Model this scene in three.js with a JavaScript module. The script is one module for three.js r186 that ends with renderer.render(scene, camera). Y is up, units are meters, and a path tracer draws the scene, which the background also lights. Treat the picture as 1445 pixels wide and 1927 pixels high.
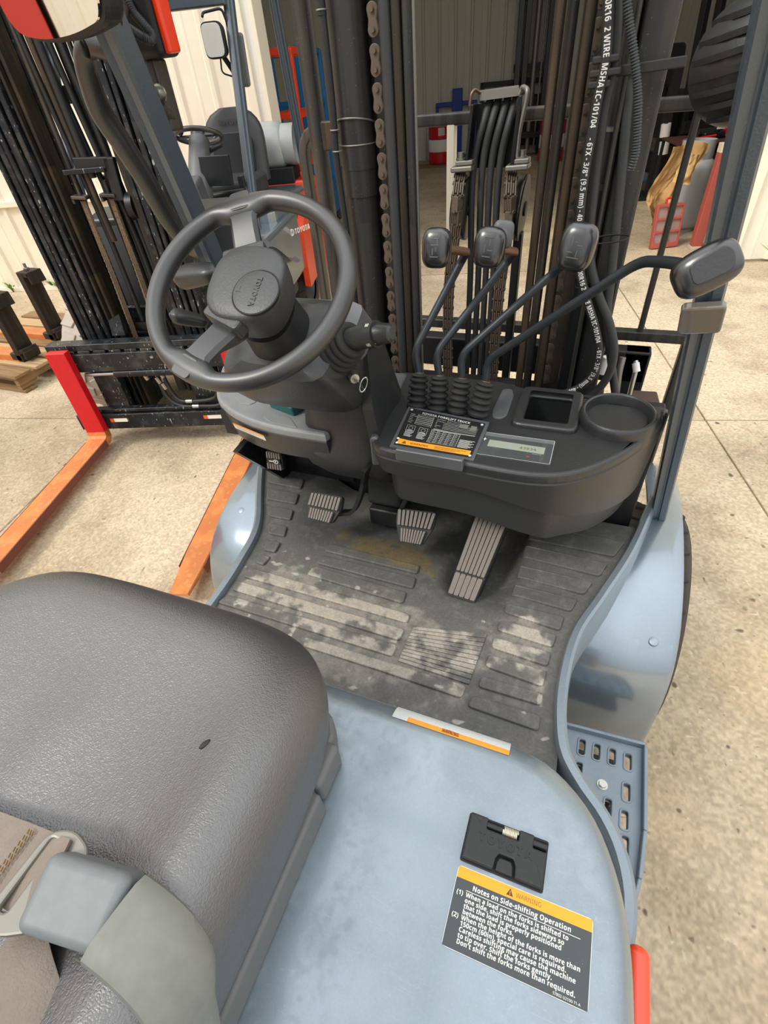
import * as THREE from 'three';
import { RoundedBoxGeometry } from 'three/addons/geometries/RoundedBoxGeometry.js';
import { mergeGeometries, toCreasedNormals as creasedAtCm } from 'three/addons/utils/BufferGeometryUtils.js';
import { FontLoader } from 'three/addons/loaders/FontLoader.js';
import { TextGeometry } from 'three/addons/geometries/TextGeometry.js';

// ───────────── camera, sky, sun, exposure ─────────────
const scene = new THREE.Scene();
const W = 1445, H = 1927, FOC = 940, CX = 722.5, CY = 963.5;
const V = (x = 0, y = 0, z = 0) => new THREE.Vector3(x, y, z);
const EYE = V(0, 1.5, 0);
// the truck's forward and right-hand vanishing points give the turn of the camera
const cdir = (px, py) => V((px - CX) / FOC, -(py - CY) / FOC, -1);
const axF = cdir(1215, 86).normalize();
const axR = cdir(-2057, 417).negate(); axR.addScaledVector(axF, -axR.dot(axF)).normalize();
const axU = V().crossVectors(axR, axF);
const toWorld = (c) => V(axR.dot(c), axU.dot(c), -axF.dot(c));
const camera = new THREE.PerspectiveCamera(2 * Math.atan(CY / FOC) * 180 / Math.PI, W / H, 0.02, 200);
camera.position.copy(EYE);
camera.quaternion.setFromRotationMatrix(new THREE.Matrix4().makeBasis(toWorld(V(1, 0, 0)), toWorld(V(0, 1, 0)), toWorld(V(0, 0, 1))));
scene.add(camera);

const SKY = new THREE.Color(0.97, 0.98, 1.0);
{ // a thin bright overcast: the standard overcast sky, three times as bright overhead as at the horizon
  const w = 64, h = 32, d = new Float32Array(w * h * 4);
  for (let j = 0; j < h; j++) for (let i = 0; i < w; i++) {
    const el = Math.max(0, (j + 0.5) / h * 2 - 1), k = 1.85 * (1 + 2 * Math.sin(el * Math.PI / 2)) / 3, o = (j * w + i) * 4;
    d[o] = SKY.r * k; d[o + 1] = SKY.g * k; d[o + 2] = SKY.b * k; d[o + 3] = 1;
  }
  const t = new THREE.DataTexture(d, w, h, THREE.RGBAFormat, THREE.FloatType);
  t.mapping = THREE.EquirectangularReflectionMapping; t.magFilter = THREE.LinearFilter; t.minFilter = THREE.LinearFilter; t.needsUpdate = true;
  scene.background = t; scene.environment = t;
}
const sun = new THREE.DirectionalLight(new THREE.Color(1, 0.94, 0.83), 1.6);
sun.position.set(-5.2, 7.6, 3.4); sun.target.position.set(-1, 0, -2);
sun.castShadow = true; sun.shadow.radius = 26; sun.shadow.mapSize.set(2048, 2048);
Object.assign(sun.shadow.camera, { left: -12, right: 12, top: 12, bottom: -12, near: 0.1, far: 40 });
scene.add(sun, sun.target);

const renderer = new THREE.WebGLRenderer({ antialias: true });
renderer.toneMapping = THREE.LinearToneMapping;
renderer.toneMappingExposure = 1.22;
renderer.shadowMap.enabled = true;

// ───────────── helpers ─────────────
const PI = Math.PI;
let seed = 7;
const rnd = () => { seed = (seed * 1664525 + 1013904223) >>> 0; return seed / 4294967296; };
const rr = (a, b) => a + (b - a) * rnd();
const lerp = (a, b, t) => a + (b - a) * t;
const clamp = (x, a = 0, b = 1) => Math.min(b, Math.max(a, x));
const smooth = (a, b, x) => { const t = clamp((x - a) / (b - a)); return t * t * (3 - 2 * t); };
const ray = (px, py) => toWorld(cdir(px, py));
// the point seen at a pixel where it meets the plane x, y or z = value
function at(px, py, k) {
  const a = Object.keys(k)[0], d = ray(px, py);
  return EYE.clone().addScaledVector(d, (k[a] - EYE[a]) / d[a]);
}
// the yard's own axes: s along the front of the building, t out of it
const YARD = 0.236, sx = Math.cos(YARD), sz = -Math.sin(YARD);
const toS = (p) => V(p.x * sx + p.z * sz, p.y, -p.x * sz + p.z * sx);
const fromS = (s, y, t) => V(s * sx - t * sz, y, s * sz + t * sx);
function atS(px, py, k) { // pixel to yard coordinates on s, y or t = value
  const a = { s: 'x', y: 'y', t: 'z' }[Object.keys(k)[0]], v = Object.values(k)[0];
  const d = toS(ray(px, py)), e = toS(EYE);
  return e.addScaledVector(d, (v - e[a]) / d[a]);
}

const taken = {};
const numbered = (n) => { const c = taken[n] ?? 0; taken[n] = c + 1; return c ? n + '_' + String(c).padStart(3, '0') : n; };
function thing(name, label, category, pos = [0, 0, 0], turn = 0, group) {
  const o = new THREE.Group(); o.name = numbered(name); o.position.set(...pos); o.rotation.y = turn;
  o.userData = { label, category }; if (group) o.userData.group = group;
  o.off = V(); scene.add(o); return o;
}
function structure(name, label, category, pos = [0, 0, 0], turn = 0) {
  const o = thing(name, label, category, pos, turn); o.userData.kind = 'structure'; return o;
}
// uv in metres from the dominant direction of each face
function boxUV(g) {
  const p = g.attributes.position, n = g.attributes.normal, uv = new Float32Array(p.count * 2), tri = !g.index;
  for (let i = 0; i < p.count; i++) {
    let ax, ay, az;
    if (tri) { const k = i - i % 3; ax = Math.abs(n.getX(k) + n.getX(k + 1) + n.getX(k + 2)); ay = Math.abs(n.getY(k) + n.getY(k + 1) + n.getY(k + 2)); az = Math.abs(n.getZ(k) + n.getZ(k + 1) + n.getZ(k + 2)); } else { ax = Math.abs(n.getX(i)); ay = Math.abs(n.getY(i)); az = Math.abs(n.getZ(i)); }
    let u, v;
    if (ay >= ax && ay >= az) { u = p.getX(i); v = -p.getZ(i); } else if (ax >= az) { u = p.getZ(i); v = p.getY(i); } else { u = p.getX(i); v = p.getY(i); }
    uv[i * 2] = u; uv[i * 2 + 1] = v;
  }
  g.setAttribute('uv', new THREE.BufferAttribute(uv, 2));
  return g;
}
const flat = (g) => { const r = g.index ? g.toNonIndexed() : g; for (const k of Object.keys(r.attributes)) if (!['position', 'normal', 'uv'].includes(k)) r.deleteAttribute(k); if (!r.attributes.uv) boxUV(r); r.morphAttributes = {}; return r; };
const merge = (...l) => { l = l.flat(9).filter(Boolean); return l.length === 1 ? l[0] : mergeGeometries(l.map(flat), false); };
// a mesh named after its kind; geometry is in the coordinates of the thing (or world, moved by the thing's base)
function part(parent, name, geo, m, { keepUV = false, label, own = false } = {}) {
  let g = Array.isArray(geo) ? merge(geo) : geo;
  if (!own && !g.userData.shared) { if (!keepUV) { g = g.index ? g.toNonIndexed() : g; boxUV(g); } if (parent.off && parent.off.lengthSq()) g.translate(-parent.off.x, -parent.off.y, -parent.off.z); }
  const o = new THREE.Mesh(g, m); o.name = parent === scene ? numbered(name) : name; o.castShadow = o.receiveShadow = true; o.off = parent.off;
  if (label) o.userData.label = label;
  parent.add(o); return o;
}
function holder(parent, name, label) { const o = new THREE.Group(); o.name = name; o.off = parent.off; if (label) o.userData.label = label; parent.add(o); return o; }
function single(name, geo, m, label, category, group, opt = {}) {
  const o = part(scene, name, geo, m, opt); Object.assign(o.userData, { label, category }); if (group) o.userData.group = group; return o;
}
// geometry
// smooth normals split at sharp edges, matched at fine scale
const toCreasedNormals = (g, a) => { const k = 2000; g.scale(k, k, k); const r = creasedAtCm(g, a); r.scale(1 / k, 1 / k, 1 / k); return r; };
const M4 = () => new THREE.Matrix4();
function place(g, p = [0, 0, 0], r = [0, 0, 0]) { return g.applyMatrix4(M4().compose(p.isVector3 ? p : V(...p), new THREE.Quaternion().setFromEuler(new THREE.Euler(...r)), V(1, 1, 1))); }
const box = (w, h, d, p, r, bev = 0.004, seg = 2) => place(bev ? new RoundedBoxGeometry(w, h, d, seg, Math.min(bev, w / 2.01, h / 2.01, d / 2.01)) : new THREE.BoxGeometry(w, h, d), p, r);
// a box by its limits
const lim = (x0, x1, y0, y1, z0, z1, bev = 0.004) => box(Math.abs(x1 - x0), Math.abs(y1 - y0), Math.abs(z1 - z0), [(x0 + x1) / 2, (y0 + y1) / 2, (z0 + z1) / 2], [0, 0, 0], bev);
const cyl = (r0, r1, h, p, r, seg = 24) => place(new THREE.CylinderGeometry(r1, r0, h, seg), p, r);
const orient = (g, a, b) => g.applyMatrix4(M4().compose(a.clone().add(b).multiplyScalar(0.5), new THREE.Quaternion().setFromUnitVectors(V(0, 1, 0), b.clone().sub(a).normalize()), V(1, 1, 1)));
const rod = (a, b, r0, r1 = r0, seg = 16) => orient(new THREE.CylinderGeometry(r1, r0, a.distanceTo(b), seg), a, b);
function frameOf(a, b, up) { // x = side, y = along, z = up-ish
  const y = b.clone().sub(a).normalize(), x = V().crossVectors(y, up).normalize(), z = V().crossVectors(x, y);
  return M4().makeBasis(x, y, z);
}
function bar(a, b, w, t, up = V(0, 1, 0), bev = 0.004) { // straight bar from a to b, w across, t thick along up
  const L = a.distanceTo(b), g = bev ? new RoundedBoxGeometry(w, L, t, 2, Math.min(bev, w / 2.01, t / 2.01)) : new THREE.BoxGeometry(w, L, t);
  return g.applyMatrix4(frameOf(a, b, up).setPosition(a.clone().add(b).multiplyScalar(0.5)));
}
// polyline with rounded corners
function bent(pts, rad = 0.02) {
  const c = new THREE.CurvePath(); let prev = pts[0];
  for (let i = 1; i < pts.length - 1; i++) {
    const p = pts[i], a = pts[i - 1].clone().sub(p), b = pts[i + 1].clone().sub(p);
    const k = Math.min(rad, a.length() * 0.45, b.length() * 0.45), p0 = p.clone().addScaledVector(a.normalize(), k), p1 = p.clone().addScaledVector(b.normalize(), k);
    if (prev.distanceTo(p0) > 1e-5) c.add(new THREE.LineCurve3(prev, p0)); c.add(new THREE.QuadraticBezierCurve3(p0, p, p1)); prev = p1;
  }
  c.add(new THREE.LineCurve3(prev, pts[pts.length - 1])); return c;
}
function capped(curve, n, r, seg, closed = false) {
  const t = new THREE.TubeGeometry(curve, n, r, seg, closed);
  if (closed) return t;
  const ends = [0, 1].map((u) => { const p = curve.getPointAt(u), d = curve.getTangentAt(u).multiplyScalar(u ? 1 : -1); const g = new THREE.CircleGeometry(r, seg); g.applyMatrix4(M4().compose(p, new THREE.Quaternion().setFromUnitVectors(V(0, 0, 1), d), V(1, 1, 1))); return g; });
  return merge(t, ends);
}
const tube = (pts, r, rad = 0.02, n = 40, seg = 12) => capped(bent(pts, rad), n, r, seg);
const hose = (pts, r, n = 60, seg = 12) => capped(new THREE.CatmullRomCurve3(pts, false, 'centripetal'), n, r, seg);
const lathe = (prof, seg = 32) => new THREE.LatheGeometry(prof.map(([r, y]) => new THREE.Vector2(Math.max(r, 0), y)), seg);
// flat outline of [x, z] points at height y0, raised by h
function slab(pts, y0, h, bev = 0.003, holes = [], bseg = 2) {
  const s = pts.isShape ? pts : new THREE.Shape(pts.map(([x, z]) => new THREE.Vector2(x, -z)));
  for (const q of holes) s.holes.push(q.isPath ? q : new THREE.Path(q.map(([x, z]) => new THREE.Vector2(x, -z))));
  const g = new THREE.ExtrudeGeometry(s, { depth: Math.max(1e-4, h - 2 * bev), bevelEnabled: bev > 0, bevelThickness: bev, bevelSize: bev, bevelOffset: -bev, bevelSegments: bseg, curveSegments: 10 });
  g.rotateX(-PI / 2); g.translate(0, y0 + bev, 0); return g;
}
// plan of [x, y] points extruded along +z by d
function plate(pts, d, bev = 0.002, holes = []) {
  const s = pts.isShape ? pts : new THREE.Shape(pts.map(([x, y]) => new THREE.Vector2(x, y)));
  for (const q of holes) s.holes.push(q.isPath ? q : new THREE.Path(q.map(([x, y]) => new THREE.Vector2(x, y))));
  const g = new THREE.ExtrudeGeometry(s, { depth: Math.max(1e-4, d - 2 * bev), bevelEnabled: bev > 0, bevelThickness: bev, bevelSize: bev, bevelOffset: -bev, bevelSegments: 2, curveSegments: 10 });
  g.translate(0, 0, bev); return g;
}
// rounds the corners of a polygon of [x, y]
function soft(pts, rad, n = 4) {
  const out = [], N = pts.length;
  pts.forEach((p, i) => {
    const a = pts[(i + N - 1) % N], b = pts[(i + 1) % N], da = Math.hypot(a[0] - p[0], a[1] - p[1]), db = Math.hypot(b[0] - p[0], b[1] - p[1]);
    const k = Math.min(Array.isArray(rad) ? rad[i] : rad, da * 0.48, db * 0.48), p0 = [p[0] + (a[0] - p[0]) * k / da, p[1] + (a[1] - p[1]) * k / da], p1 = [p[0] + (b[0] - p[0]) * k / db, p[1] + (b[1] - p[1]) * k / db];
    for (let j = 0; j <= n; j++) { const t = j / n, u = 1 - t; out.push([u * u * p0[0] + 2 * u * t * p[0] + t * t * p1[0], u * u * p0[1] + 2 * u * t * p[1] + t * t * p1[1]]); }
  });
  return out;
}
const rect = (w, h, r = 0.004, cx = 0, cy = 0) => soft([[cx - w / 2, cy - h / 2], [cx + w / 2, cy - h / 2], [cx + w / 2, cy + h / 2], [cx - w / 2, cy + h / 2]], r);
// surface through rings of points; rings may be closed; ends may be capped
function loft(rings, { closed = true, cap = true, crease = 0.7 } = {}) {
  const n = rings[0].length, pos = [], idx = [], m = closed ? n : n - 1;
  rings.forEach((r) => r.forEach((p) => pos.push(p.x, p.y, p.z)));
  for (let i = 0; i < rings.length - 1; i++) for (let j = 0; j < m; j++) { const a = i * n + j, b = i * n + (j + 1) % n, c = a + n, d = b + n; idx.push(a, b, c, b, d, c); }
  if (cap && closed) for (const [k, f] of [[0, 1], [rings.length - 1, 0]]) {
    const c = V(); rings[k].forEach((p) => c.add(p)); c.multiplyScalar(1 / n); const ci = pos.length / 3; pos.push(c.x, c.y, c.z);
    for (let j = 0; j < n; j++) { const a = k * n + j, b = k * n + (j + 1) % n; f ? idx.push(ci, b, a) : idx.push(ci, a, b); }
  }
  const g = new THREE.BufferGeometry(); g.setAttribute('position', new THREE.Float32BufferAttribute(pos, 3)); g.setIndex(idx);
  // faces look outwards
  const vol = (() => { let v = 0; const A = V(), B = V(), C = V(); for (let i = 0; i < idx.length; i += 3) { A.fromArray(pos, idx[i] * 3); B.fromArray(pos, idx[i + 1] * 3); C.fromArray(pos, idx[i + 2] * 3); v += A.dot(B.cross(C)); } return v; })();
  if (closed && cap && vol < 0) { for (let i = 0; i < idx.length; i += 3) { const t = idx[i]; idx[i] = idx[i + 1]; idx[i + 1] = t; } g.setIndex(idx); }
  g.computeVertexNormals();
  return toCreasedNormals(g, crease);
}
// a grid surface f(u, v) with smooth normals; keeps uv = [u, v] of the grid through uvf
function grid(nu, nv, f, uvf) {
  const pos = [], uv = [], idx = [];
  for (let j = 0; j <= nv; j++) for (let i = 0; i <= nu; i++) { const p = f(i / nu, j / nv); pos.push(p.x, p.y, p.z); const q = uvf ? uvf(p, i / nu, j / nv) : [i / nu, j / nv]; uv.push(q[0], q[1]); }
  for (let j = 0; j < nv; j++) for (let i = 0; i < nu; i++) { const a = j * (nu + 1) + i, b = a + 1, c = a + nu + 1, d = c + 1; idx.push(a, b, c, b, d, c); }
  const g = new THREE.BufferGeometry(); g.setAttribute('position', new THREE.Float32BufferAttribute(pos, 3)); g.setAttribute('uv', new THREE.Float32BufferAttribute(uv, 2)); g.setIndex(idx); g.computeVertexNormals(); return g;
}
// sweep of a closed [a, b] profile along points; a across (side), b along up
function sweep(path, prof, up = V(0, 1, 0), opt = {}) {
  const rings = path.map((p, i) => {
    const t = (path[i + 1] ?? p).clone().sub(path[i - 1] ?? p).normalize(), s = V().crossVectors(t, up).normalize(), u = V().crossVectors(s, t);
    const pr = typeof prof === 'function' ? prof(i / (path.length - 1)) : prof;
    return pr.map(([a, b]) => p.clone().addScaledVector(s, a).addScaledVector(u, b));
  });
  return loft(rings, opt);
}
const curve = (pts, n, closed = false) => new THREE.CatmullRomCurve3(pts, closed, 'centripetal').getSpacedPoints(n);
const mirrorX = (g, xc) => { const r = g.clone(); r.applyMatrix4(M4().makeScale(-1, 1, 1).setPosition(2 * xc, 0, 0)); if (r.index) { const a = r.index.array; for (let i = 0; i < a.length; i += 3) { const t = a[i]; a[i] = a[i + 1]; a[i + 1] = t; } return r; } for (const k of Object.keys(r.attributes)) { const at_ = r.attributes[k], s = at_.itemSize, a = at_.array; for (let i = 0; i < at_.count; i += 3) for (let c = 0; c < s; c++) { const t = a[i * s + c]; a[i * s + c] = a[(i + 1) * s + c]; a[(i + 1) * s + c] = t; } } return r; };
const hexBolt = (p, r = 0.008, h = 0.006, rot = [0, 0, 0]) => merge(place(new THREE.CylinderGeometry(r * 1.35, r * 1.35, h * 0.3, 16).translate(0, h * 0.15, 0), p, rot), place(new THREE.CylinderGeometry(r, r * 1.02, h, 6).translate(0, h * 0.7, 0), p, rot));

// ───────────── procedural textures ─────────────
function hash2(x, y, s) { let h = (x * 374761393 + y * 668265263 + s * 144665) | 0; h = Math.imul(h ^ (h >>> 13), 1274126177); h ^= h >>> 16; return (h >>> 0) / 4294967296; }
function vnoise(x, y, per, s) { // value noise that repeats every per cells
  const xi = Math.floor(x), yi = Math.floor(y), fx = x - xi, fy = y - yi, u = fx * fx * (3 - 2 * fx), v = fy * fy * (3 - 2 * fy), w = (k) => ((k % per) + per) % per;
  const a = hash2(w(xi), w(yi), s), b = hash2(w(xi + 1), w(yi), s), c = hash2(w(xi), w(yi + 1), s), d = hash2(w(xi + 1), w(yi + 1), s);
  return a + (b - a) * u + (c - a) * v + (a - b - c + d) * u * v;
}
const fbm = (x, y, per, s, o = 4) => { let a = 0, w = 0.5, t = 0; for (let i = 0; i < o; i++) { a += w * vnoise(x * (1 << i), y * (1 << i), per * (1 << i), s + i); t += w; w *= 0.5; } return a / t; };
function dataTex(n, f, srgb, rep) { // f(u, v) -> [r, g, b] in 0..1 (sRGB values when srgb)
  const d = new Uint8Array(n * n * 4);
  for (let j = 0; j < n; j++) for (let i = 0; i < n; i++) { const c = f(i / n, j / n), o = (j * n + i) * 4; d[o] = clamp(c[0]) * 255; d[o + 1] = clamp(c[1]) * 255; d[o + 2] = clamp(c[2]) * 255; d[o + 3] = 255; }
  const t = new THREE.DataTexture(d, n, n); t.wrapS = t.wrapT = THREE.RepeatWrapping; t.magFilter = THREE.LinearFilter; t.minFilter = THREE.LinearMipmapLinearFilter; t.generateMipmaps = true;
  if (srgb) t.colorSpace = THREE.SRGBColorSpace; if (rep) t.repeat.set(rep, rep); t.needsUpdate = true; return t;
}
function canvasTex(w, h, draw, srgb = true) {
  const c = document.createElement('canvas'); c.width = w; c.height = h; const x = c.getContext('2d'); draw(x, w, h);
  const t = new THREE.CanvasTexture(c); if (srgb) t.colorSpace = THREE.SRGBColorSpace; t.magFilter = THREE.LinearFilter; t.anisotropy = 8; return t;
}
const rgb = (h) => [(h >> 16) / 255, ((h >> 8) & 255) / 255, (h & 255) / 255];
const mix3 = (a, b, t) => [lerp(a[0], b[0], t), lerp(a[1], b[1], t), lerp(a[2], b[2], t)];
const S = (c) => new THREE.MeshStandardMaterial(c), Ph = (c) => new THREE.MeshPhysicalMaterial(c);
const rep = (t, k) => { const r = t.clone(); r.repeat.set(k, k); r.needsUpdate = true; return r; };

const grainBump = dataTex(256, (u, v) => { const n = 0.6 * vnoise(u * 128, v * 128, 128, 3) + 0.4 * vnoise(u * 64, v * 64, 64, 5); return [n, n, n]; });
const leatherBump = dataTex(512, (u, v) => { // pebbled creases
  const wx = u * 64 + 1.4 * vnoise(u * 16, v * 16, 16, 1), wy = v * 64 + 1.4 * vnoise(u * 16, v * 16, 16, 2);
  const a = Math.abs(vnoise(wx, wy, 64, 11) - 0.5) * 2, b = Math.abs(vnoise(wx * 2, wy * 2, 128, 13) - 0.5) * 2, n = clamp(0.65 * Math.sqrt(a) + 0.35 * Math.sqrt(b)); return [n, n, n];
});
const mottle = dataTex(256, (u, v) => { const n = 0.8 + 0.2 * fbm(u * 8, v * 8, 8, 21, 5); return [n, n, n]; });
// ───────────── materials ─────────────
const concreteMap = dataTex(1536, (u, v) => {
  const big = fbm(u * 5, v * 5, 5, 31, 5), mid = fbm(u * 26, v * 26, 26, 37, 4), fine = vnoise(u * 512, v * 512, 512, 41), agg = vnoise(u * 300, v * 300, 300, 43);
  let c = mix3([0.80, 0.735, 0.625], [0.70, 0.635, 0.53], smooth(0.35, 0.7, big));
  c = mix3(c, [0.645, 0.575, 0.475], 0.55 * smooth(0.5, 0.8, mid));
  const k = 0.89 + 0.2 * fine; c = [c[0] * k, c[1] * k, c[2] * k];
  if (agg > 0.93) c = mix3(c, [0.46, 0.40, 0.33], 0.75 * smooth(0.93, 0.98, agg));
  const sp = vnoise(u * 97, v * 97, 97, 47); if (sp > 0.955) c = mix3(c, [0.32, 0.29, 0.25], smooth(0.955, 0.985, sp) * 0.8);
  const pale = vnoise(u * 230, v * 230, 230, 49); if (pale > 0.94) c = mix3(c, [0.88, 0.84, 0.76], 0.5);
  const stain = fbm(u * 9, v * 9, 9, 53, 3); c = mix3(c, [0.80, 0.68, 0.50], 0.2 * smooth(0.66, 0.8, stain));
  return c;
}, true);
const concreteBump = dataTex(512, (u, v) => { const n = 0.5 * vnoise(u * 256, v * 256, 256, 61) + 0.3 * vnoise(u * 100, v * 100, 100, 62) + 0.2 * fbm(u * 12, v * 12, 12, 63); return [n, n, n]; });
const mConcrete = S({ map: rep(concreteMap, 1 / 4.4), bumpMap: rep(concreteBump, 1 / 1.2), bumpScale: 0.0022, roughness: 0.93 });
const mJoint = S({ color: 0x6d5c46, roughness: 1 });
const mConcreteIn = S({ map: rep(concreteMap, 1 / 4.4), color: 0xfaf6ee, bumpMap: rep(concreteBump, 1 / 1.2), bumpScale: 0.001, roughness: 0.75 });

const paintScuff = dataTex(1024, (u, v) => {
  const b = fbm(u * 7, v * 7, 7, 71, 4), f = vnoise(u * 420, v * 420, 420, 73), sc = Math.abs(vnoise(u * 14 + 0.6 * v, v * 190, 190, 74) - 0.5);
  let k = 0.93 + 0.10 * b + 0.03 * f; if (f > 0.95) k *= 1.16; if (sc < 0.006) k *= 1.1;
  return [k * 0.96, k * 0.97, k * 0.97];
}, true);
const paintRough = dataTex(512, (u, v) => { const b = fbm(u * 9, v * 9, 9, 77, 5), f = fbm(u * 60, v * 60, 60, 78, 2); const n = 0.5 + 0.32 * smooth(0.35, 0.75, b) + 0.18 * smooth(0.5, 0.8, f); return [n, n, n]; });
// one blue-grey body paint, more or less polished
const PAINT = { color: 0x939fa9, metalness: 0.58 };
const mHood = Ph({ ...PAINT, map: rep(paintScuff, 2.2), roughness: 0.55, roughnessMap: rep(paintRough, 3.1), clearcoat: 0.5, clearcoatRoughness: 0.1 });
const mFender = Ph({ ...PAINT, map: rep(paintScuff, 1.7), roughness: 0.2, clearcoat: 0.7, clearcoatRoughness: 0.06 });
const mRim = Ph({ ...PAINT, map: rep(paintScuff, 2), roughness: 0.45, clearcoat: 0.45, clearcoatRoughness: 0.2 });
const mStep = Ph({ ...PAINT, map: rep(paintScuff, 3), roughness: 0.6, clearcoat: 0.2, clearcoatRoughness: 0.3 });
const mPillar = Ph({ color: 0x3f4d58, ior: 1.7, roughness: 0.42, bumpMap: rep(grainBump, 6), bumpScale: 0.0003, clearcoat: 0.3, clearcoatRoughness: 0.25 });
const mOrange = Ph({ color: 0xf04a22, roughness: 0.4, clearcoat: 0.6, clearcoatRoughness: 0.1 });
const mOrangeLens = Ph({ color: 0xff3d12, roughness: 0.2, clearcoat: 1, clearcoatRoughness: 0.05 });
const mPlastic = Ph({ color: 0x282a2b, ior: 1.65, roughness: 0.4, bumpMap: rep(grainBump, 5), bumpScale: 0.0002 });
const mPlasticDark = S({ color: 0x2b2d2e, metalness: 0.2, roughness: 0.46, bumpMap: rep(grainBump, 5), bumpScale: 0.0002 });
const mPlasticDustyLit = Ph({ color: 0x85888a, ior: 1.7, roughness: 0.45, map: rep(mottle, 7) });  // dusty dash plastic, colour also lifted to offset shade from wheel and guard
const mPlasticPale = Ph({ color: 0x505356, ior: 1.8, roughness: 0.42, bumpMap: rep(grainBump, 5), bumpScale: 0.0002 });
const mWheel = Ph({ color: 0x2a2b2c, ior: 1.85, roughness: 0.4 });
const mHub = Ph({ color: 0x363839, ior: 1.7, roughness: 0.5, bumpMap: rep(grainBump, 7), bumpScale: 0.0003 });
const mKnob = Ph({ color: 0x1c1d1e, ior: 1.9, roughness: 0.26 });
const mKnobPale = S({ color: 0x5c6062, roughness: 0.4 });
const mRubber = S({ color: 0x2c2c2b, roughness: 0.7, map: rep(mottle, 9) });
const mLever = S({ color: 0x2e353b, metalness: 0.3, roughness: 0.4, map: rep(mottle, 6) });
const mBlack = S({ color: 0x17181a, roughness: 0.55 });
const mBlackGloss = S({ color: 0x1b1d1f, roughness: 0.3 });
const mSteel = S({ color: 0xb9bab4, roughness: 0.32, metalness: 0.9 });
const mSteelDull = S({ color: 0x8f8d86, roughness: 0.5, metalness: 0.7 });
const mBronze = S({ color: 0x8a6a55, roughness: 0.4, metalness: 0.7 });
const mHose = S({ color: 0x393b3c, roughness: 0.55, map: rep(mottle, 10) });
const mHoseDark = S({ color: 0x242525, roughness: 0.5 });
const mConduit = S({ color: 0x33383b, roughness: 0.5 });
const greaseMap = dataTex(512, (u, v) => { const a = fbm(u * 6, v * 2, 6, 81, 5), st = fbm(u * 40, v * 2, 40, 83, 3), f = vnoise(u * 200, v * 200, 200, 84); let c = mix3(rgb(0x3c3b38), rgb(0x5b5348), smooth(0.4, 0.75, a)); c = mix3(c, rgb(0x25262a), smooth(0.5, 0.7, st) * 0.6); if (f > 0.955) c = mix3(c, rgb(0x8d877c), 0.6); return c; }, true);
const mRail = S({ map: rep(greaseMap, 1.6), roughness: 0.45, metalness: 0.25 });
const mRailBrown = S({ map: rep(greaseMap, 2.3), color: 0xd9c4a8, roughness: 0.55, metalness: 0.2 });
const mChain = S({ color: 0x6f6255, roughness: 0.55, metalness: 0.35, map: rep(mottle, 20) });
const scratchMap = dataTex(1024, (u, v) => { // black paint chipped down to bare and dusty steel
  const a = fbm(u * 10, v * 10, 10, 91, 5), s = vnoise(u * 90, v * 24, 90, 93), f = vnoise(u * 330, v * 330, 330, 94), g = fbm(u * 40, v * 16, 40, 95, 3);
  let c = mix3(rgb(0x1d2024), rgb(0x3a3d40), smooth(0.45, 0.8, a)); c = mix3(c, rgb(0x5c5146), 0.5 * smooth(0.55, 0.8, fbm(u * 5, v * 3, 5, 96, 4)));
  if (s > 0.86 && g > 0.45) c = mix3(c, rgb(0xb4babc), smooth(0.86, 0.93, s) * 0.85); if (f > 0.93 && a > 0.47) c = mix3(c, rgb(0xc5c8c6), 0.75); return c;
}, true);
const mMastWorn = S({ map: rep(scratchMap, 2.1), roughness: 0.4, metalness: 0.3 });
const rustMap = dataTex(512, (u, v) => { const a = fbm(u * 5, v * 5, 5, 101, 5), f = vnoise(u * 120, v * 120, 120, 103), b = fbm(u * 24, v * 24, 24, 104, 3); let c = mix3(rgb(0xd98a4c), rgb(0xc87a45), smooth(0.35, 0.65, a)); c = mix3(c, rgb(0xdfa474), 0.4 * smooth(0.55, 0.75, b)); if (f > 0.96) c = mix3(c, rgb(0x8f5a38), 0.5); return c; }, true);
const mForkRust = S({ map: rep(rustMap, 2.2), roughness: 0.6, metalness: 0.15 });
const mForkSide = S({ color: 0x7c4436, roughness: 0.7, map: rep(mottle, 4) });
const mRedPaint = S({ color: 0xd5101c, roughness: 0.45, map: rep(mottle, 5) });
const mRedDull = S({ color: 0xb4574c, roughness: 0.7, map: rep(mottle, 5) });
const mOldIron = S({ map: rep(greaseMap, 2.1), color: 0xd8c9b4, roughness: 0.6, metalness: 0.3 });
const woodMap = dataTex(512, (u, v) => { const g = fbm(u * 3, v * 60, 60, 111, 3), b = fbm(u * 4, v * 4, 4, 112, 4); return mix3(mix3(rgb(0xb89a70), rgb(0x8d7456), smooth(0.4, 0.7, g)), rgb(0xc9b08a), 0.5 * b); }, true);
const mWood = S({ map: rep(woodMap, 1.3), roughness: 0.85 });
const mWoodGrey = S({ map: rep(woodMap, 1.7), color: 0xc9bfb4, roughness: 0.9 });
const mWall = S({ color: 0xf9f2dd, roughness: 0.7, map: rep(mottle, 0.5) });
const mTrim = S({ color: 0xefe8d2, roughness: 0.6 });
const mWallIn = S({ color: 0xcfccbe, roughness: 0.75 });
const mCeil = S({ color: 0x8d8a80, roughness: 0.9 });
const mTyre = S({ color: 0x4a433c, roughness: 0.9, map: rep(mottle, 6) });
const mTyrePale = S({ color: 0xbdb2a2, roughness: 0.9, map: rep(mottle, 6) });
const mTank = Ph({ color: 0xa9adae, roughness: 0.35, clearcoat: 0.4 });
const mPlasticTeal = S({ color: 0x1f5a58, roughness: 0.5 });
const mMirror = S({ color: 0xf4f4f2, roughness: 0.02, metalness: 1 });
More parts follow.
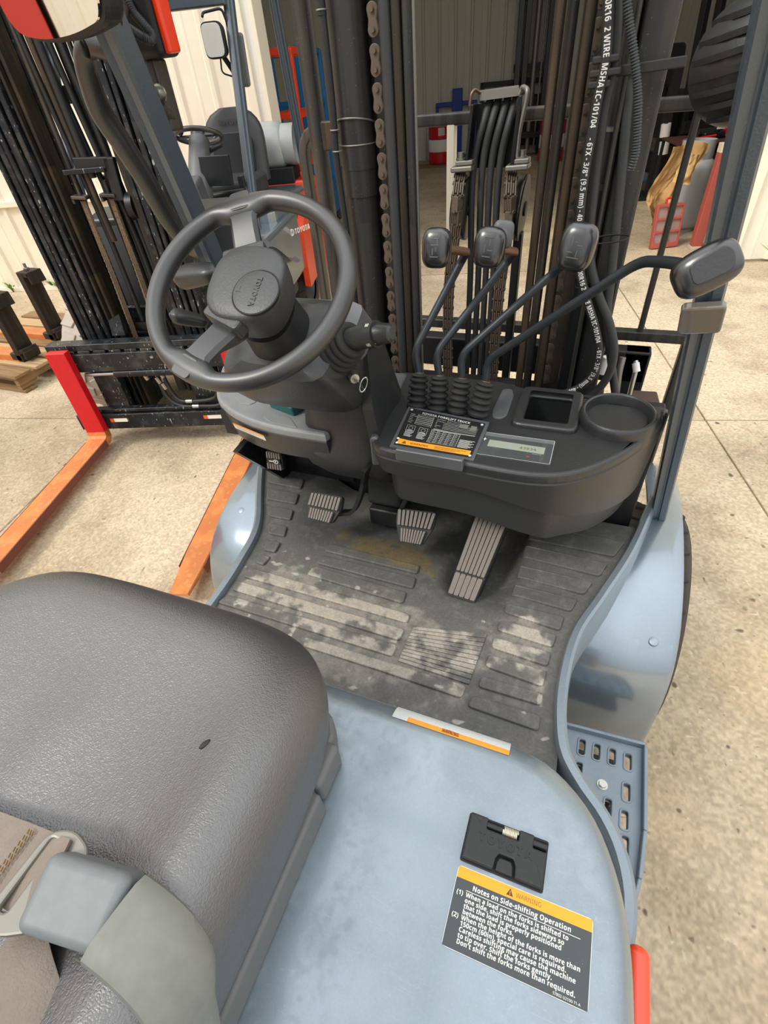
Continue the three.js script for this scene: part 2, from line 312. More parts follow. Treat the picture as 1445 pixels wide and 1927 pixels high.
const mGlass = Ph({ color: 0xffffff, roughness: 0.03, transmission: 1, thickness: 0, ior: 1.45 });
const mReflector = S({ color: 0xd8d8d4, roughness: 0.2, metalness: 0.9 });
const mPaper = S({ color: 0xc49b62, roughness: 0.85, map: rep(mottle, 8) });
const mWhite = S({ color: 0xe9e7e0, roughness: 0.6 });
const mBlue = S({ color: 0x1f6fa8, roughness: 0.5 });
const mBlueDeep = S({ color: 0x16399a, roughness: 0.5 });
const mRedDrum = S({ color: 0xc4101a, roughness: 0.4 });
const mLeaf = S({ color: 0x6f8f3c, roughness: 0.8, side: THREE.DoubleSide });
const mBelt = S({ color: 0x8d8277, roughness: 0.9, bumpMap: rep(grainBump, 14), bumpScale: 0.0004, map: rep(mottle, 16) });
const mBuckle = S({ color: 0x7c8385, roughness: 0.5, map: rep(mottle, 22) });
const mBuckleDark = S({ color: 0x84867f, roughness: 0.55, map: rep(mottle, 22) });
const mSeat = Ph({ color: 0x3e3e3e, ior: 2.3, roughness: 0.43, bumpMap: rep(leatherBump, 1 / 0.085), bumpScale: 0.00034, map: rep(mottle, 3) });
const mSeatPan = S({ color: 0x6b6c6b, roughness: 0.6, bumpMap: rep(grainBump, 6), bumpScale: 0.0002 });
const mSeatFar = S({ color: 0x38393b, roughness: 0.45 });
const font = await new FontLoader().loadAsync('fonts/droid/droid_sans_bold.typeface.json');
// raised lettering: plane x to the right, y up, z out; centred
function letters(str, size, depth = 0.001, spacing = 0) {
  const l = []; let x = 0;
  for (const ch of str) { if (ch === ' ') { x += size * 0.4; continue; } const g = new TextGeometry(ch, { font, size, depth, curveSegments: 3 }); g.computeBoundingBox(); const w = g.boundingBox.max.x - g.boundingBox.min.x; g.translate(x - g.boundingBox.min.x, 0, 0); l.push(g); x += w + size * 0.14 + spacing; }
  const g = merge(l); g.computeBoundingBox(); g.translate(-g.boundingBox.max.x / 2, -size / 2, 0); return g;
}
// ───────────── the yard and the building (yard axes: x = s, z = t) ─────────────
const WALL_T = -5.154, DOOR0 = -1.63, DOOR1 = 2.24, ROOM_DEEP = 8.0, EAVES = 5.6;  // door top is unseen; EAVES set for the sky light reaching the workshop
{
  const g = structure('floor', 'pale tan concrete paving with expansion joints', 'paving', [0, 0, 0], YARD);
  part(g, 'joint_bed', lim(-40, 40, -0.3, -0.012, -14, 40, 0), mJoint);
  const S0 = -2.157, T0 = -2.484, K = 3.43, e = 0.004;
  for (let i = -3; i < 5; i++) for (let j = -1; j < 4; j++) {
    const x0 = S0 + i * K, z1 = T0 + j * K + K; let z0 = z1 - K; if (j === -1) z0 = WALL_T + 0.02;
    if (j === -1 && (x0 + K < -6 || x0 > 6)) continue;
    part(g, 'slab', lim(x0 + e, x0 + K - e, -0.1, 0, z0 + e, z1 - e, 0.004), mConcrete);
  }
  part(g, 'workshop_slab', lim(-12, 12, -0.1, 0, WALL_T - ROOM_DEEP, WALL_T + 0.012, 0), mConcreteIn);
}
// a ribbed metal sheet from s0 to s1 (one panel): outer face at z = 0 looking to +z
function ribbed(s0, s1, y0, y1, pitch = 0.305, deep = 0.022, minor = true) {
  const pts = [[s0, -0.02]]; const n = Math.round((s1 - s0) / pitch);
  for (let i = 0; i < n; i++) { const a = s0 + i * pitch; pts.push([a, 0], [a + pitch * 0.36, 0]); if (minor) pts.push([a + pitch * 0.4, 0.004], [a + pitch * 0.44, 0.004], [a + pitch * 0.48, 0]); pts.push([a + pitch * 0.78, 0], [a + pitch * 0.84, deep], [a + pitch * 0.94, deep]); }
  pts.push([s1, 0], [s1, -0.02]);
  const g = new THREE.ExtrudeGeometry(new THREE.Shape(pts.map(([x, z]) => new THREE.Vector2(x, -z))), { depth: y1 - y0, bevelEnabled: false });
  g.rotateX(-PI / 2); g.translate(0, y0, 0); return g;
}
{
  const w = structure('wall_left', 'cream ribbed metal wall beside the workshop doorway', 'wall', [0, 0, 0], YARD);
  for (let i = 0; i < 8; i++) {
    const s1 = DOOR0 - 0.12 - i * 0.915, s0 = s1 - 0.915;
    part(w, 'panel', ribbed(s0, s1, 0.83, EAVES).translate(0, 0, WALL_T), mWall);
    part(w, 'lower_panel', ribbed(s0, s1, 0.02, 0.79).translate(0, 0, WALL_T + 0.01), mWall);
  }
  part(w, 'flashing', lim(-9.2, DOOR0 - 0.12, 0.785, 0.835, WALL_T - 0.02, WALL_T + 0.05), mTrim);
  part(w, 'base_strip', lim(-9.2, DOOR0 - 0.12, 0, 0.05, WALL_T - 0.02, WALL_T + 0.03), mWall);
  part(w, 'backing', lim(-9.2, DOOR0 - 0.1, 0, EAVES, WALL_T - 0.18, WALL_T - 0.02, 0), mWallIn);
  const j = structure('trim_1', 'cream and white door jamb of the workshop', 'trim', [0, 0, 0], YARD);
  part(j, 'jamb_board', lim(DOOR0 - 0.17, DOOR0 - 0.1, 0, EAVES, WALL_T - 0.2, WALL_T + 0.05), mTrim);
  part(j, 'jamb_board', lim(DOOR0 - 0.1, DOOR0 - 0.035, 0, EAVES, WALL_T - 0.2, WALL_T + 0.025), mWhite);
  part(j, 'jamb_edge', lim(DOOR0 - 0.035, DOOR0, 0, EAVES, WALL_T - 0.2, WALL_T + 0.045), mTrim);
  const r = structure('wall_right', 'cream ribbed metal wall beyond the grey pillar', 'wall', [0, 0, 0], YARD);
  for (let i = 0; i < 4; i++) { const s0 = DOOR1 + 0.1 + i * 0.915; part(r, 'panel', ribbed(s0, s0 + 0.915, 0.02, EAVES).translate(0, 0, WALL_T), mWall); }
  part(r, 'jamb_board', lim(DOOR1, DOOR1 + 0.1, 0, EAVES, WALL_T - 0.2, WALL_T + 0.05), mTrim);
  part(r, 'backing', lim(DOOR1 + 0.1, 6.2, 0, EAVES, WALL_T - 0.18, WALL_T - 0.02, 0), mWallIn);
  const h = structure('wall_front', 'cream header over the workshop doorway', 'wall', [0, 0, 0], YARD);
  part(h, 'header', lim(-9.2, 6.2, EAVES, 8.5, WALL_T - 0.2, WALL_T, 0), mWall);
  const b = structure('wall_back', 'grey ribbed back wall of the dim workshop', 'wall', [0, 0, 0], YARD);
  for (let i = 0; i < 14; i++) { const s0 = -7.0 + i * 0.915; part(b, 'panel', ribbed(s0, s0 + 0.915, 0, 8.5, 0.305, 0.04).translate(0, 0, WALL_T - ROOM_DEEP), mWallIn); }
  const sd = structure('wall_side', 'side walls of the dim workshop', 'wall', [0, 0, 0], YARD);
  part(sd, 'panel', lim(-9.4, -9.2, 0, 8.5, WALL_T - ROOM_DEEP - 0.2, WALL_T, 0), mWallIn);
  part(sd, 'panel', lim(6.2, 6.4, 0, 8.5, WALL_T - ROOM_DEEP - 0.2, WALL_T, 0), mWallIn);
  const c = structure('ceiling', 'dark workshop roof', 'ceiling', [0, 0, 0], YARD);
  part(c, 'roof_sheet', lim(-9.6, 6.6, 8.5, 8.7, WALL_T - ROOM_DEEP - 0.3, WALL_T + 0.1, 0), mCeil);
}
// ───────────── the forklift one looks down into ─────────────
const XC = -0.287, FLOOR = 0.70, HOOD = 1.0;
const lift = thing('forklift', 'blue-grey forklift with black seat, spoked steering wheel and four control levers', 'forklift', [XC, 0, -0.6]);
lift.off = V(XC, 0, -0.6);
const xz = (list, y) => list.map(([a, b]) => { const p = at(a, b, { y }); return [p.x, p.z]; });
// edge of the mat on the driver's entry side, z -> x
const matEdge = xz([[1195, 1010], [1160, 1060], [1125, 1112], [1088, 1160], [1064, 1205], [1048, 1262], [1040, 1320], [1037, 1400]], FLOOR);
function edgeX(z) {
  const e = matEdge; if (z <= e[0][1]) return e[0][0] + (e[0][1] - z) * 0.3;
  for (let i = 1; i < e.length; i++) if (z <= e[i][1]) return lerp(e[i - 1][0], e[i][0], (z - e[i - 1][1]) / (e[i][1] - e[i - 1][1]));
  return e[e.length - 1][0];
}
const edgeSoft = (z) => { let a = 0; for (let i = -3; i <= 3; i++) a += edgeX(z + i * 0.012); return a / 7; };
const matLeft = xz([[497, 876], [494, 930], [494, 985], [487, 1014], [470, 1042], [443, 1090], [415, 1130], [380, 1178]], FLOOR);
const leftEdge = (z) => { const e = matLeft; if (z <= e[0][1]) return e[0][0] - (e[0][1] - z) * 0.1; for (let i = 1; i < e.length; i++) if (z <= e[i][1]) return lerp(e[i - 1][0], e[i][0], (z - e[i - 1][1]) / (e[i][1] - e[i - 1][1])); return e[e.length - 1][0]; };
const leftSoft = (z) => { let a = 0; for (let i = -3; i <= 3; i++) a += leftEdge(z + i * 0.012); return a / 7; }, leftX = (z) => leftSoft(z) - 0.004;
// the floor dips towards the pedals
const dipAt = (x, z) => 0.045 * smooth(-0.60, -0.50, x) * (1 - smooth(-0.16, -0.06, x)) * smooth(0.66, 0.86, -z) + 0.03 * smooth(-0.2, -0.16, x) * (1 - smooth(-0.08, -0.03, x)) * smooth(0.6, 0.7, -z);
const matY = (x, z) => FLOOR - dipAt(x, z);
// dust, scuffs and a mustard stain, laid where the photograph has them
const MX0 = -0.90, MX1 = 0.32, MZ0 = -1.0, MZ1 = -0.30;
const dusty = [[560, 1120, 0.10, 1], [660, 1180, 0.09, 1.1], [480, 1110, 0.07, 0.8], [820, 1240, 0.075, 1.0], [720, 1240, 0.07, 0.9], [640, 1225, 0.06, 0.9], [990, 1190, 0.055, 0.9], [980, 1265, 0.055, 0.7], [880, 1210, 0.05, 0.7], [1000, 1340, 0.06, 0.55], [860, 1120, 0.035, 0.4], [540, 1060, 0.04, 0.35], [760, 1160, 0.06, 0.7], [520, 950, 0.09, 0.28], [1060, 1060, 0.12, 0.2], [830, 1300, 0.06, 0.7]].map(([a, b, r, k]) => { const p = at(a, b, { y: FLOOR }); return [p.x, p.z, r, k]; });
const mustard = [[690, 1010, 0.05, 1], [740, 1035, 0.05, 1], [790, 1050, 0.04, 1], [640, 1000, 0.03, 0.7], [812, 1085, 0.025, 0.8], [720, 1025, 0.05, 0.7]].map(([a, b, r, k]) => { const p = at(a, b, { y: FLOOR }); return [p.x, p.z, r, k]; });
const treadQuad = [[778, 1181], [916, 1195], [882, 1290], [749, 1246]];
const pads = [
  [[504, 894], [573, 904], [567, 922], [504, 910]], [[504, 920], [563, 932], [557, 951], [502, 941]], [[504, 954], [553, 962], [547, 981], [505, 973]],
  [[505, 987], [541, 993], [536, 1012], [505, 1006]], [[502, 1019], [529, 1023], [518, 1042], [496, 1037]], [[489, 1044], [510, 1050], [496, 1066], [480, 1060]],
  [[621, 1024], [790, 1066], [785, 1082], [610, 1039]], [[606, 1047], [783, 1090], [777, 1110], [595, 1062]], [[592, 1067], [765, 1117], [758, 1138], [577, 1083]],
  [[472, 1070], [772, 1159], [766, 1175], [458, 1087]], [[448, 1095], [761, 1187], [752, 1208], [437, 1112]], [[430, 1122], [747, 1216], [739, 1238], [410, 1136]],
  [[575, 1200], [735, 1250], [878, 1293], [868, 1316], [715, 1264], [570, 1218]],
  [[999, 990], [1176, 1022], [1155, 1050], [991, 1015]], [[987, 1026], [1143, 1063], [1128, 1087], [982, 1049]], [[977, 1063], [1115, 1098], [1099, 1121], [971, 1086]], [[967, 1098], [1086, 1131], [1074, 1153], [961, 1120]],
  [[952, 1135], [1061, 1163], [1053, 1189], [948, 1154]], [[941, 1169], [1047, 1197], [1039, 1221], [935, 1188]], [[929, 1201], [1036, 1230], [1030, 1256], [924, 1221]], [[919, 1234], [1028, 1265], [1021, 1295], [912, 1256]], [[906, 1274], [1022, 1307], [1018, 1330], [899, 1294]], [[890, 1310], [1017, 1348], [1013, 1378], [879, 1331]],
];
// feet leave the dust on the raised pads; the grooves between them stay cleaner
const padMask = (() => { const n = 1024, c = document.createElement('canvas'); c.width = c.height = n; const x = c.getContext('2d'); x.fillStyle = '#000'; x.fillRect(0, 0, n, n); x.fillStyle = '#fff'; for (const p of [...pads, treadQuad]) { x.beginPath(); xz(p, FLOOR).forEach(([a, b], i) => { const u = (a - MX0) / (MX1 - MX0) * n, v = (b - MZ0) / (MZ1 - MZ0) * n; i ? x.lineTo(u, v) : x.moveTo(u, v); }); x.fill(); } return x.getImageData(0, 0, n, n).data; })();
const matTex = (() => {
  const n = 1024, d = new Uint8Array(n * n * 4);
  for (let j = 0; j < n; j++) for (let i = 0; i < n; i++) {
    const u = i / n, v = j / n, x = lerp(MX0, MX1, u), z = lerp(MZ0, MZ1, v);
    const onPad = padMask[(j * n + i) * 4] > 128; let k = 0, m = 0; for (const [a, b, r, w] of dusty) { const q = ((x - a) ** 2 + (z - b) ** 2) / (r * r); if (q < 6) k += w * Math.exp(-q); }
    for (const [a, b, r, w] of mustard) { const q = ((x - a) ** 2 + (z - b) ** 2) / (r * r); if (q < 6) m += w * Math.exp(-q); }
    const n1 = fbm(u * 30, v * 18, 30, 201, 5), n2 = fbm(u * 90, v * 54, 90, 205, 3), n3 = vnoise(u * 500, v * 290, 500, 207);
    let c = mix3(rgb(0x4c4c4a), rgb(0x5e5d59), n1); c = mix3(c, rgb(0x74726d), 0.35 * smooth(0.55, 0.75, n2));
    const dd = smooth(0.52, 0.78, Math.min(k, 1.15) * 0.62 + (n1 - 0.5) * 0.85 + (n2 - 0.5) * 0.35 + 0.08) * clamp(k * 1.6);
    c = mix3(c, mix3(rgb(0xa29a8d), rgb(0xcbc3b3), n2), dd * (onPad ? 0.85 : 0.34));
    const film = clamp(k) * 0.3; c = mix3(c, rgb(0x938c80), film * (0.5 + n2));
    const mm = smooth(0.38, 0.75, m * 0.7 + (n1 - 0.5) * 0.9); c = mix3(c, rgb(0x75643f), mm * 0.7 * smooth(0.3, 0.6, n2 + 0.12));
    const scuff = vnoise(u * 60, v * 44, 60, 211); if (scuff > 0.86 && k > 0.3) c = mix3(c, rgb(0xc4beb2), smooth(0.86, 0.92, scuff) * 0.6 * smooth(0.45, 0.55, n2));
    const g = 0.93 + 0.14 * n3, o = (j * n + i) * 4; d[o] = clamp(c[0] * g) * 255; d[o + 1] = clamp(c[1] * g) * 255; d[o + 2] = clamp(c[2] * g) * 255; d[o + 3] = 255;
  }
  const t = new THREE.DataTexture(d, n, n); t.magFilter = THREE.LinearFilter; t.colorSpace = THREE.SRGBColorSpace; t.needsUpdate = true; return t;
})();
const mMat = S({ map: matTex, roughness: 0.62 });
const matUV = (g) => { const p = g.attributes.position, u = new Float32Array(p.count * 2); for (let i = 0; i < p.count; i++) { u[i * 2] = (p.getX(i) - MX0) / (MX1 - MX0); u[i * 2 + 1] = (p.getZ(i) - MZ0) / (MZ1 - MZ0); } g.setAttribute('uv', new THREE.BufferAttribute(u, 2)); return g; };
{
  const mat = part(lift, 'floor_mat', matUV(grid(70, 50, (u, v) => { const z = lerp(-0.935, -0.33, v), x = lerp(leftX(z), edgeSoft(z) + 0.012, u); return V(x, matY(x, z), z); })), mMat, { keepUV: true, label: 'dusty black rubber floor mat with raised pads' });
  for (const p of pads) {
    const q = xz(p, FLOOR), g = slab(soft(q, 0.007), 0, 0.007, 0.0025);
    const a = g.attributes.position; for (let i = 0; i < a.count; i++) a.setY(i, a.getY(i) + matY(a.getX(i), a.getZ(i)) - 0.0012);
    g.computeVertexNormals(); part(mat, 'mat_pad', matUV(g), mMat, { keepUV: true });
  }
  const q = xz(treadQuad, FLOOR), strips = [], N = 11;
  for (let i = 0; i < N; i++) { const a = (i + 0.06) / N, b = (i + 0.94) / N, L = (s, e, t) => [lerp(q[s][0], q[e][0], t), lerp(q[s][1], q[e][1], t)]; strips.push(slab([L(0, 3, a), L(1, 2, a), L(1, 2, b), L(0, 3, b)], FLOOR - 0.001, 0.0055, 0.0012)); }
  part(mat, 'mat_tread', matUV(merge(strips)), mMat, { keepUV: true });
  // sheet floor below and the dark bulkhead under the dash
  part(lift, 'floor_plate', slab([[-0.8, -1.02], [0.2, -1.02], [0.17, -0.9], [0.06, -0.6], [0.05, -0.25], [-0.63, -0.25], [-0.64, -0.6], [-0.76, -0.9]], FLOOR - 0.09, 0.03, 0), mBlack);
}
// painted rim round the floor opening; b: out of the cab
const rimPath = curve(xz([[1236, 925], [1222, 958], [1188, 1032], [1132, 1118], [1088, 1184], [1064, 1268], [1058, 1345], [1066, 1410], [1098, 1470], [1140, 1530], [1172, 1600], [1190, 1700]], FLOOR + 0.022).map(([x, z]) => V(x, FLOOR + 0.005, z)).concat([V(0.166, FLOOR + 0.005, -0.12), V(0.166, FLOOR + 0.005, 0.1), V(0.166, FLOOR + 0.005, 0.5)]), 110);
const rimProf = [[-0.010, -0.05], [-0.010, 0.004], [-0.007, 0.010], [0.003, 0.012], [0.008, 0.008], [0.011, -0.01], [0.013, -0.1], [0.0, -0.1]];
{
  const rg = sweep(rimPath, rimProf.map(([a, b]) => [-a, b]), V(0, 1, 0), { crease: 0.5 });
  part(lift, 'floor_rim', rg, mRim);
  const lp = []; for (let i = 0; i <= 60; i++) { const z = lerp(-1.02, -0.40, i / 60); lp.push(V(leftSoft(z) - 0.010, FLOOR + 0.002, z)); }
  part(lift, 'floor_rim', sweep(lp, rimProf, V(0, 1, 0), { crease: 0.5 }), mRim);
}
// fenders over the drive wheels
function fender(side) {
  const prof = [[0.56, -1.40], [0.625, -1.30], [0.655, -1.18], [0.668, -1.05], [0.66, -0.94], [0.638, -0.83], [0.60, -0.745], [0.545, -0.69], [0.47, -0.662], [0.38, -0.650], [0.26, -0.645]];
  const cv = curve(prof.map(([y, z]) => V(0, y, z)), 40);
  const capY = (z) => { let b = cv[0]; for (const p of cv) if (Math.abs(p.z - z) < Math.abs(b.z - z)) b = p; return b.y + 0.001; };
  const inner = (z, y) => side > 0 ? (z < -0.66 ? edgeSoft(z) + 0.03 : 0.096) : Math.min(0.2, 2 * XC - leftSoft(Math.min(z, -0.56)) + 0.024);
  const X = (x) => (side > 0 ? x : 2 * XC - x);
  const rings = cv.map((p, i) => {
    const t = (cv[i + 1] ?? p).clone().sub(cv[i - 1] ?? p).normalize(), nrm = V(0, -t.z, t.y).multiplyScalar(-1); if (nrm.y < 0 && nrm.z < 0) nrm.negate();
    const xi = Math.min(inner(p.z, p.y), 0.23), xo = 0.288, b = V(0, p.y, p.z), lo = (k) => b.clone().addScaledVector(nrm, -k);
    const P = (x, k) => { const q = lo(k); return V(X(x), q.y, q.z); };
    return [P(xi - 0.02, 0), P(lerp(xi, xo, 0.5), -0.004), P(xo - 0.012, 0), P(xo - 0.003, 0.005), P(xo, 0.014), P(xo, 0.04), P(xo - 0.008, 0.04), P(xo - 0.012, 0.014), P(xi - 0.02, 0.012)];
  });
  const f = part(lift, 'fender', loft(rings, { crease: 0.6 }), mFender);
  const c = side > 0 ? at(1242, 1181, { y: 0.635 }) : at(428, 992, { x: X(0.23) });
  part(f, 'bolt_cap', place(lathe([[0, 0.006], [0.008, 0.006], [0.0095, 0.003], [0.0095, -0.01], [0, -0.01]], 20), [side > 0 ? c.x : X(0.225), capY(side > 0 ? c.z : -0.80), side > 0 ? c.z : -0.80], [0.42, 0, 0]), mRim);
  if (side > 0) part(f, 'bolt_cap', place(lathe([[0, 0.006], [0.008, 0.006], [0.0095, 0.003], [0.0095, -0.01], [0, -0.01]], 20), [0.265, capY(-1.245), -1.245], [-0.3, 0, 0]), mRim);
  return f;
}
fender(1); fender(-1);
// front wheels
function tyre(parent, c, R, w, m, lugs = 26, mRimWheel = mPillar) {
  const h = holder(parent, 'wheel'), a = w / 2;
  part(h, 'tyre', place(lathe([[R * 0.58, -a], [R * 0.8, -a * 1.04], [R * 0.93, -a], [R * 0.965, -a * 0.85], [R * 0.965, a * 0.85], [R * 0.93, a], [R * 0.8, a * 1.04], [R * 0.58, a]], 48), c, [0, 0, PI / 2]), m);
  const l = []; for (let i = 0; i < lugs; i++) for (const s of [-1, 1]) { const th = (i + (s > 0 ? 0.5 : 0)) / lugs * 2 * PI; l.push(box(a * 0.78, 0.018, 2 * PI * R / lugs * 0.62, [0, 0, 0], [0, 0.35 * s, 0], 0.004, 1).translate(s * a * 0.48, R - 0.012, 0).applyMatrix4(M4().makeRotationX(th)).translate(c.x, c.y, c.z)); }
  part(h, 'tread', merge(l), m);
  part(h, 'rim', place(lathe([[R * 0.6, -a * 0.8], [R * 0.5, -a * 0.5], [R * 0.2, -a * 0.2], [0, -a * 0.2], [0, a * 0.2], [R * 0.2, a * 0.2], [R * 0.5, a * 0.5], [R * 0.6, a * 0.8]], 32), c, [0, 0, PI / 2]), mRimWheel);
  return h;
}
tyre(lift, V(0.232, 0.31, -1.03), 0.31, 0.178, mTyre); tyre(lift, V(2 * XC - 0.232, 0.31, -1.03), 0.31, 0.178, mTyre);
tyre(lift, V(0.07, 0.25, 0.62), 0.25, 0.16, mTyre); tyre(lift, V(2 * XC - 0.07, 0.25, 0.62), 0.25, 0.16, mTyre);
part(lift, 'chassis', merge(lim(-0.60, 0.03, 0.16, 0.58, -1.0, 1.0, 0.02), lim(-0.75, 0.16, 0.3, 0.95, 0.85, 1.15, 0.05)), mBlack);
// entry step with slots
{
  const o = xz([[1086, 1380], [1205, 1406]], 0.42), S0 = xz([[1095, 1406], [1123, 1415], [1152, 1424], [1182, 1434], [1179, 1491], [1175, 1543], [1089, 1450], [1144, 1520], [1176, 1592]], 0.42);
  const slots = S0.map(([x, z]) => rect(0.016, 0.036, 0.0065, x, z));
  const st = part(lift, 'step_plate', slab([[0.0, -0.572], [0.262, -0.582], [0.261, -0.42], [0.253, -0.34], [0.236, -0.27], [0.18, -0.24], [0.0, -0.24]], 0.405, 0.015, 0.002, slots), mStep);
  part(st, 'step_lip', merge(bar(V(0.262, 0.417, -0.58), V(0.261, 0.417, -0.42), 0.008, 0.04, V(0, 1, 0), 0.003), bar(V(0.261, 0.417, -0.42), V(0.253, 0.417, -0.34), 0.008, 0.04, V(0, 1, 0), 0.003), bar(V(0.253, 0.417, -0.34), V(0.236, 0.417, -0.27), 0.008, 0.04, V(0, 1, 0), 0.003), bar(V(0.09, 0.424, -0.578), V(0.262, 0.424, -0.586), 0.008, 0.02, V(0, 1, 0), 0.003)), mStep);
  S0.forEach(([x, z]) => part(st, 'slot_rim', slab(rect(0.0195, 0.0395, 0.0085, x, z), 0.4195, 0.0022, 0.0008, [rect(0.0158, 0.0358, 0.0065, x, z)]), mStep));
  const b = at(1133, 1477, { y: 0.42 });
  part(st, 'bolt', hexBolt([b.x, 0.42, b.z], 0.0075, 0.006), mSteel);
  part(st, 'tread_tray', lim(0.0, 0.235, 0.33, 0.345, -0.575, -0.25, 0), mMastWorn);
  part(st, 'step_wall', lim(0.0, 0.02, 0.33, 0.6, -0.58, -0.05, 0), mRim);
  const p2 = mirrorX(slab([[0.0, -0.572], [0.262, -0.582], [0.262, -0.05], [0.0, -0.05]], 0.405, 0.015, 0.002), XC); part(lift, 'step_plate', p2, mStep);
}
// sheet side between rim and step, and the orange side panel
{
  const g = slab(soft([[0.05, -0.30], [0.1, -0.33], [0.135, -0.28], [0.152, -0.2], [0.158, -0.1], [0.16, 0.6], [0.05, 0.6]], 0.02), 0.36, 0.32, 0.006);
  part(lift, 'side_sheet', g, mRim);
  const pg = merge(lim(0.166, 0.190, 0.42, 0.755, -0.175, 0.85, 0.010));
  part(lift, 'side_panel', pg, mOrange, { label: 'bright orange side panel' }); part(lift, 'side_panel', mirrorX(pg, XC), mOrange);
}
// ───────────── engine hood, latch, labels ─────────────
const stickerShape = (w, h, r) => { const g = new THREE.ShapeGeometry(new THREE.Shape(rect(w, h, r).map(([x, y]) => new THREE.Vector2(x, y)))), p = g.attributes.position, u = g.attributes.uv; for (let i = 0; i < p.count; i++) u.setXY(i, p.getX(i) / w + 0.5, p.getY(i) / h + 0.5); return g; };
function sticker(parent, name, m, c, xd, up, w, h, r = 0.003, label) {
  const x = xd.clone().normalize(), z = V().crossVectors(x, up).normalize(), y = V().crossVectors(z, x);
  return part(parent, name, stickerShape(w, h, r).applyMatrix4(M4().makeBasis(x, y, z).setPosition(c)), m, { keepUV: true, label });
}
const triangleMark = (x, cx, cy, s, ink, paper) => { x.fillStyle = ink; x.beginPath(); x.moveTo(cx, cy - s); x.lineTo(cx + s * 0.95, cy + s * 0.75); x.lineTo(cx - s * 0.95, cy + s * 0.75); x.fill(); x.fillStyle = paper; x.fillRect(cx - s * 0.1, cy - s * 0.4, s * 0.2, s * 0.62); x.beginPath(); x.arc(cx, cy + s * 0.45, s * 0.13, 0, 7); x.fill(); };
const wear = (x, w, h, n, col, sd) => { for (let i = 0; i < n; i++) { const a = hash2(i, 1, sd) * w, b = hash2(i, 2, sd) * h, l = hash2(i, 3, sd) * 26; x.strokeStyle = col; x.lineWidth = 0.6 + hash2(i, 4, sd) * 2.2; x.globalAlpha = 0.25 + 0.5 * hash2(i, 5, sd); x.beginPath(); x.moveTo(a, b); x.lineTo(a + l * (hash2(i, 6, sd) - 0.3), b + l * (hash2(i, 7, sd) - 0.5)); x.stroke(); } x.globalAlpha = 1; };
const warnTex = canvasTex(1400, 720, (x, w, h) => {
  x.fillStyle = '#3f4548'; x.fillRect(0, 0, w, h); x.fillStyle = '#f2a321'; x.fillRect(0, 0, w, 112);
  triangleMark(x, 570, 62, 38, '#5c2f12', '#f2a321'); x.fillStyle = '#8a4414'; x.font = '58px sans-serif'; x.textBaseline = 'alphabetic'; x.fillText('WARNING', 630, 82);
  x.fillStyle = '#eeece4'; x.font = 'bold 64px sans-serif'; x.fillText('Notes on Side-shifting Operation', 190, 182); x.fillRect(130, 200, 1160, 5);
  x.font = 'bold 58px sans-serif';
  const L = [['(1)', 'When a load on the forks is shifted to'], ['', 'one side, shift the forks sideways so'], ['', 'that the load is properly positioned'], ['', 'between the forks.'], ['(2)', 'When the height of the forks is more than'], ['', '150cm (60in), special care is required.'], ['', 'Careless shifting may cause the machine'], ['', 'to tip over. Shift the forks gently.'], ['', "Don't shift the forks more than required."]];
  L.forEach(([a, b], i) => { x.fillText(a, 36, 256 + i * 50); x.fillText(b, 136, 256 + i * 50, 1230); });
  x.font = '30px sans-serif'; x.fillText('57802-U2100-71-A', 1080, 700);
  wear(x, w, h, 170, '#8f989b', 5); wear(x, w, h, 40, '#dfe2e0', 9); x.strokeStyle = '#cfd2cf'; x.lineWidth = 6; x.strokeRect(3, 3, w - 6, h - 6);
});
const edgeTex = canvasTex(900, 90, (x, w, h) => { x.fillStyle = '#c8cdcb'; x.fillRect(0, 0, w, h); wear(x, w, h, 160, '#8f979a', 3); x.fillStyle = '#f09a3a'; x.fillRect(120, 66, w - 120, 24); x.fillStyle = '#7c3a1a'; x.font = 'bold 26px sans-serif'; x.fillText('⚠WARNING', 380, 84); x.fillText('WARNING', 400, 84); });
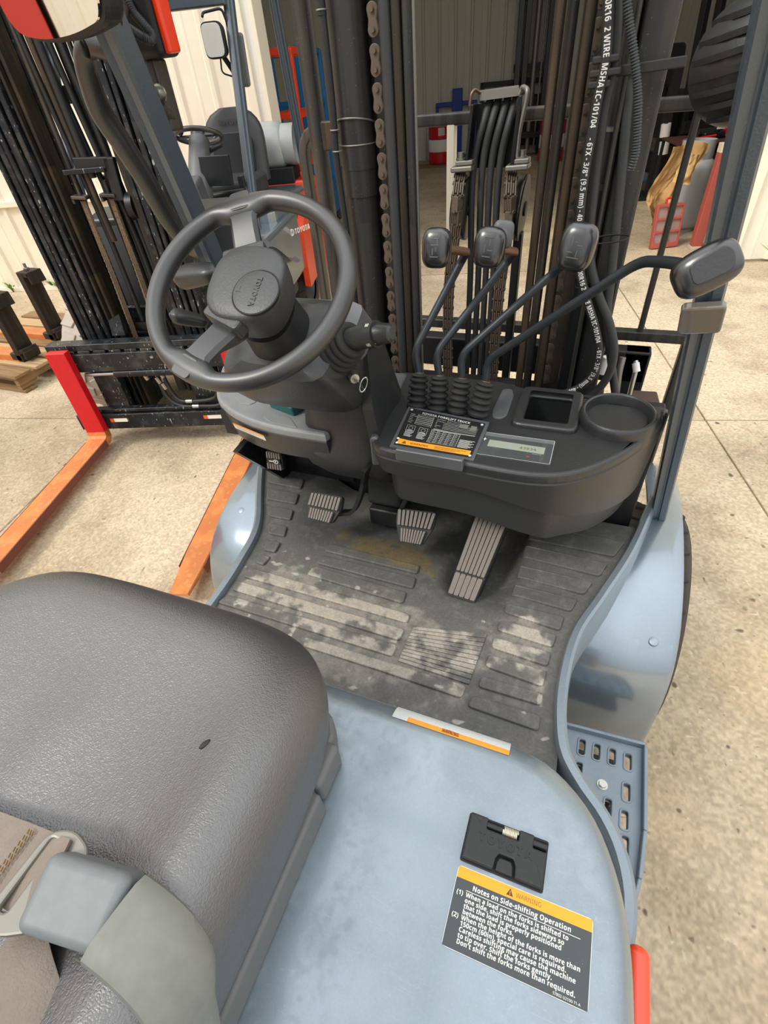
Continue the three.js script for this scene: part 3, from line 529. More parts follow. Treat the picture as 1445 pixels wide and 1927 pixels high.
{
  const c = [[0.002, -0.242], [0.045, -0.232], [0.083, -0.203], [0.107, -0.160], [0.118, -0.115], [0.122, -0.06]];
  const out = [...curve(c.map(([x, z]) => V(x, 0, z)), 20).map((p) => [p.x, p.z]), [0.126, 0.2], [0.126, 0.84], [-0.60, 0.84], [-0.60, 0.2], ...curve([...c].reverse().map(([x, z]) => V(-0.478 - x, 0, z)), 20).map((p) => [p.x, p.z])];
  const hood = part(lift, 'engine_hood', toCreasedNormals(slab(out, 0.62, HOOD - 0.62, 0.026, [], 6), 0.9), mHood, { label: 'glossy blue-grey engine hood with scuffs' });
  // gasket strip along the foot of the hood
  part(hood, 'hood_seal', sweep(curve(c.map(([x, z]) => V(x + 0.004, 0.70, z - 0.002)).concat([V(0.13, 0.70, 0.3)]), 40), [[-0.006, -0.012], [0.006, -0.012], [0.006, 0.012], [-0.006, 0.012]]), mRubber);
  sticker(hood, 'warning_label', S({ map: warnTex, roughness: 0.42 }), V(0.0335, HOOD + 0.0006, -0.0925), V(1, 0, -0.004), V(0, 0, -1), 0.1055, 0.0545, 0.003, 'black warning label with orange band and white text');
  // curved over the front shoulder
  const a = at(752, 1317, { y: HOOD - 0.006 }), b = at(962, 1398, { y: HOOD - 0.006 });
  part(hood, 'edge_label', grid(16, 8, (u, v) => { const x = lerp(a.x, b.x, u), th = lerp(0.2, 1.05, v), R = 0.0266; return V(x, HOOD - 0.026 + Math.cos(th) * R, -0.242 + 0.026 - Math.sin(th) * R); }, (p, u, v) => [u, v]), S({ map: edgeTex, roughness: 0.5, side: THREE.DoubleSide }), { keepUV: true, label: 'grey and orange warning strip on the front edge' });
  // latch
  const l = holder(lift, 'hood_latch', 'black plastic hood latch with a steel spring');
  const X = (px, py) => { const p = at(px, py, { y: HOOD + 0.006 }); return [p.x, p.z]; };
  const A = X(886, 1528), B = X(1032, 1573), C = X(1020, 1655), D = X(869, 1612), x0 = D[0], x1 = B[0], z0 = A[1], z1 = D[1], f = (u) => lerp(x0, x1, u), d = z1 - z0, gz = (v) => z0 + d * v;
  const tan = (B[1] - A[1]) * 0;
  part(l, 'latch_body', slab(soft([[f(0), gz(0)], [f(0.23), gz(0)], [f(0.23), gz(0.24)], [f(0.645), gz(0.24)], [f(0.645), gz(0)], [f(0.83), gz(0)], [f(0.83), gz(0.27)], [f(1), gz(0.27)], [f(1), gz(1)], [f(0.665), gz(1)], [f(0.655), gz(0.78)], [f(0.62), gz(0.66)], [f(0.44), gz(0.66)], [f(0.405), gz(0.78)], [f(0.395), gz(1)], [f(0), gz(1)]], 0.0012), HOOD + 0.001, 0.0075, 0.0012), mPlasticDark);
  part(l, 'thumb_tab', slab(soft([[f(0.425), gz(0.99)], [f(0.43), gz(0.8)], [f(0.46), gz(0.71)], [f(0.6), gz(0.71)], [f(0.63), gz(0.8)], [f(0.64), gz(0.99)]], 0.001), HOOD + 0.001, 0.0048, 0.0008), mPlasticDark);
  part(l, 'hinge_pin', rod(V(f(0.23), HOOD + 0.004, gz(0.12)), V(f(0.43), HOOD + 0.004, gz(0.12)), 0.0036), mBlackGloss);
  part(l, 'hinge_pin', rod(V(f(0.83), HOOD + 0.004, gz(0.13)), V(f(1), HOOD + 0.004, gz(0.13)), 0.0038), mBlackGloss);
  const hel = []; for (let i = 0; i <= 150; i++) { const t = i / 150, th = t * 9 * 2 * PI; hel.push(V(lerp(f(0.44), f(0.63), t), HOOD + 0.0046 + Math.cos(th) * 0.0034, gz(0.125) + Math.sin(th) * 0.0034)); }
  part(l, 'spring', new THREE.TubeGeometry(new THREE.CatmullRomCurve3(hel), 300, 0.0007, 6), S({ color: 0xd8d2bf, roughness: 0.35, metalness: 0.6 }));
  part(l, 'latch_base', slab(rect(x1 - x0 + 0.003, d + 0.003, 0.002, (x0 + x1) / 2, (z0 + z1) / 2), HOOD - 0.001, 0.002, 0.0005), mBlack);
  part(l, 'lettering', letters('TOYOTA', 0.0068, 0.0006, 0.0012).applyMatrix4(M4().makeRotationX(-PI / 2)).translate(f(0.5), HOOD + 0.0085, gz(0.45)), mPlasticDark);
}
// ───────────── seat, belt, buckle ─────────────
{
  const seat = holder(lift, 'seat', 'black vinyl seat with a torn spot and a grey lap belt');
  const cx = -0.352, cz = 0.022, a = 0.212, b = 0.255, N = 120;
  const prof = [[0.90, 1.026], [0.965, 1.032], [0.99, 1.05], [1.0, 1.072], [0.995, 1.092], [0.975, 1.110], [0.94, 1.1245], [0.89, 1.1345], [0.83, 1.1385], [0.77, 1.137], [0.70, 1.132], [0.62, 1.1265], [0.53, 1.122], [0.43, 1.119], [0.32, 1.117], [0.2, 1.1165], [0.1, 1.116], [0.001, 1.116]];
  const pos = [], uv = [], idx = [];
  const top = (x, z) => { // sculpted pan
    const u = (x - cx) / a, w = (z - cz) / b, gr = (q, s) => Math.exp(-q * q / (s * s));
    let y = 0; y -= 0.012 * gr(u, 0.5) * smooth(-0.75, 0.1, w); // dished pan
    y -= 0.006 * gr(Math.abs(u) - 0.50 - 0.1 * (0.5 - w), 0.055) * smooth(-0.35, 0.05, w); // side creases
    y -= 0.010 * smooth(-0.35, -1, w) * (1 - 0.4 * Math.abs(u)); // falls to the front
    y += 0.004 * gr(u, 0.16) * smooth(-0.6, -0.3, w) * (1 - smooth(0.2, 0.6, w)); // centre swell
    return y;
  };
  let L = 0; const Ls = prof.map((p, i) => { if (i) L += Math.hypot((prof[i][0] - prof[i - 1][0]) * 0.23, prof[i][1] - prof[i - 1][1]); return L; });
  prof.forEach(([s, y], k) => { for (let i = 0; i <= N; i++) {
    const th = i / N * 2 * PI, c = Math.cos(th), sn = Math.sin(th), e = lerp(2, 4.6, smooth(0, 0.8, s)), r = 1 / Math.pow(Math.pow(Math.abs(c), e) + Math.pow(Math.abs(sn), e), 1 / e);
    const x = cx + a * s * r * c, z = cz + b * s * r * sn, inside = smooth(0.98, 0.7, s), yy = y + inside * top(x, z) - (k > 4 ? 0.010 * smooth(-0.5, -1, (z - cz) / b) * smooth(0.6, 1.0, s) : 0);
    pos.push(x, yy, z); const q = L - Ls[k]; uv.push(c * q * r, sn * q * r);
  } });
  for (let k = 0; k < prof.length - 1; k++) for (let i = 0; i < N; i++) { const p = k * (N + 1) + i, q = p + N + 1; idx.push(p, q, p + 1, p + 1, q, q + 1); }
  const g = new THREE.BufferGeometry(); g.setAttribute('position', new THREE.Float32BufferAttribute(pos, 3)); g.setAttribute('uv', new THREE.Float32BufferAttribute(uv, 2)); g.setIndex(idx); g.computeVertexNormals();
  { const n = g.attributes.normal; for (let k = 0; k < prof.length; k++) { const p = k * (N + 1), q = p + N; for (const [i, j] of [[p, q]]) { const v = V(n.getX(i) + n.getX(j), n.getY(i) + n.getY(j), n.getZ(i) + n.getZ(j)).normalize(); n.setXYZ(i, v.x, v.y, v.z); n.setXYZ(j, v.x, v.y, v.z); } } }
  part(seat, 'cushion', g, mSeat, { keepUV: true, label: 'grained black vinyl seat cushion' });
  const t = at(387, 1403, { y: 1.128 });
  part(seat, 'tear', place(lathe([[0, 0.0006], [0.0024, 0.0006], [0.003, 0], [0, -0.002]], 12).scale(0.7, 1, 1.6), [t.x, 1.1305, t.z], [0.1, -0.5, -0.05]), mBlack);
  part(seat, 'seat_pan', merge(slab(soft([[cx - 0.2, -0.2], [cx + 0.2, -0.2], [cx + 0.2, 0.3], [cx - 0.2, 0.3]], [0.05, 0.05, 0.02, 0.02]), HOOD, 0.034, 0.003)), mSeatPan);
  part(seat, 'pan_flange', merge(lim(cx + 0.18, cx + 0.210, HOOD, 1.036, -0.12, 0.3, 0.004), lim(cx + 0.17, cx + 0.206, HOOD, 1.036, -0.165, -0.123, 0.006)), mSeatPan);
  part(seat, 'backrest', grid(30, 30, (u, v) => { const x = cx + (u - 0.5) * 0.42, y = 1.1 + v * 0.5, e = 1 - Math.pow(Math.abs(2 * u - 1), 5); return V(x, y, 0.30 + 0.12 * v + 0.05 * (1 - e)); }), S({ color: 0x5a5b5c, roughness: 0.5, side: THREE.DoubleSide }));
  // lap belt
  const path = curve([V(-0.56, 1.10, 0.045), V(-0.5, 1.138, 0.032), V(-0.42, 1.128, 0.022), V(-0.34, 1.127, 0.014), V(-0.28, 1.137, 0.009), V(-0.246, 1.147, 0.007)], 40);
  part(seat, 'lap_belt', loft(path.map((p, i) => { const w = lerp(0.026, 0.02, i / 40); return [V(p.x - 0.004, p.y, p.z - w), V(p.x + 0.004, p.y + 0.002, p.z + w * 0.1), V(p.x + 0.006, p.y - 0.001, p.z + w), V(p.x + 0.006, p.y - 0.0035, p.z + w), V(p.x + 0.004, p.y - 0.001, p.z + w * 0.1), V(p.x - 0.004, p.y - 0.0025, p.z - w)]; })), mBelt, { label: 'faded tan lap belt webbing' });
  const st = []; for (const dx of [-0.002, 0.0, 0.002]) for (let i = 0; i < 10; i++) st.push(rod(V(-0.285 + dx, 1.1395, -0.008 + i * 0.0036), V(-0.284 + dx, 1.1395, -0.0056 + i * 0.0036), 0.0005, 0.0005, 5));
  part(seat, 'belt_stitching', merge(st), S({ color: 0x7a6038, roughness: 0.9 }));
  const bk = holder(lift, 'belt_buckle', 'worn grey seat belt buckle');
  part(bk, 'tongue', slab(soft([[-0.234, -0.013], [-0.254, -0.019], [-0.270, -0.012], [-0.272, 0.032], [-0.256, 0.041], [-0.234, 0.03]], 0.008), 1.1395, 0.0045, 0.0015, [rect(0.007, 0.04, 0.003, -0.262, 0.010)]), mSteelDull);
  part(bk, 'buckle_body', merge(box(0.056, 0.030, 0.040, [-0.219, 1.141, 0.008], [0.25, 0.12, -0.12], 0.007, 3)), mBuckle);
  const sl = curve([V(-0.194, 1.139, 0.008), V(-0.178, 1.135, 0.0095), V(-0.164, 1.127, 0.013), V(-0.153, 1.108, 0.022), V(-0.145, 1.07, 0.04), V(-0.14, 1.01, 0.07)], 26);
  part(bk, 'buckle_sleeve', loft(sl.map((p, i) => { const t2 = (sl[i + 1] ?? p).clone().sub(sl[i - 1] ?? p).normalize(), w = lerp(0.0235, 0.0175, smooth(0.3, 0.5, i / 26)), h = lerp(0.0175, 0.0125, smooth(0.3, 0.5, i / 26)), side = V(-0.1, 0.1, 1).normalize(), n = V().crossVectors(side, t2).normalize(); const r = []; for (let k = 0; k < 20; k++) { const th = k / 20 * 2 * PI, c = Math.cos(th), s = Math.sin(th), q = Math.pow(Math.pow(Math.abs(c), 4) + Math.pow(Math.abs(s), 4), -0.25); r.push(p.clone().addScaledVector(side, c * q * w).addScaledVector(n, s * q * h)); } return r; })), mBuckleDark);
  part(bk, 'lower_belt', loft(curve([V(-0.262, 1.118, 0.035), V(-0.235, 1.128, 0.05), V(-0.20, 1.122, 0.07), V(-0.17, 1.10, 0.10), V(-0.15, 1.06, 0.13)], 20).map((p) => [V(p.x, p.y, p.z - 0.02), V(p.x, p.y + 0.006, p.z), V(p.x, p.y, p.z + 0.024), V(p.x, p.y - 0.006, p.z + 0.02), V(p.x, p.y - 0.006, p.z - 0.018)])), mBelt);
}
// ───────────── dashboard ─────────────
const dashFront = [[-0.335, -0.70], [-0.318, -0.682], [-0.287, -0.674], [-0.149, -0.670], [-0.075, -0.667], [-0.044, -0.669], [-0.005, -0.678], [0.034, -0.702], [0.087, -0.761], [0.136, -0.848], [0.160, -0.915], [0.162, -0.932]];
const dashBack = [[0.150, -0.938], [0.016, -0.946], [-0.102, -0.956], [-0.154, -0.972], [-0.36, -0.972], [-0.39, -0.96]];
const circleXZ = (cx, cz, r, n = 40, k = 1) => Array.from({ length: n }, (_, i) => [cx + r * Math.cos(i / n * 2 * PI), cz + r * k * Math.sin(i / n * 2 * PI)]);
const CUP = [0.0745, -0.864], TRAY = [-0.045, -0.874];
const skirt = (list, yTop, yBot, inset, thick = 0.012) => { // hanging band below an edge
  const p = curve(list.map(([x, z]) => V(x, 0, z)), 50), c = V(-0.1, 0, -0.85);
  return loft(p.map((q, i) => { const t = (p[i + 1] ?? q).clone().sub(p[i - 1] ?? q).normalize(), n = V(-t.z, 0, t.x); if (n.dot(c.clone().sub(q)) < 0) n.negate(); const k = i / 50, yb = yBot(k), I = (d, y) => q.clone().addScaledVector(n, d).setY(y); return [I(0.004, yTop), I(0, yTop - 0.008), I(inset, yb), I(inset + thick, yb), I(thick + 0.004, yTop)]; }), { crease: 0.5 });
};
{
  const d = holder(lift, 'dashboard', 'black moulded dashboard with tray and cup holder');
  part(d, 'dash_top', slab([...curve(dashFront.map(([x, z]) => V(x, 0, z)), 40).map((p) => [p.x, p.z]), ...dashBack], 0.978, 0.022, 0.007, [rect(0.092, 0.122, 0.012, ...TRAY), circleXZ(...CUP, 0.055, 40, 1.1)], 4), mPlastic);
  part(d, 'dash_skirt', skirt(dashFront, 0.986, (k) => lerp(0.94, 0.832, smooth(0.25, 1, k)), 0.010), mPlastic);
  const low = dashFront.map(([x, z]) => [x - (x > 0 ? 0.016 : 0) + (x < -0.28 ? 0.02 : 0), z - 0.028]);
  part(d, 'dash_underside', skirt(low, 0.95, (k) => lerp(0.86, 0.765, smooth(0.2, 1, k)), 0.006, 0.03), mPlastic);
  part(d, 'bulkhead', merge(lim(-0.745, 0.165, 0.60, 0.975, -1.0, -0.95, 0.004), lim(-0.30, 0.0, 0.84, 0.925, -0.95, -0.73, 0), lim(-0.74, -0.3, 0.9, 0.96, -0.97, -0.78, 0)), mBlack);
  part(d, 'dash_side_cheek', slab(soft([[-0.392, -0.955], [-0.352, -0.955], [-0.322, -0.70], [-0.336, -0.695]], 0.004), 0.94, 0.066, 0.008, [], 3), mPlasticPale);
  // tray
  const tr = holder(lift, 'storage_tray');
  part(tr, 'tray_rim', slab(rect(0.116, 0.146, 0.018, ...TRAY), 0.994, 0.015, 0.005, [rect(0.090, 0.120, 0.012, ...TRAY)], 3), mPlastic);
  part(tr, 'tray_walls', slab(rect(0.098, 0.128, 0.014, ...TRAY), 0.935, 0.062, 0, [rect(0.0895, 0.1195, 0.012, ...TRAY)]), mPlasticDark);
  part(tr, 'tray_floor', slab(rect(0.096, 0.126, 0.012, ...TRAY), 0.932, 0.004, 0), mPlasticDark);
  // cup holder
  part(d, 'cup_holder', merge(place(lathe([[0.064, -0.02], [0.064, 0.012], [0.062, 0.020], [0.058, 0.022], [0.0545, 0.019], [0.052, 0.0], [0.046, -0.08], [0, -0.082], [0, -0.086], [0.053, -0.086], [0.056, -0.02], [0.064, -0.02]], 48).scale(1, 1, 1.1), [CUP[0], 1.0, CUP[1]]), slab(soft([[CUP[0] - 0.066, CUP[1] - 0.06], [CUP[0] + 0.060, CUP[1] - 0.05], [CUP[0] + 0.045, CUP[1] + 0.05], [CUP[0] - 0.04, CUP[1] + 0.066]], 0.05, 8), 0.994, 0.010, 0.004, [circleXZ(...CUP, 0.059, 40, 1.1)])), mPlastic);
  // oval blank
  part(d, 'switch_blank', slab(soft(xz([[946, 731], [964, 731], [967, 744], [954, 782], [942, 787], [926, 784], [926, 772]], 1.003), 0.008, 6), 0.997, 0.006, 0.0022), mPlasticPale);
  // hour meter
  const lcdTex = canvasTex(640, 380, (x, w, h) => { const g = '#4b4e50'; x.fillStyle = g; x.fillRect(0, 0, w, h); x.fillStyle = '#6d7372'; x.fillRect(0, 0, w, 60); x.fillStyle = '#9aa394'; x.save(); x.translate(70, 120); x.transform(1, 0.02, 0, 1, 0, 0); x.fillRect(0, 0, 500, 110); x.fillStyle = '#3a3f3a'; x.font = '50px monospace'; x.fillText('43834', 280, 76); x.restore(); x.fillStyle = '#e9ebe8'; x.fillRect(22, 96, 8, 50); x.fillRect(12, 116, 30, 9); x.fillStyle = '#b84632'; x.fillRect(430, 300, 26, 14); x.fillStyle = '#8c9090'; x.fillRect(470, 250, 80, 8); x.strokeStyle = '#c4c9c8'; x.lineWidth = 5; x.strokeRect(4, 4, w - 8, h - 8); });
  const lc = xz([[912, 813], [1045, 832], [1033, 874], [897, 855]], 1.001), cxm = (lc[0][0] + lc[1][0] + lc[2][0] + lc[3][0]) / 4, czm = (lc[0][1] + lc[1][1] + lc[2][1] + lc[3][1]) / 4;
  const me = holder(lift, 'hour_meter', 'small rectangular display under a clear window');
  part(me, 'meter_bezel', slab(rect(0.128, 0.077, 0.004, cxm, czm), 0.997, 0.0045, 0.0015), mPlasticDark);
  sticker(me, 'meter_face', Ph({ map: lcdTex, roughness: 0.25, clearcoat: 1, clearcoatRoughness: 0.03 }), V(cxm, 1.0019, czm), V(1, 0, 0), V(0, 0, -1), 0.122, 0.071, 0.003);
  // data plate
  const plateTex = canvasTex(1400, 980, (x, w, h) => {
    x.fillStyle = '#1c1e1f'; x.fillRect(0, 0, w, h); x.fillStyle = '#dcdcd4'; x.strokeStyle = '#cfcfc6'; x.lineWidth = 5; x.textBaseline = 'middle';
    x.font = 'bold 74px sans-serif'; x.textAlign = 'center'; x.fillText('TOYOTA FORKLIFT TRUCK', 700, 70); x.textAlign = 'left';
    x.font = '26px sans-serif'; for (const [i, s] of ['MODEL', 'FRAME NO.', 'TYPE', 'MAST', 'ATTACH.', 'TREAD'].entries()) { x.fillText(s, 60, 140 + i * 44); x.strokeRect(200, 122 + i * 44, 300, 36); }
    x.font = '24px sans-serif'; x.fillText('TRUCK WEIGHT', 560, 140); x.strokeRect(760, 122, 240, 40); x.fillText('MINIMUM', 1030, 140); for (let i = 0; i < 5; i++) { x.fillRect(700, 196 + i * 38, 620, 5); x.fillText(['WITHIN ±5%', 'kg', 'lb', 'TIRE SIZE', 'kPa'][i], 560, 190 + i * 38); }
    x.fillStyle = '#77786f'; x.fillRect(980, 150, 150, 90); x.fillRect(1180, 130, 110, 130); x.fillStyle = '#dcdcd4';
    for (let i = 0; i < 2; i++) { const a = 90 + i * 230; x.strokeRect(a, 440, 150, 150); x.beginPath(); x.arc(a + 75, 505, 38, 0, 7); x.stroke(); x.fillRect(a + 20, 560, 110, 14); for (let k = 0; k < 5; k++) x.fillRect(a, 606 + k * 26, 150 - 20 * (k % 3), 9); }
    x.strokeRect(540, 430, 520, 340); for (let r = 0; r < 7; r++) { x.fillRect(540, 430 + r * 49, 520, 4); for (let c = 0; c < 5; c++) { x.fillText(String(500 + 37 * ((r * 5 + c) % 11)), 556 + c * 104, 456 + r * 49); } } for (let c = 1; c < 5; c++) x.fillRect(540 + c * 104, 430, 4, 340);
    for (let k = 0; k < 9; k++) x.fillRect(1090, 560 + k * 25, 270 - 40 * (k % 3), 9); for (let k = 0; k < 3; k++) x.fillRect(560, 392 + k * 12, 760, 4);
    x.fillStyle = '#f0a02c'; x.fillRect(40, 810, 1320, 130); triangleMark(x, 160, 880, 44, '#3a2410', '#f0a02c'); x.fillStyle = '#6b3514'; x.font = 'bold 70px sans-serif'; x.fillText('WARNING', 270, 880); x.fillStyle = '#5a3a14'; for (let k = 0; k < 3; k++) x.fillRect(720, 846 + k * 30, 560 - 90 * k, 10);
    wear(x, w, h, 60, '#6c6e6c', 4);
  });
  const c4 = [[772, 768], [913, 797], [886, 861], [741, 836]].map(([a, b], i) => at(a, b, { y: i < 2 ? 1.008 : 1.003 }));
  const pl = holder(lift, 'data_plate', 'black data plate with white print and an orange warning bar');
  const Q = (u, v) => c4[0].clone().lerp(c4[1], u).lerp(c4[3].clone().lerp(c4[2], u), v);
  part(pl, 'plate_sheet', grid(1, 1, Q, (p, u, v) => [u, 1 - v]), S({ map: plateTex, roughness: 0.4, side: THREE.DoubleSide }), { keepUV: true });
  for (const [u, v] of [[0.03, 0.04], [0.97, 0.06], [0.98, 0.96], [0.02, 0.84], [0.03, 0.95]]) { const p = Q(u, v); part(pl, 'rivet', place(new THREE.SphereGeometry(0.0026, 12, 6, 0, 2 * PI, 0, PI / 2).scale(1, 0.6, 1), p.setY(p.y + 0.0002)), mWhite); }
  const bed = [c4[0].clone().add(V(-0.006, -0.001, -0.008)), c4[1].clone().add(V(0.006, -0.001, -0.008)), c4[2].clone().add(V(0.006, -0.001, 0.006)), c4[3].clone().add(V(-0.006, -0.001, 0.006))];
  part(pl, 'plate_bed', loft([bed, bed.map((p) => p.clone().setY(0.985))].map((r) => r), { crease: 0.3 }), mPlasticPale);
  part(d, 'plate_tab', bar(at(746, 852, { z: -0.672 }), at(872, 874, { z: -0.668 }), 0.014, 0.024, V(0, 1, 0), 0.003), mPlasticPale);
  // the half beyond the column
  const L = xz([[612, 820], [560, 812], [530, 807], [495, 799], [460, 787], [430, 771], [409, 749], [408, 722], [418, 690]], 0.975);
  const Lb = [[-0.835, -1.02], [-0.6, -1.06], [-0.46, -1.0], [-0.44, -0.76]];
  const lt = part(d, 'dash_top', slab([...curve([...L].map(([x, z]) => V(x, 0, z)), 36).map((p) => [p.x, p.z]), ...Lb], 0.955, 0.022, 0.008, [], 4), mPlasticDustyLit);
  part(d, 'dash_skirt', skirt([...L], 0.965, (k) => lerp(0.905, 0.895, k), 0.010).clone(), mPlastic);
  const fl = xz([[440, 745], [487, 742], [481, 757], [470, 762], [452, 760]], 0.978);
  part(d, 'fuse_lid', slab(soft(fl, 0.003), 0.975, 0.004, 0.0012), mPlasticDustyLit);
  part(d, 'moulded_recess', slab(soft(xz([[500, 775], [545, 785], [560, 805], [510, 795], [495, 785]], 0.978), 0.006), 0.9755, 0.003, 0.0012), mPlasticDustyLit);
  const tb = at(540, 758, { y: 0.99 }); part(d, 'teal_cover', box(0.075, 0.03, 0.04, [tb.x, 0.99, tb.z], [0.2, -0.3, 0], 0.004), mPlasticTeal);
  const la = at(474, 808, { z: -0.705 });
  const labTex = canvasTex(500, 120, (x, w, h) => { x.fillStyle = '#d9d4c6'; x.fillRect(0, 0, w, h); x.fillStyle = '#eaa04a'; x.fillRect(0, 0, w, 42); x.fillStyle = '#8b8a84'; for (let k = 0; k < 4; k++) x.fillRect(40, 56 + k * 15, 400 - 60 * k, 5); });
  { const a = at(452, 796, { y: 0.945 }), b = at(511, 820, { y: 0.945 }); const dir = b.clone().sub(a); sticker(d, 'side_label', S({ map: labTex, roughness: 0.5, side: THREE.DoubleSide }), a.clone().add(b).multiplyScalar(0.5).add(V(-0.009, 0.0, 0.012)), dir, V(0, 1, 0.2), dir.length(), 0.016, 0.002); }
  part(d, 'kick_panel', merge(lim(-0.72, -0.5, 0.70, 0.85, -0.93, -0.915, 0.003), loft([[V(-0.69, 0.88, -0.74), V(-0.69, 0.70, -0.88), V(-0.69, 0.70, -0.94), V(-0.69, 0.9, -0.94)], [V(-0.705, 0.88, -0.74), V(-0.705, 0.70, -0.88), V(-0.705, 0.70, -0.94), V(-0.705, 0.9, -0.94)]], { crease: 0.3 })), mBlackGloss);
}
// ───────────── pedals ─────────────
const warp = (g, c, lift_ = 1) => { // unit-square slab onto the four corners c (u right, v down)
  const n = c[1].clone().sub(c[0]).cross(c[3].clone().sub(c[0])).normalize(); if (n.y < 0) n.negate(); const p = g.attributes.position;
  for (let i = 0; i < p.count; i++) { const u = p.getX(i), v = p.getZ(i), q = c[0].clone().lerp(c[1], u).lerp(c[3].clone().lerp(c[2], u), v).addScaledVector(n, p.getY(i) * lift_); p.setXYZ(i, q.x, q.y, q.z); }
  g.computeVertexNormals(); return g;
};
function unitSlab(pts, h) { const s = new THREE.Shape(pts.map(([x, z]) => new THREE.Vector2(x, -z))); const g = new THREE.ExtrudeGeometry(s, { depth: h, bevelEnabled: false, curveSegments: 6 }); g.rotateX(-PI / 2); return g; }
{
  const worn = S({ color: 0x7d756f, roughness: 0.7, map: rep(mottle, 24) });
  function pedal(name, label, px, ys, arm) {
    const h = holder(lift, name, label), c = px.map(([a, b], i) => at(a, b, { y: ys[i] }));
    part(h, 'pedal_plate', warp(unitSlab(soft([[0.04, 0], [0.96, 0], [1, 0.45], [0.86, 1], [0.14, 1], [0, 0.45]], 0.12), 0.012), c), mRubber);
    const ribs = []; for (let i = 0; i < 9; i++) { const u = 0.1 + i * 0.1, e = 0.034; ribs.push(warp(unitSlab(soft([[u - e, 0.04], [u + e, 0.04], [u + e, 0.50], [u - e, 0.50]], 0.02), 0.020), c)); const uu = lerp(0.19, 0.81, i / 8); ribs.push(warp(unitSlab(soft([[uu - e * 0.8, 0.58], [uu + e * 0.8, 0.58], [lerp(uu, 0.5, 0.08) + e * 0.75, 0.97], [lerp(uu, 0.5, 0.08) - e * 0.75, 0.97]], 0.02), 0.020), c)); }
    ribs.forEach((g) => part(h, 'pedal_rib', g, worn));
    part(h, 'pedal_arm', sweep(curve(arm, 20), [[-0.004, -0.011], [0.004, -0.011], [0.004, 0.011], [-0.004, 0.011]], V(0, 0.3, 1)), mBlackGloss);
  }
  const A = (a, b, y) => at(a, b, { y });
  pedal('inching_pedal', 'ribbed pedal on a long black arm', [[590, 925], [652, 936], [637, 988], [575, 972]], [0.800, 0.800, 0.755, 0.755], [A(640, 965, 0.765), A(664, 962, 0.775), A(678, 935, 0.81), A(686, 905, 0.86), A(690, 880, 0.92)]);
  pedal('brake_pedal', 'worn ribbed brake pedal', [[748, 956], [828, 966], [804, 1029], [746, 1018]], [0.795, 0.795, 0.745, 0.745], [A(750, 975, 0.77), A(757, 955, 0.80), A(766, 935, 0.83), A(770, 905, 0.88)]);
  // parking brake pedal: upright, ribbed, with a printed mark
  const h = holder(lift, 'parking_brake_pedal', 'small ribbed parking brake pedal with a white mark'), c = [[505, 843], [534, 847], [539, 880], [508, 876]].map(([a, b]) => at(a, b, { z: -0.80 }));
  const w = (g) => { const n = V(0, 0.1, 1).normalize(), p = g.attributes.position; for (let i = 0; i < p.count; i++) { const u = p.getX(i), v = p.getZ(i), q = c[0].clone().lerp(c[1], u).lerp(c[3].clone().lerp(c[2], u), v).addScaledVector(n, p.getY(i)); p.setXYZ(i, q.x, q.y, q.z); } g.computeVertexNormals(); return g; };
  part(h, 'pedal_plate', w(unitSlab(soft([[0, 0.1], [0.1, 0], [0.9, 0], [1, 0.1], [1, 1], [0, 1]], 0.1), 0.012)), mBlack);
  for (let i = 0; i < 6; i++) for (const [v0, v1] of [[0.03, 0.34], [0.64, 0.97]]) { const u = 0.12 + i * 0.15; part(h, 'pedal_rib', w(unitSlab([[u - 0.045, v0], [u + 0.045, v0], [u + 0.045, v1], [u - 0.045, v1]], 0.017)), worn); }
  const pk = canvasTex(200, 100, (x) => { x.fillStyle = '#17181a'; x.fillRect(0, 0, 200, 100); x.strokeStyle = '#f2f2ee'; x.lineWidth = 9; x.beginPath(); x.arc(135, 50, 34, 0, 7); x.stroke(); x.fillStyle = '#f2f2ee'; x.font = 'bold 46px sans-serif'; x.fillText('P', 120, 67); x.fillRect(28, 42, 60, 16); });
  { const m = c[0].clone().add(c[1]).add(c[2]).add(c[3]).multiplyScalar(0.25).add(V(0, 0.001, 0.0165)); sticker(h, 'pedal_mark', S({ map: pk, roughness: 0.5 }), m, c[1].clone().sub(c[0]), V(0, 1, -0.1), 0.034, 0.014, 0.001); }
  part(h, 'pedal_arm', rod(c[0].clone().add(V(0.02, -0.01, 0)), V(-0.63, 0.93, -0.92), 0.008), mBlack);
  // accelerator
  const ac = holder(lift, 'accelerator_pedal', 'long ribbed rubber accelerator pedal'), q = [at(905, 948, { y: 0.806 }), at(967, 962, { y: 0.806 }), at(895, 1136, { y: 0.688 }), at(843, 1119, { y: 0.688 })];
  part(ac, 'pedal_plate', warp(unitSlab(soft([[0, 0], [1, 0], [1, 1], [0, 1]], 0.05), 0.012), q), mRubber);
  for (let i = 0; i < 7; i++) { const u = 0.09 + i * 0.137, e = 0.056; part(ac, 'pedal_rib', warp(unitSlab(soft([[u - e, 0.015], [u + e, 0.015], [u + e, 0.74], [u - e, 0.74]], 0.02), 0.0175), q), worn); }
  for (let i = 0; i < 5; i++) { const u = 0.12 + i * 0.19, e = 0.085; part(ac, 'pedal_rib', warp(unitSlab(soft([[u - e, 0.76], [u + e, 0.76], [u + e, 0.985], [u - e, 0.985]], 0.03), 0.017), q), worn); }
  part(ac, 'pedal_side', warp(unitSlab([[0.02, 0.02], [0.98, 0.02], [0.98, 0.98], [0.02, 0.98]], 0.03), q, -1), mBlack);
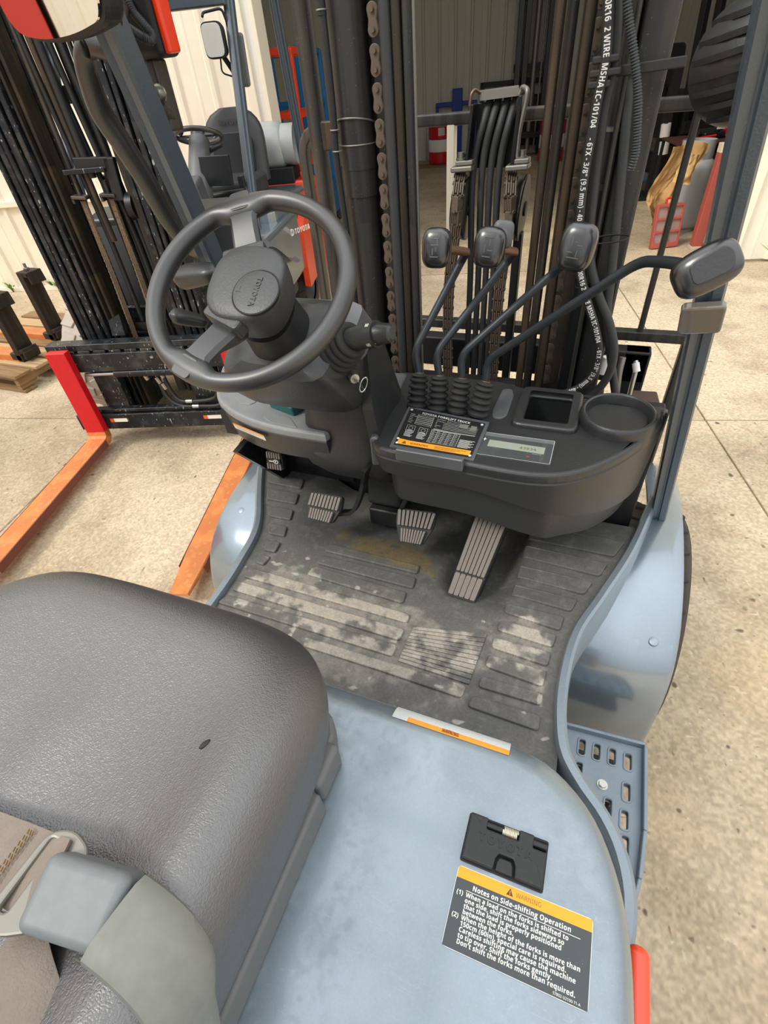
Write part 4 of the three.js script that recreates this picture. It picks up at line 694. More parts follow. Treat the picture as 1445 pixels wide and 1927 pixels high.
  part(lift, 'steering_gear_cover', merge(box(0.085, 0.13, 0.10, [-0.375, 0.785, -0.875], [-0.25, 0, 0], 0.01), box(0.075, 0.05, 0.09, [-0.375, 0.70, -0.85], [0, 0, 0], 0.006)), mPlasticDark);
}
// ───────────── steering column and wheel ─────────────
const WN = V(0.0627, 0.8154, 0.5756).normalize(), WC = V(-0.4418, 1.2950, -0.5903), WX = V(1, 0, 0).addScaledVector(WN, -WN.x).normalize(), WY = V().crossVectors(WN, WX);
const wheelM = M4().makeBasis(WX, WY, WN).setPosition(WC);
const onWheel = (px, py, hgt = 0) => { const d = ray(px, py), c = WC.clone().addScaledVector(WN, hgt), s = c.clone().sub(EYE).dot(WN) / d.dot(WN), p = EYE.clone().addScaledVector(d, s).sub(c); return [p.dot(WX), p.dot(WY)]; };
{
  const w = holder(lift, 'steering_wheel', 'black two-spoke steering wheel with a round horn pad'), T = (g) => g.applyMatrix4(wheelM);
  const R = 0.1405, ang = (q) => Math.atan2(q[1], q[0]), aTop = ang(onWheel(457, 390)), aBot = ang(onWheel(352, 702));
  // rim: thicker near the spokes
  const near = (th, a) => { let d = Math.abs(((th - a) % (2 * PI) + 3 * PI) % (2 * PI) - PI); return 1 - smooth(0.12, 0.34, d); };
  const rings = []; for (let i = 0; i < 120; i++) { const th = i / 120 * 2 * PI, k = Math.max(near(th, aTop), near(th, aBot)), r = []; for (let j = 0; j < 20; j++) { const ph = j / 20 * 2 * PI, a = 0.0125 + 0.0, b = 0.0135, wob = 1; const rad = R - k * 0.006 + Math.cos(ph) * (a + k * 0.0065) * wob; r.push(V(rad * Math.cos(th), rad * Math.sin(th), Math.sin(ph) * b * wob)); } rings.push(r); }
  rings.push(rings[0]);
  part(w, 'rim', T(loft(rings, { cap: false, crease: 1.2 })), mWheel);
  // spokes: broad web with thin sides, dipping to the hub
  for (const a of [aTop, aBot]) {
    const c = Math.cos(a), s = Math.sin(a), P = (d, t, z) => V(c * d - s * t, s * d + c * t, z), rs = [];
    for (let i = 0; i <= 10; i++) { const k = i / 10, d = lerp(0.02, R - 0.004, k), hw = lerp(0.0245, 0.020, smooth(0, 0.6, k)) + 0.012 * smooth(0.8, 1, k), z = lerp(-0.006, 0.008, smooth(0.2, 0.9, k)), t = lerp(0.034, 0.012, smooth(0.2, 0.9, k)); rs.push([P(d, -hw, z - t * 0.6), P(d, -hw, z - 0.006), P(d, -hw + 0.005, z), P(d, hw - 0.005, z), P(d, hw, z - 0.006), P(d, hw, z - t * 0.6), P(d, hw * 0.6, z - t), P(d, -hw * 0.6, z - t)]); }
    part(w, 'spoke', T(loft(rs, { crease: 0.6 })), mWheel);
    part(w, 'spoke_plate', T(plate(rect(0.030, 0.030, 0.007), 0.0022, 0.0008).applyMatrix4(M4().makeRotationZ(a)).translate(c * (R - 0.003), s * (R - 0.003), 0.0098)), mWheel);
    // collar where the spoke leaves the hub
    part(w, 'spoke_collar', T(plate(rect(0.030, 0.062, 0.006), 0.026, 0.004).applyMatrix4(M4().makeRotationZ(a)).translate(c * 0.048, s * 0.048, -0.016)), mHub);
  }
  const hub = (s, z) => { const r = []; for (let i = 0; i < 48; i++) { const th = i / 48 * 2 * PI, c = Math.cos(th), sn = Math.sin(th), e = 2.7, q = 1 / Math.pow(Math.pow(Math.abs(c), e) + Math.pow(Math.abs(sn), e), 1 / e); r.push(V(0.002 + c * q * 0.0535 * s, sn * q * 0.056 * s, z)); } return r; };
  part(w, 'hub', T(loft([hub(0.78, -0.046), hub(0.90, -0.040), hub(0.98, -0.018), hub(1.02, 0.002), hub(1.015, 0.008), hub(0.985, 0.0125), hub(0.93, 0.0150), hub(0.7, 0.0172), hub(0.4, 0.0182), hub(0.05, 0.0185)], { crease: 1 })), mHub);
  const hp = onWheel(480, 549, 0.019);
  part(w, 'horn_pad', T(place(lathe([[0, 0.0022], [0.022, 0.0016], [0.0315, 0.0002], [0.0322, -0.001], [0.0322, -0.006], [0, -0.006]], 48), [hp[0], hp[1], 0.0185], [PI / 2, 0, 0])), mHub);
  part(w, 'horn_ring', T(new THREE.TorusGeometry(0.0330, 0.0009, 6, 48).translate(hp[0], hp[1], 0.0178)), mBlack);
  const t0 = onWheel(493, 513, 0.021), t1 = onWheel(467, 584, 0.021), ta = Math.atan2(t1[1] - t0[1], t1[0] - t0[0]), tm = [(t0[0] + t1[0]) / 2, (t0[1] + t1[1]) / 2];
  part(w, 'lettering', T(letters('TOYOTA', 0.0076, 0.0018).applyMatrix4(M4().makeRotationZ(ta)).translate(tm[0], tm[1], 0.0196)), mHub);
  const ic = onWheel(450, 543, 0.02);
  part(w, 'horn_symbol', T(merge(plate([[-0.004, -0.001], [0.001, -0.001], [0.004, -0.0035], [0.004, 0.0035], [0.001, 0.001], [-0.004, 0.001]], 0.0012, 0).applyMatrix4(M4().makeRotationZ(ta)).translate(ic[0], ic[1], 0.0192))), mHub);
  // column
  const col = holder(lift, 'steering_column', 'black moulded steering column cover');
  const sec = (x, y, z, ww, dd, e = 5, tilt = 0) => { const r = []; for (let i = 0; i < 40; i++) { const th = (i + 0.5) / 40 * 2 * PI, c = Math.cos(th), s = Math.sin(th), q = 1 / Math.pow(Math.pow(Math.abs(c), e) + Math.pow(Math.abs(s), e), 1 / e); r.push(V(x + c * q * ww / 2, y + s * q * dd / 2 * tilt, z + s * q * dd / 2)); } return r; };
  part(col, 'column_throat', loft([sec(-0.446, 1.245, -0.627, 0.085, 0.075, 2.4, -0.7), sec(-0.451, 1.20, -0.660, 0.095, 0.085, 2.4, -0.7)]), mPlasticDark);
  part(col, 'upper_cowl', loft([sec(-0.450, 1.206, -0.655, 0.13, 0.10, 5, -0.6), sec(-0.452, 1.195, -0.665, 0.19, 0.13, 6, -0.6), sec(-0.460, 1.15, -0.70, 0.240, 0.15, 6, -0.55), sec(-0.455, 1.10, -0.735, 0.225, 0.15, 6, -0.4), sec(-0.440, 1.082, -0.75, 0.19, 0.14, 6, -0.3)], { crease: 0.6 }), mPlastic);
  part(col, 'lower_cowl', loft([sec(-0.420, 1.10, -0.755, 0.158, 0.13, 6), sec(-0.415, 1.02, -0.80, 0.162, 0.14, 6), sec(-0.418, 0.96, -0.815, 0.185, 0.155, 6), sec(-0.420, 0.925, -0.81, 0.205, 0.165, 5), sec(-0.420, 0.88, -0.82, 0.215, 0.16, 4), sec(-0.410, 0.845, -0.835, 0.19, 0.14, 4), sec(-0.40, 0.82, -0.85, 0.15, 0.11, 4)], { crease: 0.6 }), mPlastic);
  part(col, 'side_cheek', loft([[V(-0.335, 1.155, -0.79), V(-0.335, 1.155, -0.72), V(-0.325, 1.06, -0.70), V(-0.322, 0.98, -0.715), V(-0.345, 0.98, -0.90)], [V(-0.345, 1.155, -0.79), V(-0.345, 1.155, -0.72), V(-0.345, 1.06, -0.70), V(-0.345, 0.98, -0.715), V(-0.365, 0.98, -0.90)]], { crease: 0.3 }), mPlastic);
  for (const [px, py, z] of [[561, 712, -0.665], [657, 780, -0.735]]) { const p = at(px, py, { z }); part(col, 'screw_hole', place(lathe([[0, 0.0005], [0.006, 0.0005], [0.0075, -0.002], [0, -0.002]], 16), p, [1.2, 0, 0]), mBlack); }
  // switch stalk with bellows
  const sw = holder(lift, 'light_switch', 'black bellows and barrel of the light switch'), a0 = at(622, 668, { z: -0.672 }), a1 = at(660, 640, { z: -0.66 }), a2 = at(690, 631, { z: -0.655 }), a3 = at(706, 629, { z: -0.652 }), a4 = at(735, 627, { z: -0.648 });
  for (let i = 0; i < 6; i++) { const k = i / 5, p = a0.clone().lerp(a1, k), dir = a1.clone().sub(a0).normalize(), r = lerp(0.046, 0.029, k); part(sw, 'bellows_fold', new THREE.TorusGeometry(r * 0.72, r * 0.26, 10, 28).applyMatrix4(M4().compose(p, new THREE.Quaternion().setFromUnitVectors(V(0, 0, 1), dir), V(1, 1, 0.75))), mRubber); }
  part(sw, 'bellows_core', rod(a0, a1, 0.026, 0.018), mRubber);
  part(sw, 'switch_barrel', rod(a1, a3, 0.0175, 0.0165, 24), mPlasticDark);
  const ringTex = canvasTex(512, 128, (x, w, h) => { x.fillStyle = '#232527'; x.fillRect(0, 0, w, h); x.fillStyle = '#ecece8'; x.save(); for (let k = 0; k < 4; k++) { x.save(); x.translate(k * 128 + 20, 64); x.rotate(PI / 2); x.font = 'bold 34px sans-serif'; x.fillText(['OFF', '•', 'D=', 'ON'][k], -32, 8); x.restore(); } x.restore(); });
  const ring = new THREE.CylinderGeometry(0.0192, 0.0192, 0.016, 28, 1); part(sw, 'switch_collar', orient(ring, a2.clone().lerp(a3, 0.2), a3.clone().lerp(a4, 0.15)), S({ map: ringTex, roughness: 0.5 }), { keepUV: true });
  part(sw, 'switch_knob', merge(rod(a3, a4, 0.0165, 0.0135, 6), rod(a4, a4.clone().lerp(a3, -0.12), 0.013, 0.0095, 6)), mPlastic);
  // ignition
  const ig = holder(lift, 'ignition_key', 'ignition lock with a black-headed key'), k0 = at(657, 703, { z: -0.672 }), k1 = at(668, 713, { z: -0.655 }), k2 = at(672, 717, { z: -0.648 }), k3 = at(684, 724, { z: -0.64 });
  part(ig, 'lock_collar', rod(at(652, 697, { z: -0.69 }), k0.clone().lerp(k1, 0.5), 0.0135, 0.0115, 20), mBlackGloss);
  part(ig, 'lock_cylinder', rod(k0, k1, 0.0075, 0.0075, 20), mSteel);
  part(ig, 'key_blade', bar(k1, k2.clone().lerp(k3, 0.3), 0.006, 0.002, V(1, 0.5, 0)), mSteel);
  const kd = plate(soft([[-0.004, 0], [0.004, 0], [0.0085, 0.012], [0.006, 0.022], [-0.006, 0.022], [-0.0085, 0.012]], 0.003), 0.003, 0.001, [rect(0.0035, 0.012, 0.0015, 0, 0.013)]);
  part(ig, 'key_head', kd.applyMatrix4(M4().compose(k2, new THREE.Quaternion().setFromRotationMatrix(M4().makeBasis(V(0.5, 0.25, 0.83).normalize(), V(0.45, -0.85, -0.02).normalize(), V(0.7, 0.4, -0.55).normalize())), V(1, 1, 1))), mBlackGloss);
  part(ig, 'key_edge', new THREE.TorusGeometry(0.0085, 0.0011, 6, 24).scale(0.62, 1.35, 1).applyMatrix4(M4().compose(k3, new THREE.Quaternion().setFromEuler(new THREE.Euler(-0.2, 0.75, -0.35)), V(1, 1, 1))), mSteel);
  // paddle levers beside the hub
  const pd = (name, label, px, z0, z1, ww, t, m) => { const a = at(px[0][0], px[0][1], { z: z0 }), b = at(px[1][0], px[1][1], { z: z1 }); const d = b.clone().sub(a), n = 10, rs = []; const u = d.clone().normalize(), up = V(0, 1, 0.4).normalize(), s = V().crossVectors(u, up).normalize(), v = V().crossVectors(s, u); for (let i = 0; i <= n; i++) { const k = i / n, q = Math.sqrt(Math.max(0.02, 1 - Math.pow(2 * Math.abs(k - 0.5), 6))) * lerp(0.8, 1, smooth(0, 0.8, 1 - k)); const r = []; for (let j = 0; j < 16; j++) { const th = j / 16 * 2 * PI, c = Math.cos(th), sn = Math.sin(th), e = 1 / Math.pow(c ** 4 + sn ** 4, 0.25); r.push(a.clone().addScaledVector(d, k).addScaledVector(s, c * e * ww * q).addScaledVector(v, sn * e * t * q)); } rs.push(r); } return part(lift, name, loft(rs, { crease: 1 }), m, { label }); };
  pd('direction_lever', 'grey paddle lever beside the hub', [[318, 592], [392, 607]], -0.60, -0.64, 0.0115, 0.010, mPlastic);
  pd('tilt_knob', 'dark rounded knob behind the wheel', [[335, 523], [408, 512]], -0.74, -0.72, 0.021, 0.016, mPlastic);
  part(col, 'column_housing', loft([sec(-0.43, 1.215, -0.70, 0.19, 0.07, 6, -0.5), sec(-0.425, 1.17, -0.73, 0.19, 0.08, 6, -0.5)]), mPlasticPale);
}
// ───────────── hydraulic levers ─────────────
{
  const knob = (w, h, d, e = 3.2) => { const g = new THREE.SphereGeometry(1, 36, 24), p = g.attributes.position; for (let i = 0; i < p.count; i++) { const x = p.getX(i), y = p.getY(i), z = p.getZ(i), q = 1 / Math.pow(Math.abs(x) ** e + Math.abs(y) ** e + Math.abs(z) ** e, 1 / e); p.setXYZ(i, x * q * w, y * q * h, z * q * d); } g.computeVertexNormals(); return g; };
  const facing = (p, roll = 0, tip = 0, yaw = 0) => { const z = EYE.clone().sub(p).normalize().lerp(V(0, 0.3, 1).normalize(), 0.35).normalize(), x = V().crossVectors(V(0, 1, 0), z).normalize(), y = V().crossVectors(z, x); return M4().makeBasis(x, y, z).multiply(M4().makeRotationFromEuler(new THREE.Euler(tip, yaw, roll))).setPosition(p); };
  const defs = [
    { b: [784, 765], t: [789, 706], m: [780, 660], e: [[868, 492, -0.955], [878, 474, -0.945], [862, 468, -0.915]], k: [822, 467, -0.865], s: [0.0235, 0.030, 0.021], icon: 0, roll: -0.05, stub: mBronze },
    { b: [823, 770], t: [827, 711], m: [820, 664], e: [[955, 492, -0.965], [969, 474, -0.955], [958, 468, -0.925]], k: [921, 466, -0.865], s: [0.0245, 0.0295, 0.021], icon: 1, roll: -0.12, stub: mBronze, cap: 1 },
    { b: [860, 775], t: [869, 716], m: [867, 668], e: [[1040, 515, -0.93], [1058, 500, -0.915], [1070, 487, -0.90]], k: [1086, 465, -0.875], s: [0.0265, 0.0335, 0.022], icon: 2, roll: -0.15, stub: mLever },
    { b: [898, 781], t: [913, 722], m: [918, 677], e: [[1205, 491, -0.80], [1262, 494, -0.745]], k: [1328, 507, -0.69], s: [0.0345, 0.0245, 0.021], icon: 3, roll: 0.62, stub: mLever },
  ];
  defs.forEach((q, i) => {
    const L = holder(lift, 'control_lever', ['lever with a square dark knob nearest the column', 'lever whose knob has a grey cap behind it', 'lever with a tall rounded knob', 'longest lever with a flat-faced pad beside the pillar'][i]);
    const B = at(...q.b, { y: 1.0 }), T0 = at(...q.t, { y: 1.058 }), Mm = at(...q.m, { z: T0.z - 0.01 });
    // bellows boot
    const dir = T0.clone().sub(B), len = dir.length(), pr = [[0.0195, 0]]; for (let k = 0; k < 5; k++) { const y = len * k / 5, r = lerp(0.0192, 0.0172, k / 5); pr.push([r, y + len * 0.02], [r + 0.0012, y + len * 0.06], [r, y + len * 0.10], [r - 0.0045, y + len * 0.145], [r - 0.0045, y + len * 0.185]); } pr.push([0.0172, len * 0.99], [0.0165, len * 1.01], [0.010, len * 1.05], [0.0082, len * 1.09], [0, len * 1.09]);
    part(L, 'boot', lathe(pr, 28).applyMatrix4(M4().compose(B, new THREE.Quaternion().setFromUnitVectors(V(0, 1, 0), dir.clone().normalize()), V(1, 1, 1))), mRubber);
    part(L, 'boot_ring', new THREE.TorusGeometry(0.0078, 0.001, 6, 20).applyMatrix4(M4().compose(T0.clone().addScaledVector(dir, 0.08), new THREE.Quaternion().setFromUnitVectors(V(0, 0, 1), dir.clone().normalize()), V(1, 1, 1))), mBronze);
    const K = at(q.k[0], q.k[1], { z: q.k[2] }), E = q.e.map(([a, b, z]) => at(a, b, { z })), end = E[E.length - 1];
    part(L, 'lever_rod', capped(bent([B.clone().addScaledVector(dir, 0.5), T0, Mm, ...E.slice(0, i === 3 ? 2 : 2), ...(i === 3 ? [K.clone().lerp(end, 0.4)] : [])], 0.022), 60, 0.0072, 14), mLever);
    if (i < 3) part(L, 'knob_stub', rod(E[1], K.clone().lerp(E[1], 0.25), 0.0068, 0.0075, 16), q.stub);
    const F = facing(K, q.roll, i === 3 ? -0.1 : 0, i === 3 ? 0.1 : -0.1);
    part(L, 'knob', knob(...q.s).applyMatrix4(F), mKnob);
    if (q.cap) { const C = at(946, 441, { z: -0.90 }); part(L, 'knob_cap', merge(knob(0.0165, 0.020, 0.012, 4).applyMatrix4(facing(C, -0.12)), rod(C, K, 0.014, 0.016)), mKnobPale); }
    const bars = [[[[0, 0.013, 0.013, 0.0016], [0, 0.004, 0.013, 0.0016], [0, -0.013, 0.013, 0.0016], [-0.003, -0.006, 0.0016, 0.010], [0.004, 0.0085, 0.0016, 0.008], [0.002, -0.002, 0.0016, 0.006]]], [[[0, 0.014, 0.012, 0.0016], [0, -0.013, 0.013, 0.0016], [0.003, 0.0075, 0.0014, 0.010], [-0.004, -0.002, 0.0014, 0.012], [0.004, -0.004, 0.008, 0.0014]]], [[[0, 0.006, 0.004, 0.0014], [0.006, 0.002, 0.008, 0.0014], [-0.006, 0.006, 0.0014, 0.012], [0, -0.015, 0.018, 0.0014], [0.004, -0.009, 0.0014, 0.009], [-0.006, -0.008, 0.008, 0.0014]]], []][q.icon].flat();
    if (bars.length) part(L, 'knob_symbol', merge(bars.map(([x, y, ww, hh]) => box(ww, hh, 0.002, [x, y, q.s[2] * 0.965], [0, 0, 0], 0.0004, 1))).applyMatrix4(F), mKnobPale);
    else part(L, 'knob_face', plate(soft([[-0.0215, -0.0115], [0.018, -0.014], [0.024, 0.0035], [0.018, 0.014], [-0.0195, 0.013]], 0.008), 0.0025, 0.001).translate(0.002, 0, q.s[2] * 0.94).applyMatrix4(F), mPlastic);
  });
}
// ───────────── mast, chains, hoses, load backrest ─────────────
const X15 = (px, py, z = -1.15) => at(px, py, { z }).x;
const linkGeo = (() => { // one leaf-chain link, 54 mm long, hanging along y, seen on its broad side (z)
  const s = []; const n = 10; for (let i = 0; i <= n; i++) { const a = i / n * PI; s.push([0.0105 * Math.cos(a), 0.0135 + 0.0105 * Math.sin(a)]); } s.push([-0.0078, 0]); for (let i = 0; i <= n; i++) { const a = PI + i / n * PI; s.push([0.0105 * Math.cos(a), -0.0135 + 0.0105 * Math.sin(a)]); } s.push([0.0078, 0]);
  const g = merge(plate(s, 0.006, 0.001).translate(0, 0, -0.002), cyl(0.0042, 0.0042, 0.016, [0, 0.0135, 0], [PI / 2, 0, 0], 10), cyl(0.0042, 0.0042, 0.016, [0, -0.0135, 0], [PI / 2, 0, 0], 10)); boxUV(g); g.userData.shared = true; return g;
})();
const edgeLinkGeo = (() => { // the same chain seen on edge: a stack of plates
  const l = []; for (let i = -2; i <= 2; i++) l.push(box(0.0035, i % 2 ? 0.022 : 0.030, 0.016, [i * 0.0046, i % 2 ? 0.0 : 0.0, 0], [0, 0, 0], 0.0015, 1)); l.push(cyl(0.0035, 0.0035, 0.027, [0, 0.0125, 0], [0, 0, PI / 2], 8)); const g = merge(l); boxUV(g); g.userData.shared = true; return g;
})();
function chain(parent, name, label, path, geo, step, m, turn) {
  const h = holder(parent, name, label); const c = path.length > 1 && path.isCurve ? path : new THREE.CatmullRomCurve3(path, false, 'centripetal'), L = c.getLength(), n = Math.floor(L / step);
  for (let i = 0; i < n; i++) { const u = (i + 0.5) / n, o = new THREE.Mesh(geo, m); o.name = 'link'; o.castShadow = o.receiveShadow = true; o.position.copy(c.getPointAt(u)).sub(parent.off); o.quaternion.setFromUnitVectors(V(0, 1, 0), c.getTangentAt(u)); if (turn) o.quaternion.multiply(new THREE.Quaternion().setFromAxisAngle(V(0, 1, 0), turn)); h.add(o); }
  return h;
}
{
  const Y0 = 0.12, Y1 = 2.15, col = (px, py, z, r, y0 = Y0, y1 = Y1, r2 = r) => { const x = X15(px, py, z); return rod(V(x, y0, z), V(x, y1, z), r, r2, 28); };
  // left stile
  const mast = holder(lift, 'mast', 'dark greasy two-stage mast');
  const rails = (a, b, z0, z1, m = mRail) => part(mast, 'mast_rail', lim(a, b, Y0, Y1, z0, z1, 0.006), m);
  part(mast, 'lift_cylinder', col(568, 20, -1.36, 0.0215), mRail);
  const lc = holder(lift, 'lift_cylinder', 'grey lift cylinder with a collar'), lx = X15(651, 20, -1.19);
  part(lc, 'cylinder_barrel', merge(rod(V(lx, 1.30, -1.19), V(lx, Y1, -1.19), 0.036, 0.036, 32), rod(V(lx, Y0, -1.19), V(lx, 1.3, -1.19), 0.033, 0.033, 32)), mRail);
  { const y = at(662, 322, { z: -1.15 }).y, y2 = at(660, 275, { z: -1.15 }).y; part(lc, 'cylinder_collar', rod(V(lx, y, -1.19), V(lx, y2, -1.19), 0.0375, 0.0375, 32), mRail); part(lc, 'collar_ring', new THREE.TorusGeometry(0.0378, 0.0016, 8, 40).rotateX(PI / 2).translate(lx, y2, -1.19), mSteelDull); part(lc, 'tie_wire', new THREE.TorusGeometry(0.039, 0.0018, 6, 40).rotateX(PI / 2 - 0.25).translate(lx, y2 + 0.035, -1.19), mSteelDull); }
  rails(X15(672, 20, -1.2), X15(704, 20, -1.2), -1.21, -1.30, mRailBrown);
  rails(X15(700, 20, -1.24), X15(735, 20, -1.24), -1.24, -1.26, mRail);
  rails(X15(735, 20), X15(752, 20), -1.145, -1.165, mRailBrown); rails(X15(752, 20) + 0.001, X15(771, 20), -1.15, -1.17, mRail); rails(X15(769, 20), X15(776, 20), -1.158, -1.165, mSteelDull); rails(X15(730, 20, -1.3), X15(768, 20, -1.3), -1.195, -1.30, mRail);
  // pipe with clamps
  const px0 = X15(605, 20, -1.145), hp = holder(lift, 'hydraulic_pipe', 'thin dark pipe clamped to the mast');
  part(hp, 'pipe', merge(hose([V(px0, Y1, -1.145), V(px0, 1.45, -1.145), V(px0 - 0.004, 1.38, -1.145), V(px0 + 0.002, 1.2, -1.145), V(px0 + 0.004, 0.75, -1.145)], 0.0068, 60), rod(V(px0, 1.585, -1.145), V(px0, 1.63, -1.145), 0.0085)), mHoseDark);
  for (const y of [1.592, 1.42, 1.385]) part(hp, 'clamp', new THREE.TorusGeometry(0.0088, 0.0016, 6, 24).rotateX(PI / 2).translate(px0, y, -1.145), mSteelDull);
  part(hp, 'pipe_bracket', box(0.03, 0.05, 0.012, [px0 - 0.022, 1.41, -1.16], [0, 0, 0], 0.004), mRailBrown);
  chain(lift, 'lift_chain', 'brown leaf chain beside the left cylinder', [V(X15(700, 20, -1.175), Y1, -1.175), V(X15(702, 20, -1.175), Y0 + 0.6, -1.175)], linkGeo, 0.0535, mChain, 0);
  part(lift, 'hydraulic_hose', col(724, 20, -1.155, 0.0118), mHose);
  // right stile
  const rr0 = X15(1211, 20), rr1 = X15(1281, 20);
  rails(rr0, rr1, -1.15, -1.17, mRail); rails(rr1 - 0.018, rr1, -1.17, -1.33, mRail); rails(rr0, rr0 + 0.01, -1.17, -1.33, mRail); rails(rr0 - 0.012, rr0 - 0.003, -1.13, -1.2, mRail);
  part(mast, 'mast_rail', lim(X15(1096, 20, -1.26), rr0, Y0, Y1, -1.30, -1.26, 0.004), mRail);
  const tb = (x, z, r, m) => part(lift, 'hydraulic_pipe', rod(V(x, Y0, z), V(x, Y1, z), r, r, 18), m);
  tb(X15(1054, 20), -1.15, 0.0085, mRailBrown); tb(X15(1077, 20, -1.18), -1.18, 0.0098, mRail); tb(X15(1111, 20, -1.16), -1.16, 0.0100, mRailBrown);
  chain(lift, 'lift_chain', 'brown leaf chain behind the hoses', [V(X15(1130, 20, -1.2), Y1, -1.2), V(X15(1130, 20, -1.2), Y0 + 0.6, -1.2)], linkGeo, 0.0535, mChain, 0);
  const rc = holder(lift, 'lift_cylinder', 'black lift cylinder with a band'), rx = X15(1150, 300, -1.19), yb = at(1148, 243, { z: -1.16 }).y;
  part(rc, 'cylinder_barrel', rod(V(rx, Y0, -1.19), V(rx, yb, -1.19), 0.030, 0.030, 32), mBlackGloss); part(rc, 'cylinder_rod', rod(V(rx, yb, -1.19), V(rx, Y1, -1.19), 0.018, 0.018, 24), mRail);
  part(rc, 'cylinder_band', rod(V(rx, yb - 0.092, -1.19), V(rx, yb - 0.082, -1.19), 0.0312, 0.0312, 32), mRail); part(rc, 'cylinder_top', rod(V(rx, yb - 0.004, -1.19), V(rx, yb + 0.002, -1.19), 0.0312, 0.0312, 32), mSteelDull);
  // printed hose
  const print = (str, rept, vmid = 0.5) => canvasTex(2048, 128, (x, w, h) => { x.fillStyle = '#2b2c2c'; x.fillRect(0, 0, w, h); x.fillStyle = '#dedfdb'; x.font = 'bold 34px sans-serif'; x.textBaseline = 'middle'; x.fillText(str, 20, h * vmid, w - 40); });
  const HP = (list, z) => list.map(([a, b, dz = 0]) => at(a, b, { z: z + dz }));
  const h1 = new THREE.CatmullRomCurve3(HP([[1146, -70], [1145, 0], [1143, 60], [1139, 120], [1126, 180], [1112, 260], [1100, 330], [1092, 400], [1087, 460], [1093, 520], [1106, 570], [1121, 620], [1127, 665], [1116, 705], [1088, 730], [1045, 745]], -1.105), false, 'centripetal');
  // tube whose printed line runs along the side that faces the driver
  const printed = (c, r) => grid(160, 18, (u, v) => { const p = c.getPointAt(u), t = c.getTangentAt(u), d = EYE.clone().sub(p).normalize(), nn = d.addScaledVector(t, -d.dot(t)).normalize(), bb = V().crossVectors(nn, t), a = (v - 0.5) * 2 * PI; return p.addScaledVector(nn, Math.cos(a) * r).addScaledVector(bb, Math.sin(a) * r); }, (p, u, v) => [u, v]);
  const ho = holder(lift, 'hydraulic_hose', 'black hose with white printed lettering');
  part(ho, 'hose_body', printed(h1, 0.0082), S({ map: print('SAE100R16  2 WIRE  MSHA IC-101/04  ◆ - 6TX - 3/8" (9.5 mm) - 4000 PSI W.P.  SAE100R16 2 WIRE MSHA IC-101/04 ◆ - 6TX - 3/8" (9.5 mm) - 4000 PSI', 1, 0.5), roughness: 0.5 }), { keepUV: true });
  part(lift, 'hydraulic_hose', new THREE.TubeGeometry(new THREE.CatmullRomCurve3(HP([[1163, -70], [1161, 0], [1158, 80], [1150, 140], [1137, 200], [1126, 280], [1117, 360], [1110, 430], [1112, 500], [1128, 560], [1147, 610], [1155, 660], [1145, 705], [1120, 738], [1075, 765]], -1.125), false, 'centripetal'), 140, 0.0088, 16), mHose);
  part(lift, 'hydraulic_hose', new THREE.TubeGeometry(new THREE.CatmullRomCurve3(HP([[1187, 100], [1180, 200], [1172, 300], [1160, 420], [1150, 520], [1142, 600], [1150, 680], [1160, 760]], -1.14), false, 'centripetal'), 80, 0.0085, 14), mHose);
  const cl = at(1132, 128, { z: -1.10 }); part(lift, 'hose_clamp', merge(box(0.040, 0.010, 0.03, [cl.x + 0.004, cl.y + 0.01, -1.115], [0, 0, 0.03], 0.003), box(0.046, 0.010, 0.03, [cl.x + 0.006, cl.y - 0.006, -1.115], [0, 0, 0.03], 0.003), box(0.034, 0.010, 0.028, [cl.x, cl.y - 0.02, -1.115], [0, 0, 0.03], 0.003), box(0.1, 0.014, 0.006, [cl.x + 0.07, cl.y - 0.004, -1.13], [0, 0, 0.05], 0.002)), mRubber);
  for (const [px, py, w] of [[1108, 537, 0.05], [1145, 450, 0.07]]) { const p = at(px, py, { z: -1.115 }); part(lift, 'cable_tie', new THREE.TorusGeometry(w / 2, 0.0016, 6, 30).scale(1, 0.5, 1).rotateX(PI / 2 + 0.15).rotateZ(0.12).translate(p.x, p.y, p.z), mBlack); }
  // corrugated conduit
  const corr = (curveP, r, name, label, n = 62) => { const c = new THREE.CatmullRomCurve3(curveP, false, 'centripetal'), k = n * 4, g = new THREE.TubeGeometry(c, k, 1, 12), p = g.attributes.position, fr = 13; for (let i = 0; i <= k; i++) { const q = c.getPointAt(i / k), rad = i % 4 < 2 ? r : r * 0.78; for (let j = 0; j < fr; j++) { const o = i * fr + j; p.setXYZ(o, q.x + (p.getX(o) - q.x) * rad, q.y + (p.getY(o) - q.y) * rad, q.z + (p.getZ(o) - q.z) * rad); } } g.computeVertexNormals(); return part(lift, name, g, mConduit, { label }); };
  corr(HP([[1177, -60], [1180, 0], [1184, 40], [1190, 80], [1196, 130], [1200, 180], [1199, 240], [1195, 290], [1186, 320]], -1.10), 0.0068, 'conduit', 'black corrugated cable conduit');
  // centre: four hoses over a guide, chains on their sheaves
  const guide = holder(lift, 'hose_guide', 'steel hose guide with bolted brackets'), zc = -1.25, C = (a, b, dz = 0) => at(a, b, { z: zc + dz });
  for (const [a, b] of [[907, 893], [922, 910], [939, 926], [955, 942]]) { const top = C(a + 16, 186, -0.03), mid = C(b, 300), mid2 = C(a + 3, 230); part(lift, 'hydraulic_hose', hose([C(a + 18, 178, -0.09), top, mid2, mid, V(mid.x, 1.1, zc), V(mid.x - 0.002, 0.75, zc)], 0.0072, 60, 14), mHose); }
  part(guide, 'guide_cap', loft([[C(902, 172), C(903, 190), C(978, 180), C(976, 164)], [C(902, 170, -0.06), C(903, 190, -0.06), C(978, 180, -0.06), C(976, 160, -0.06)]], { crease: 0.3 }), mSteelDull);
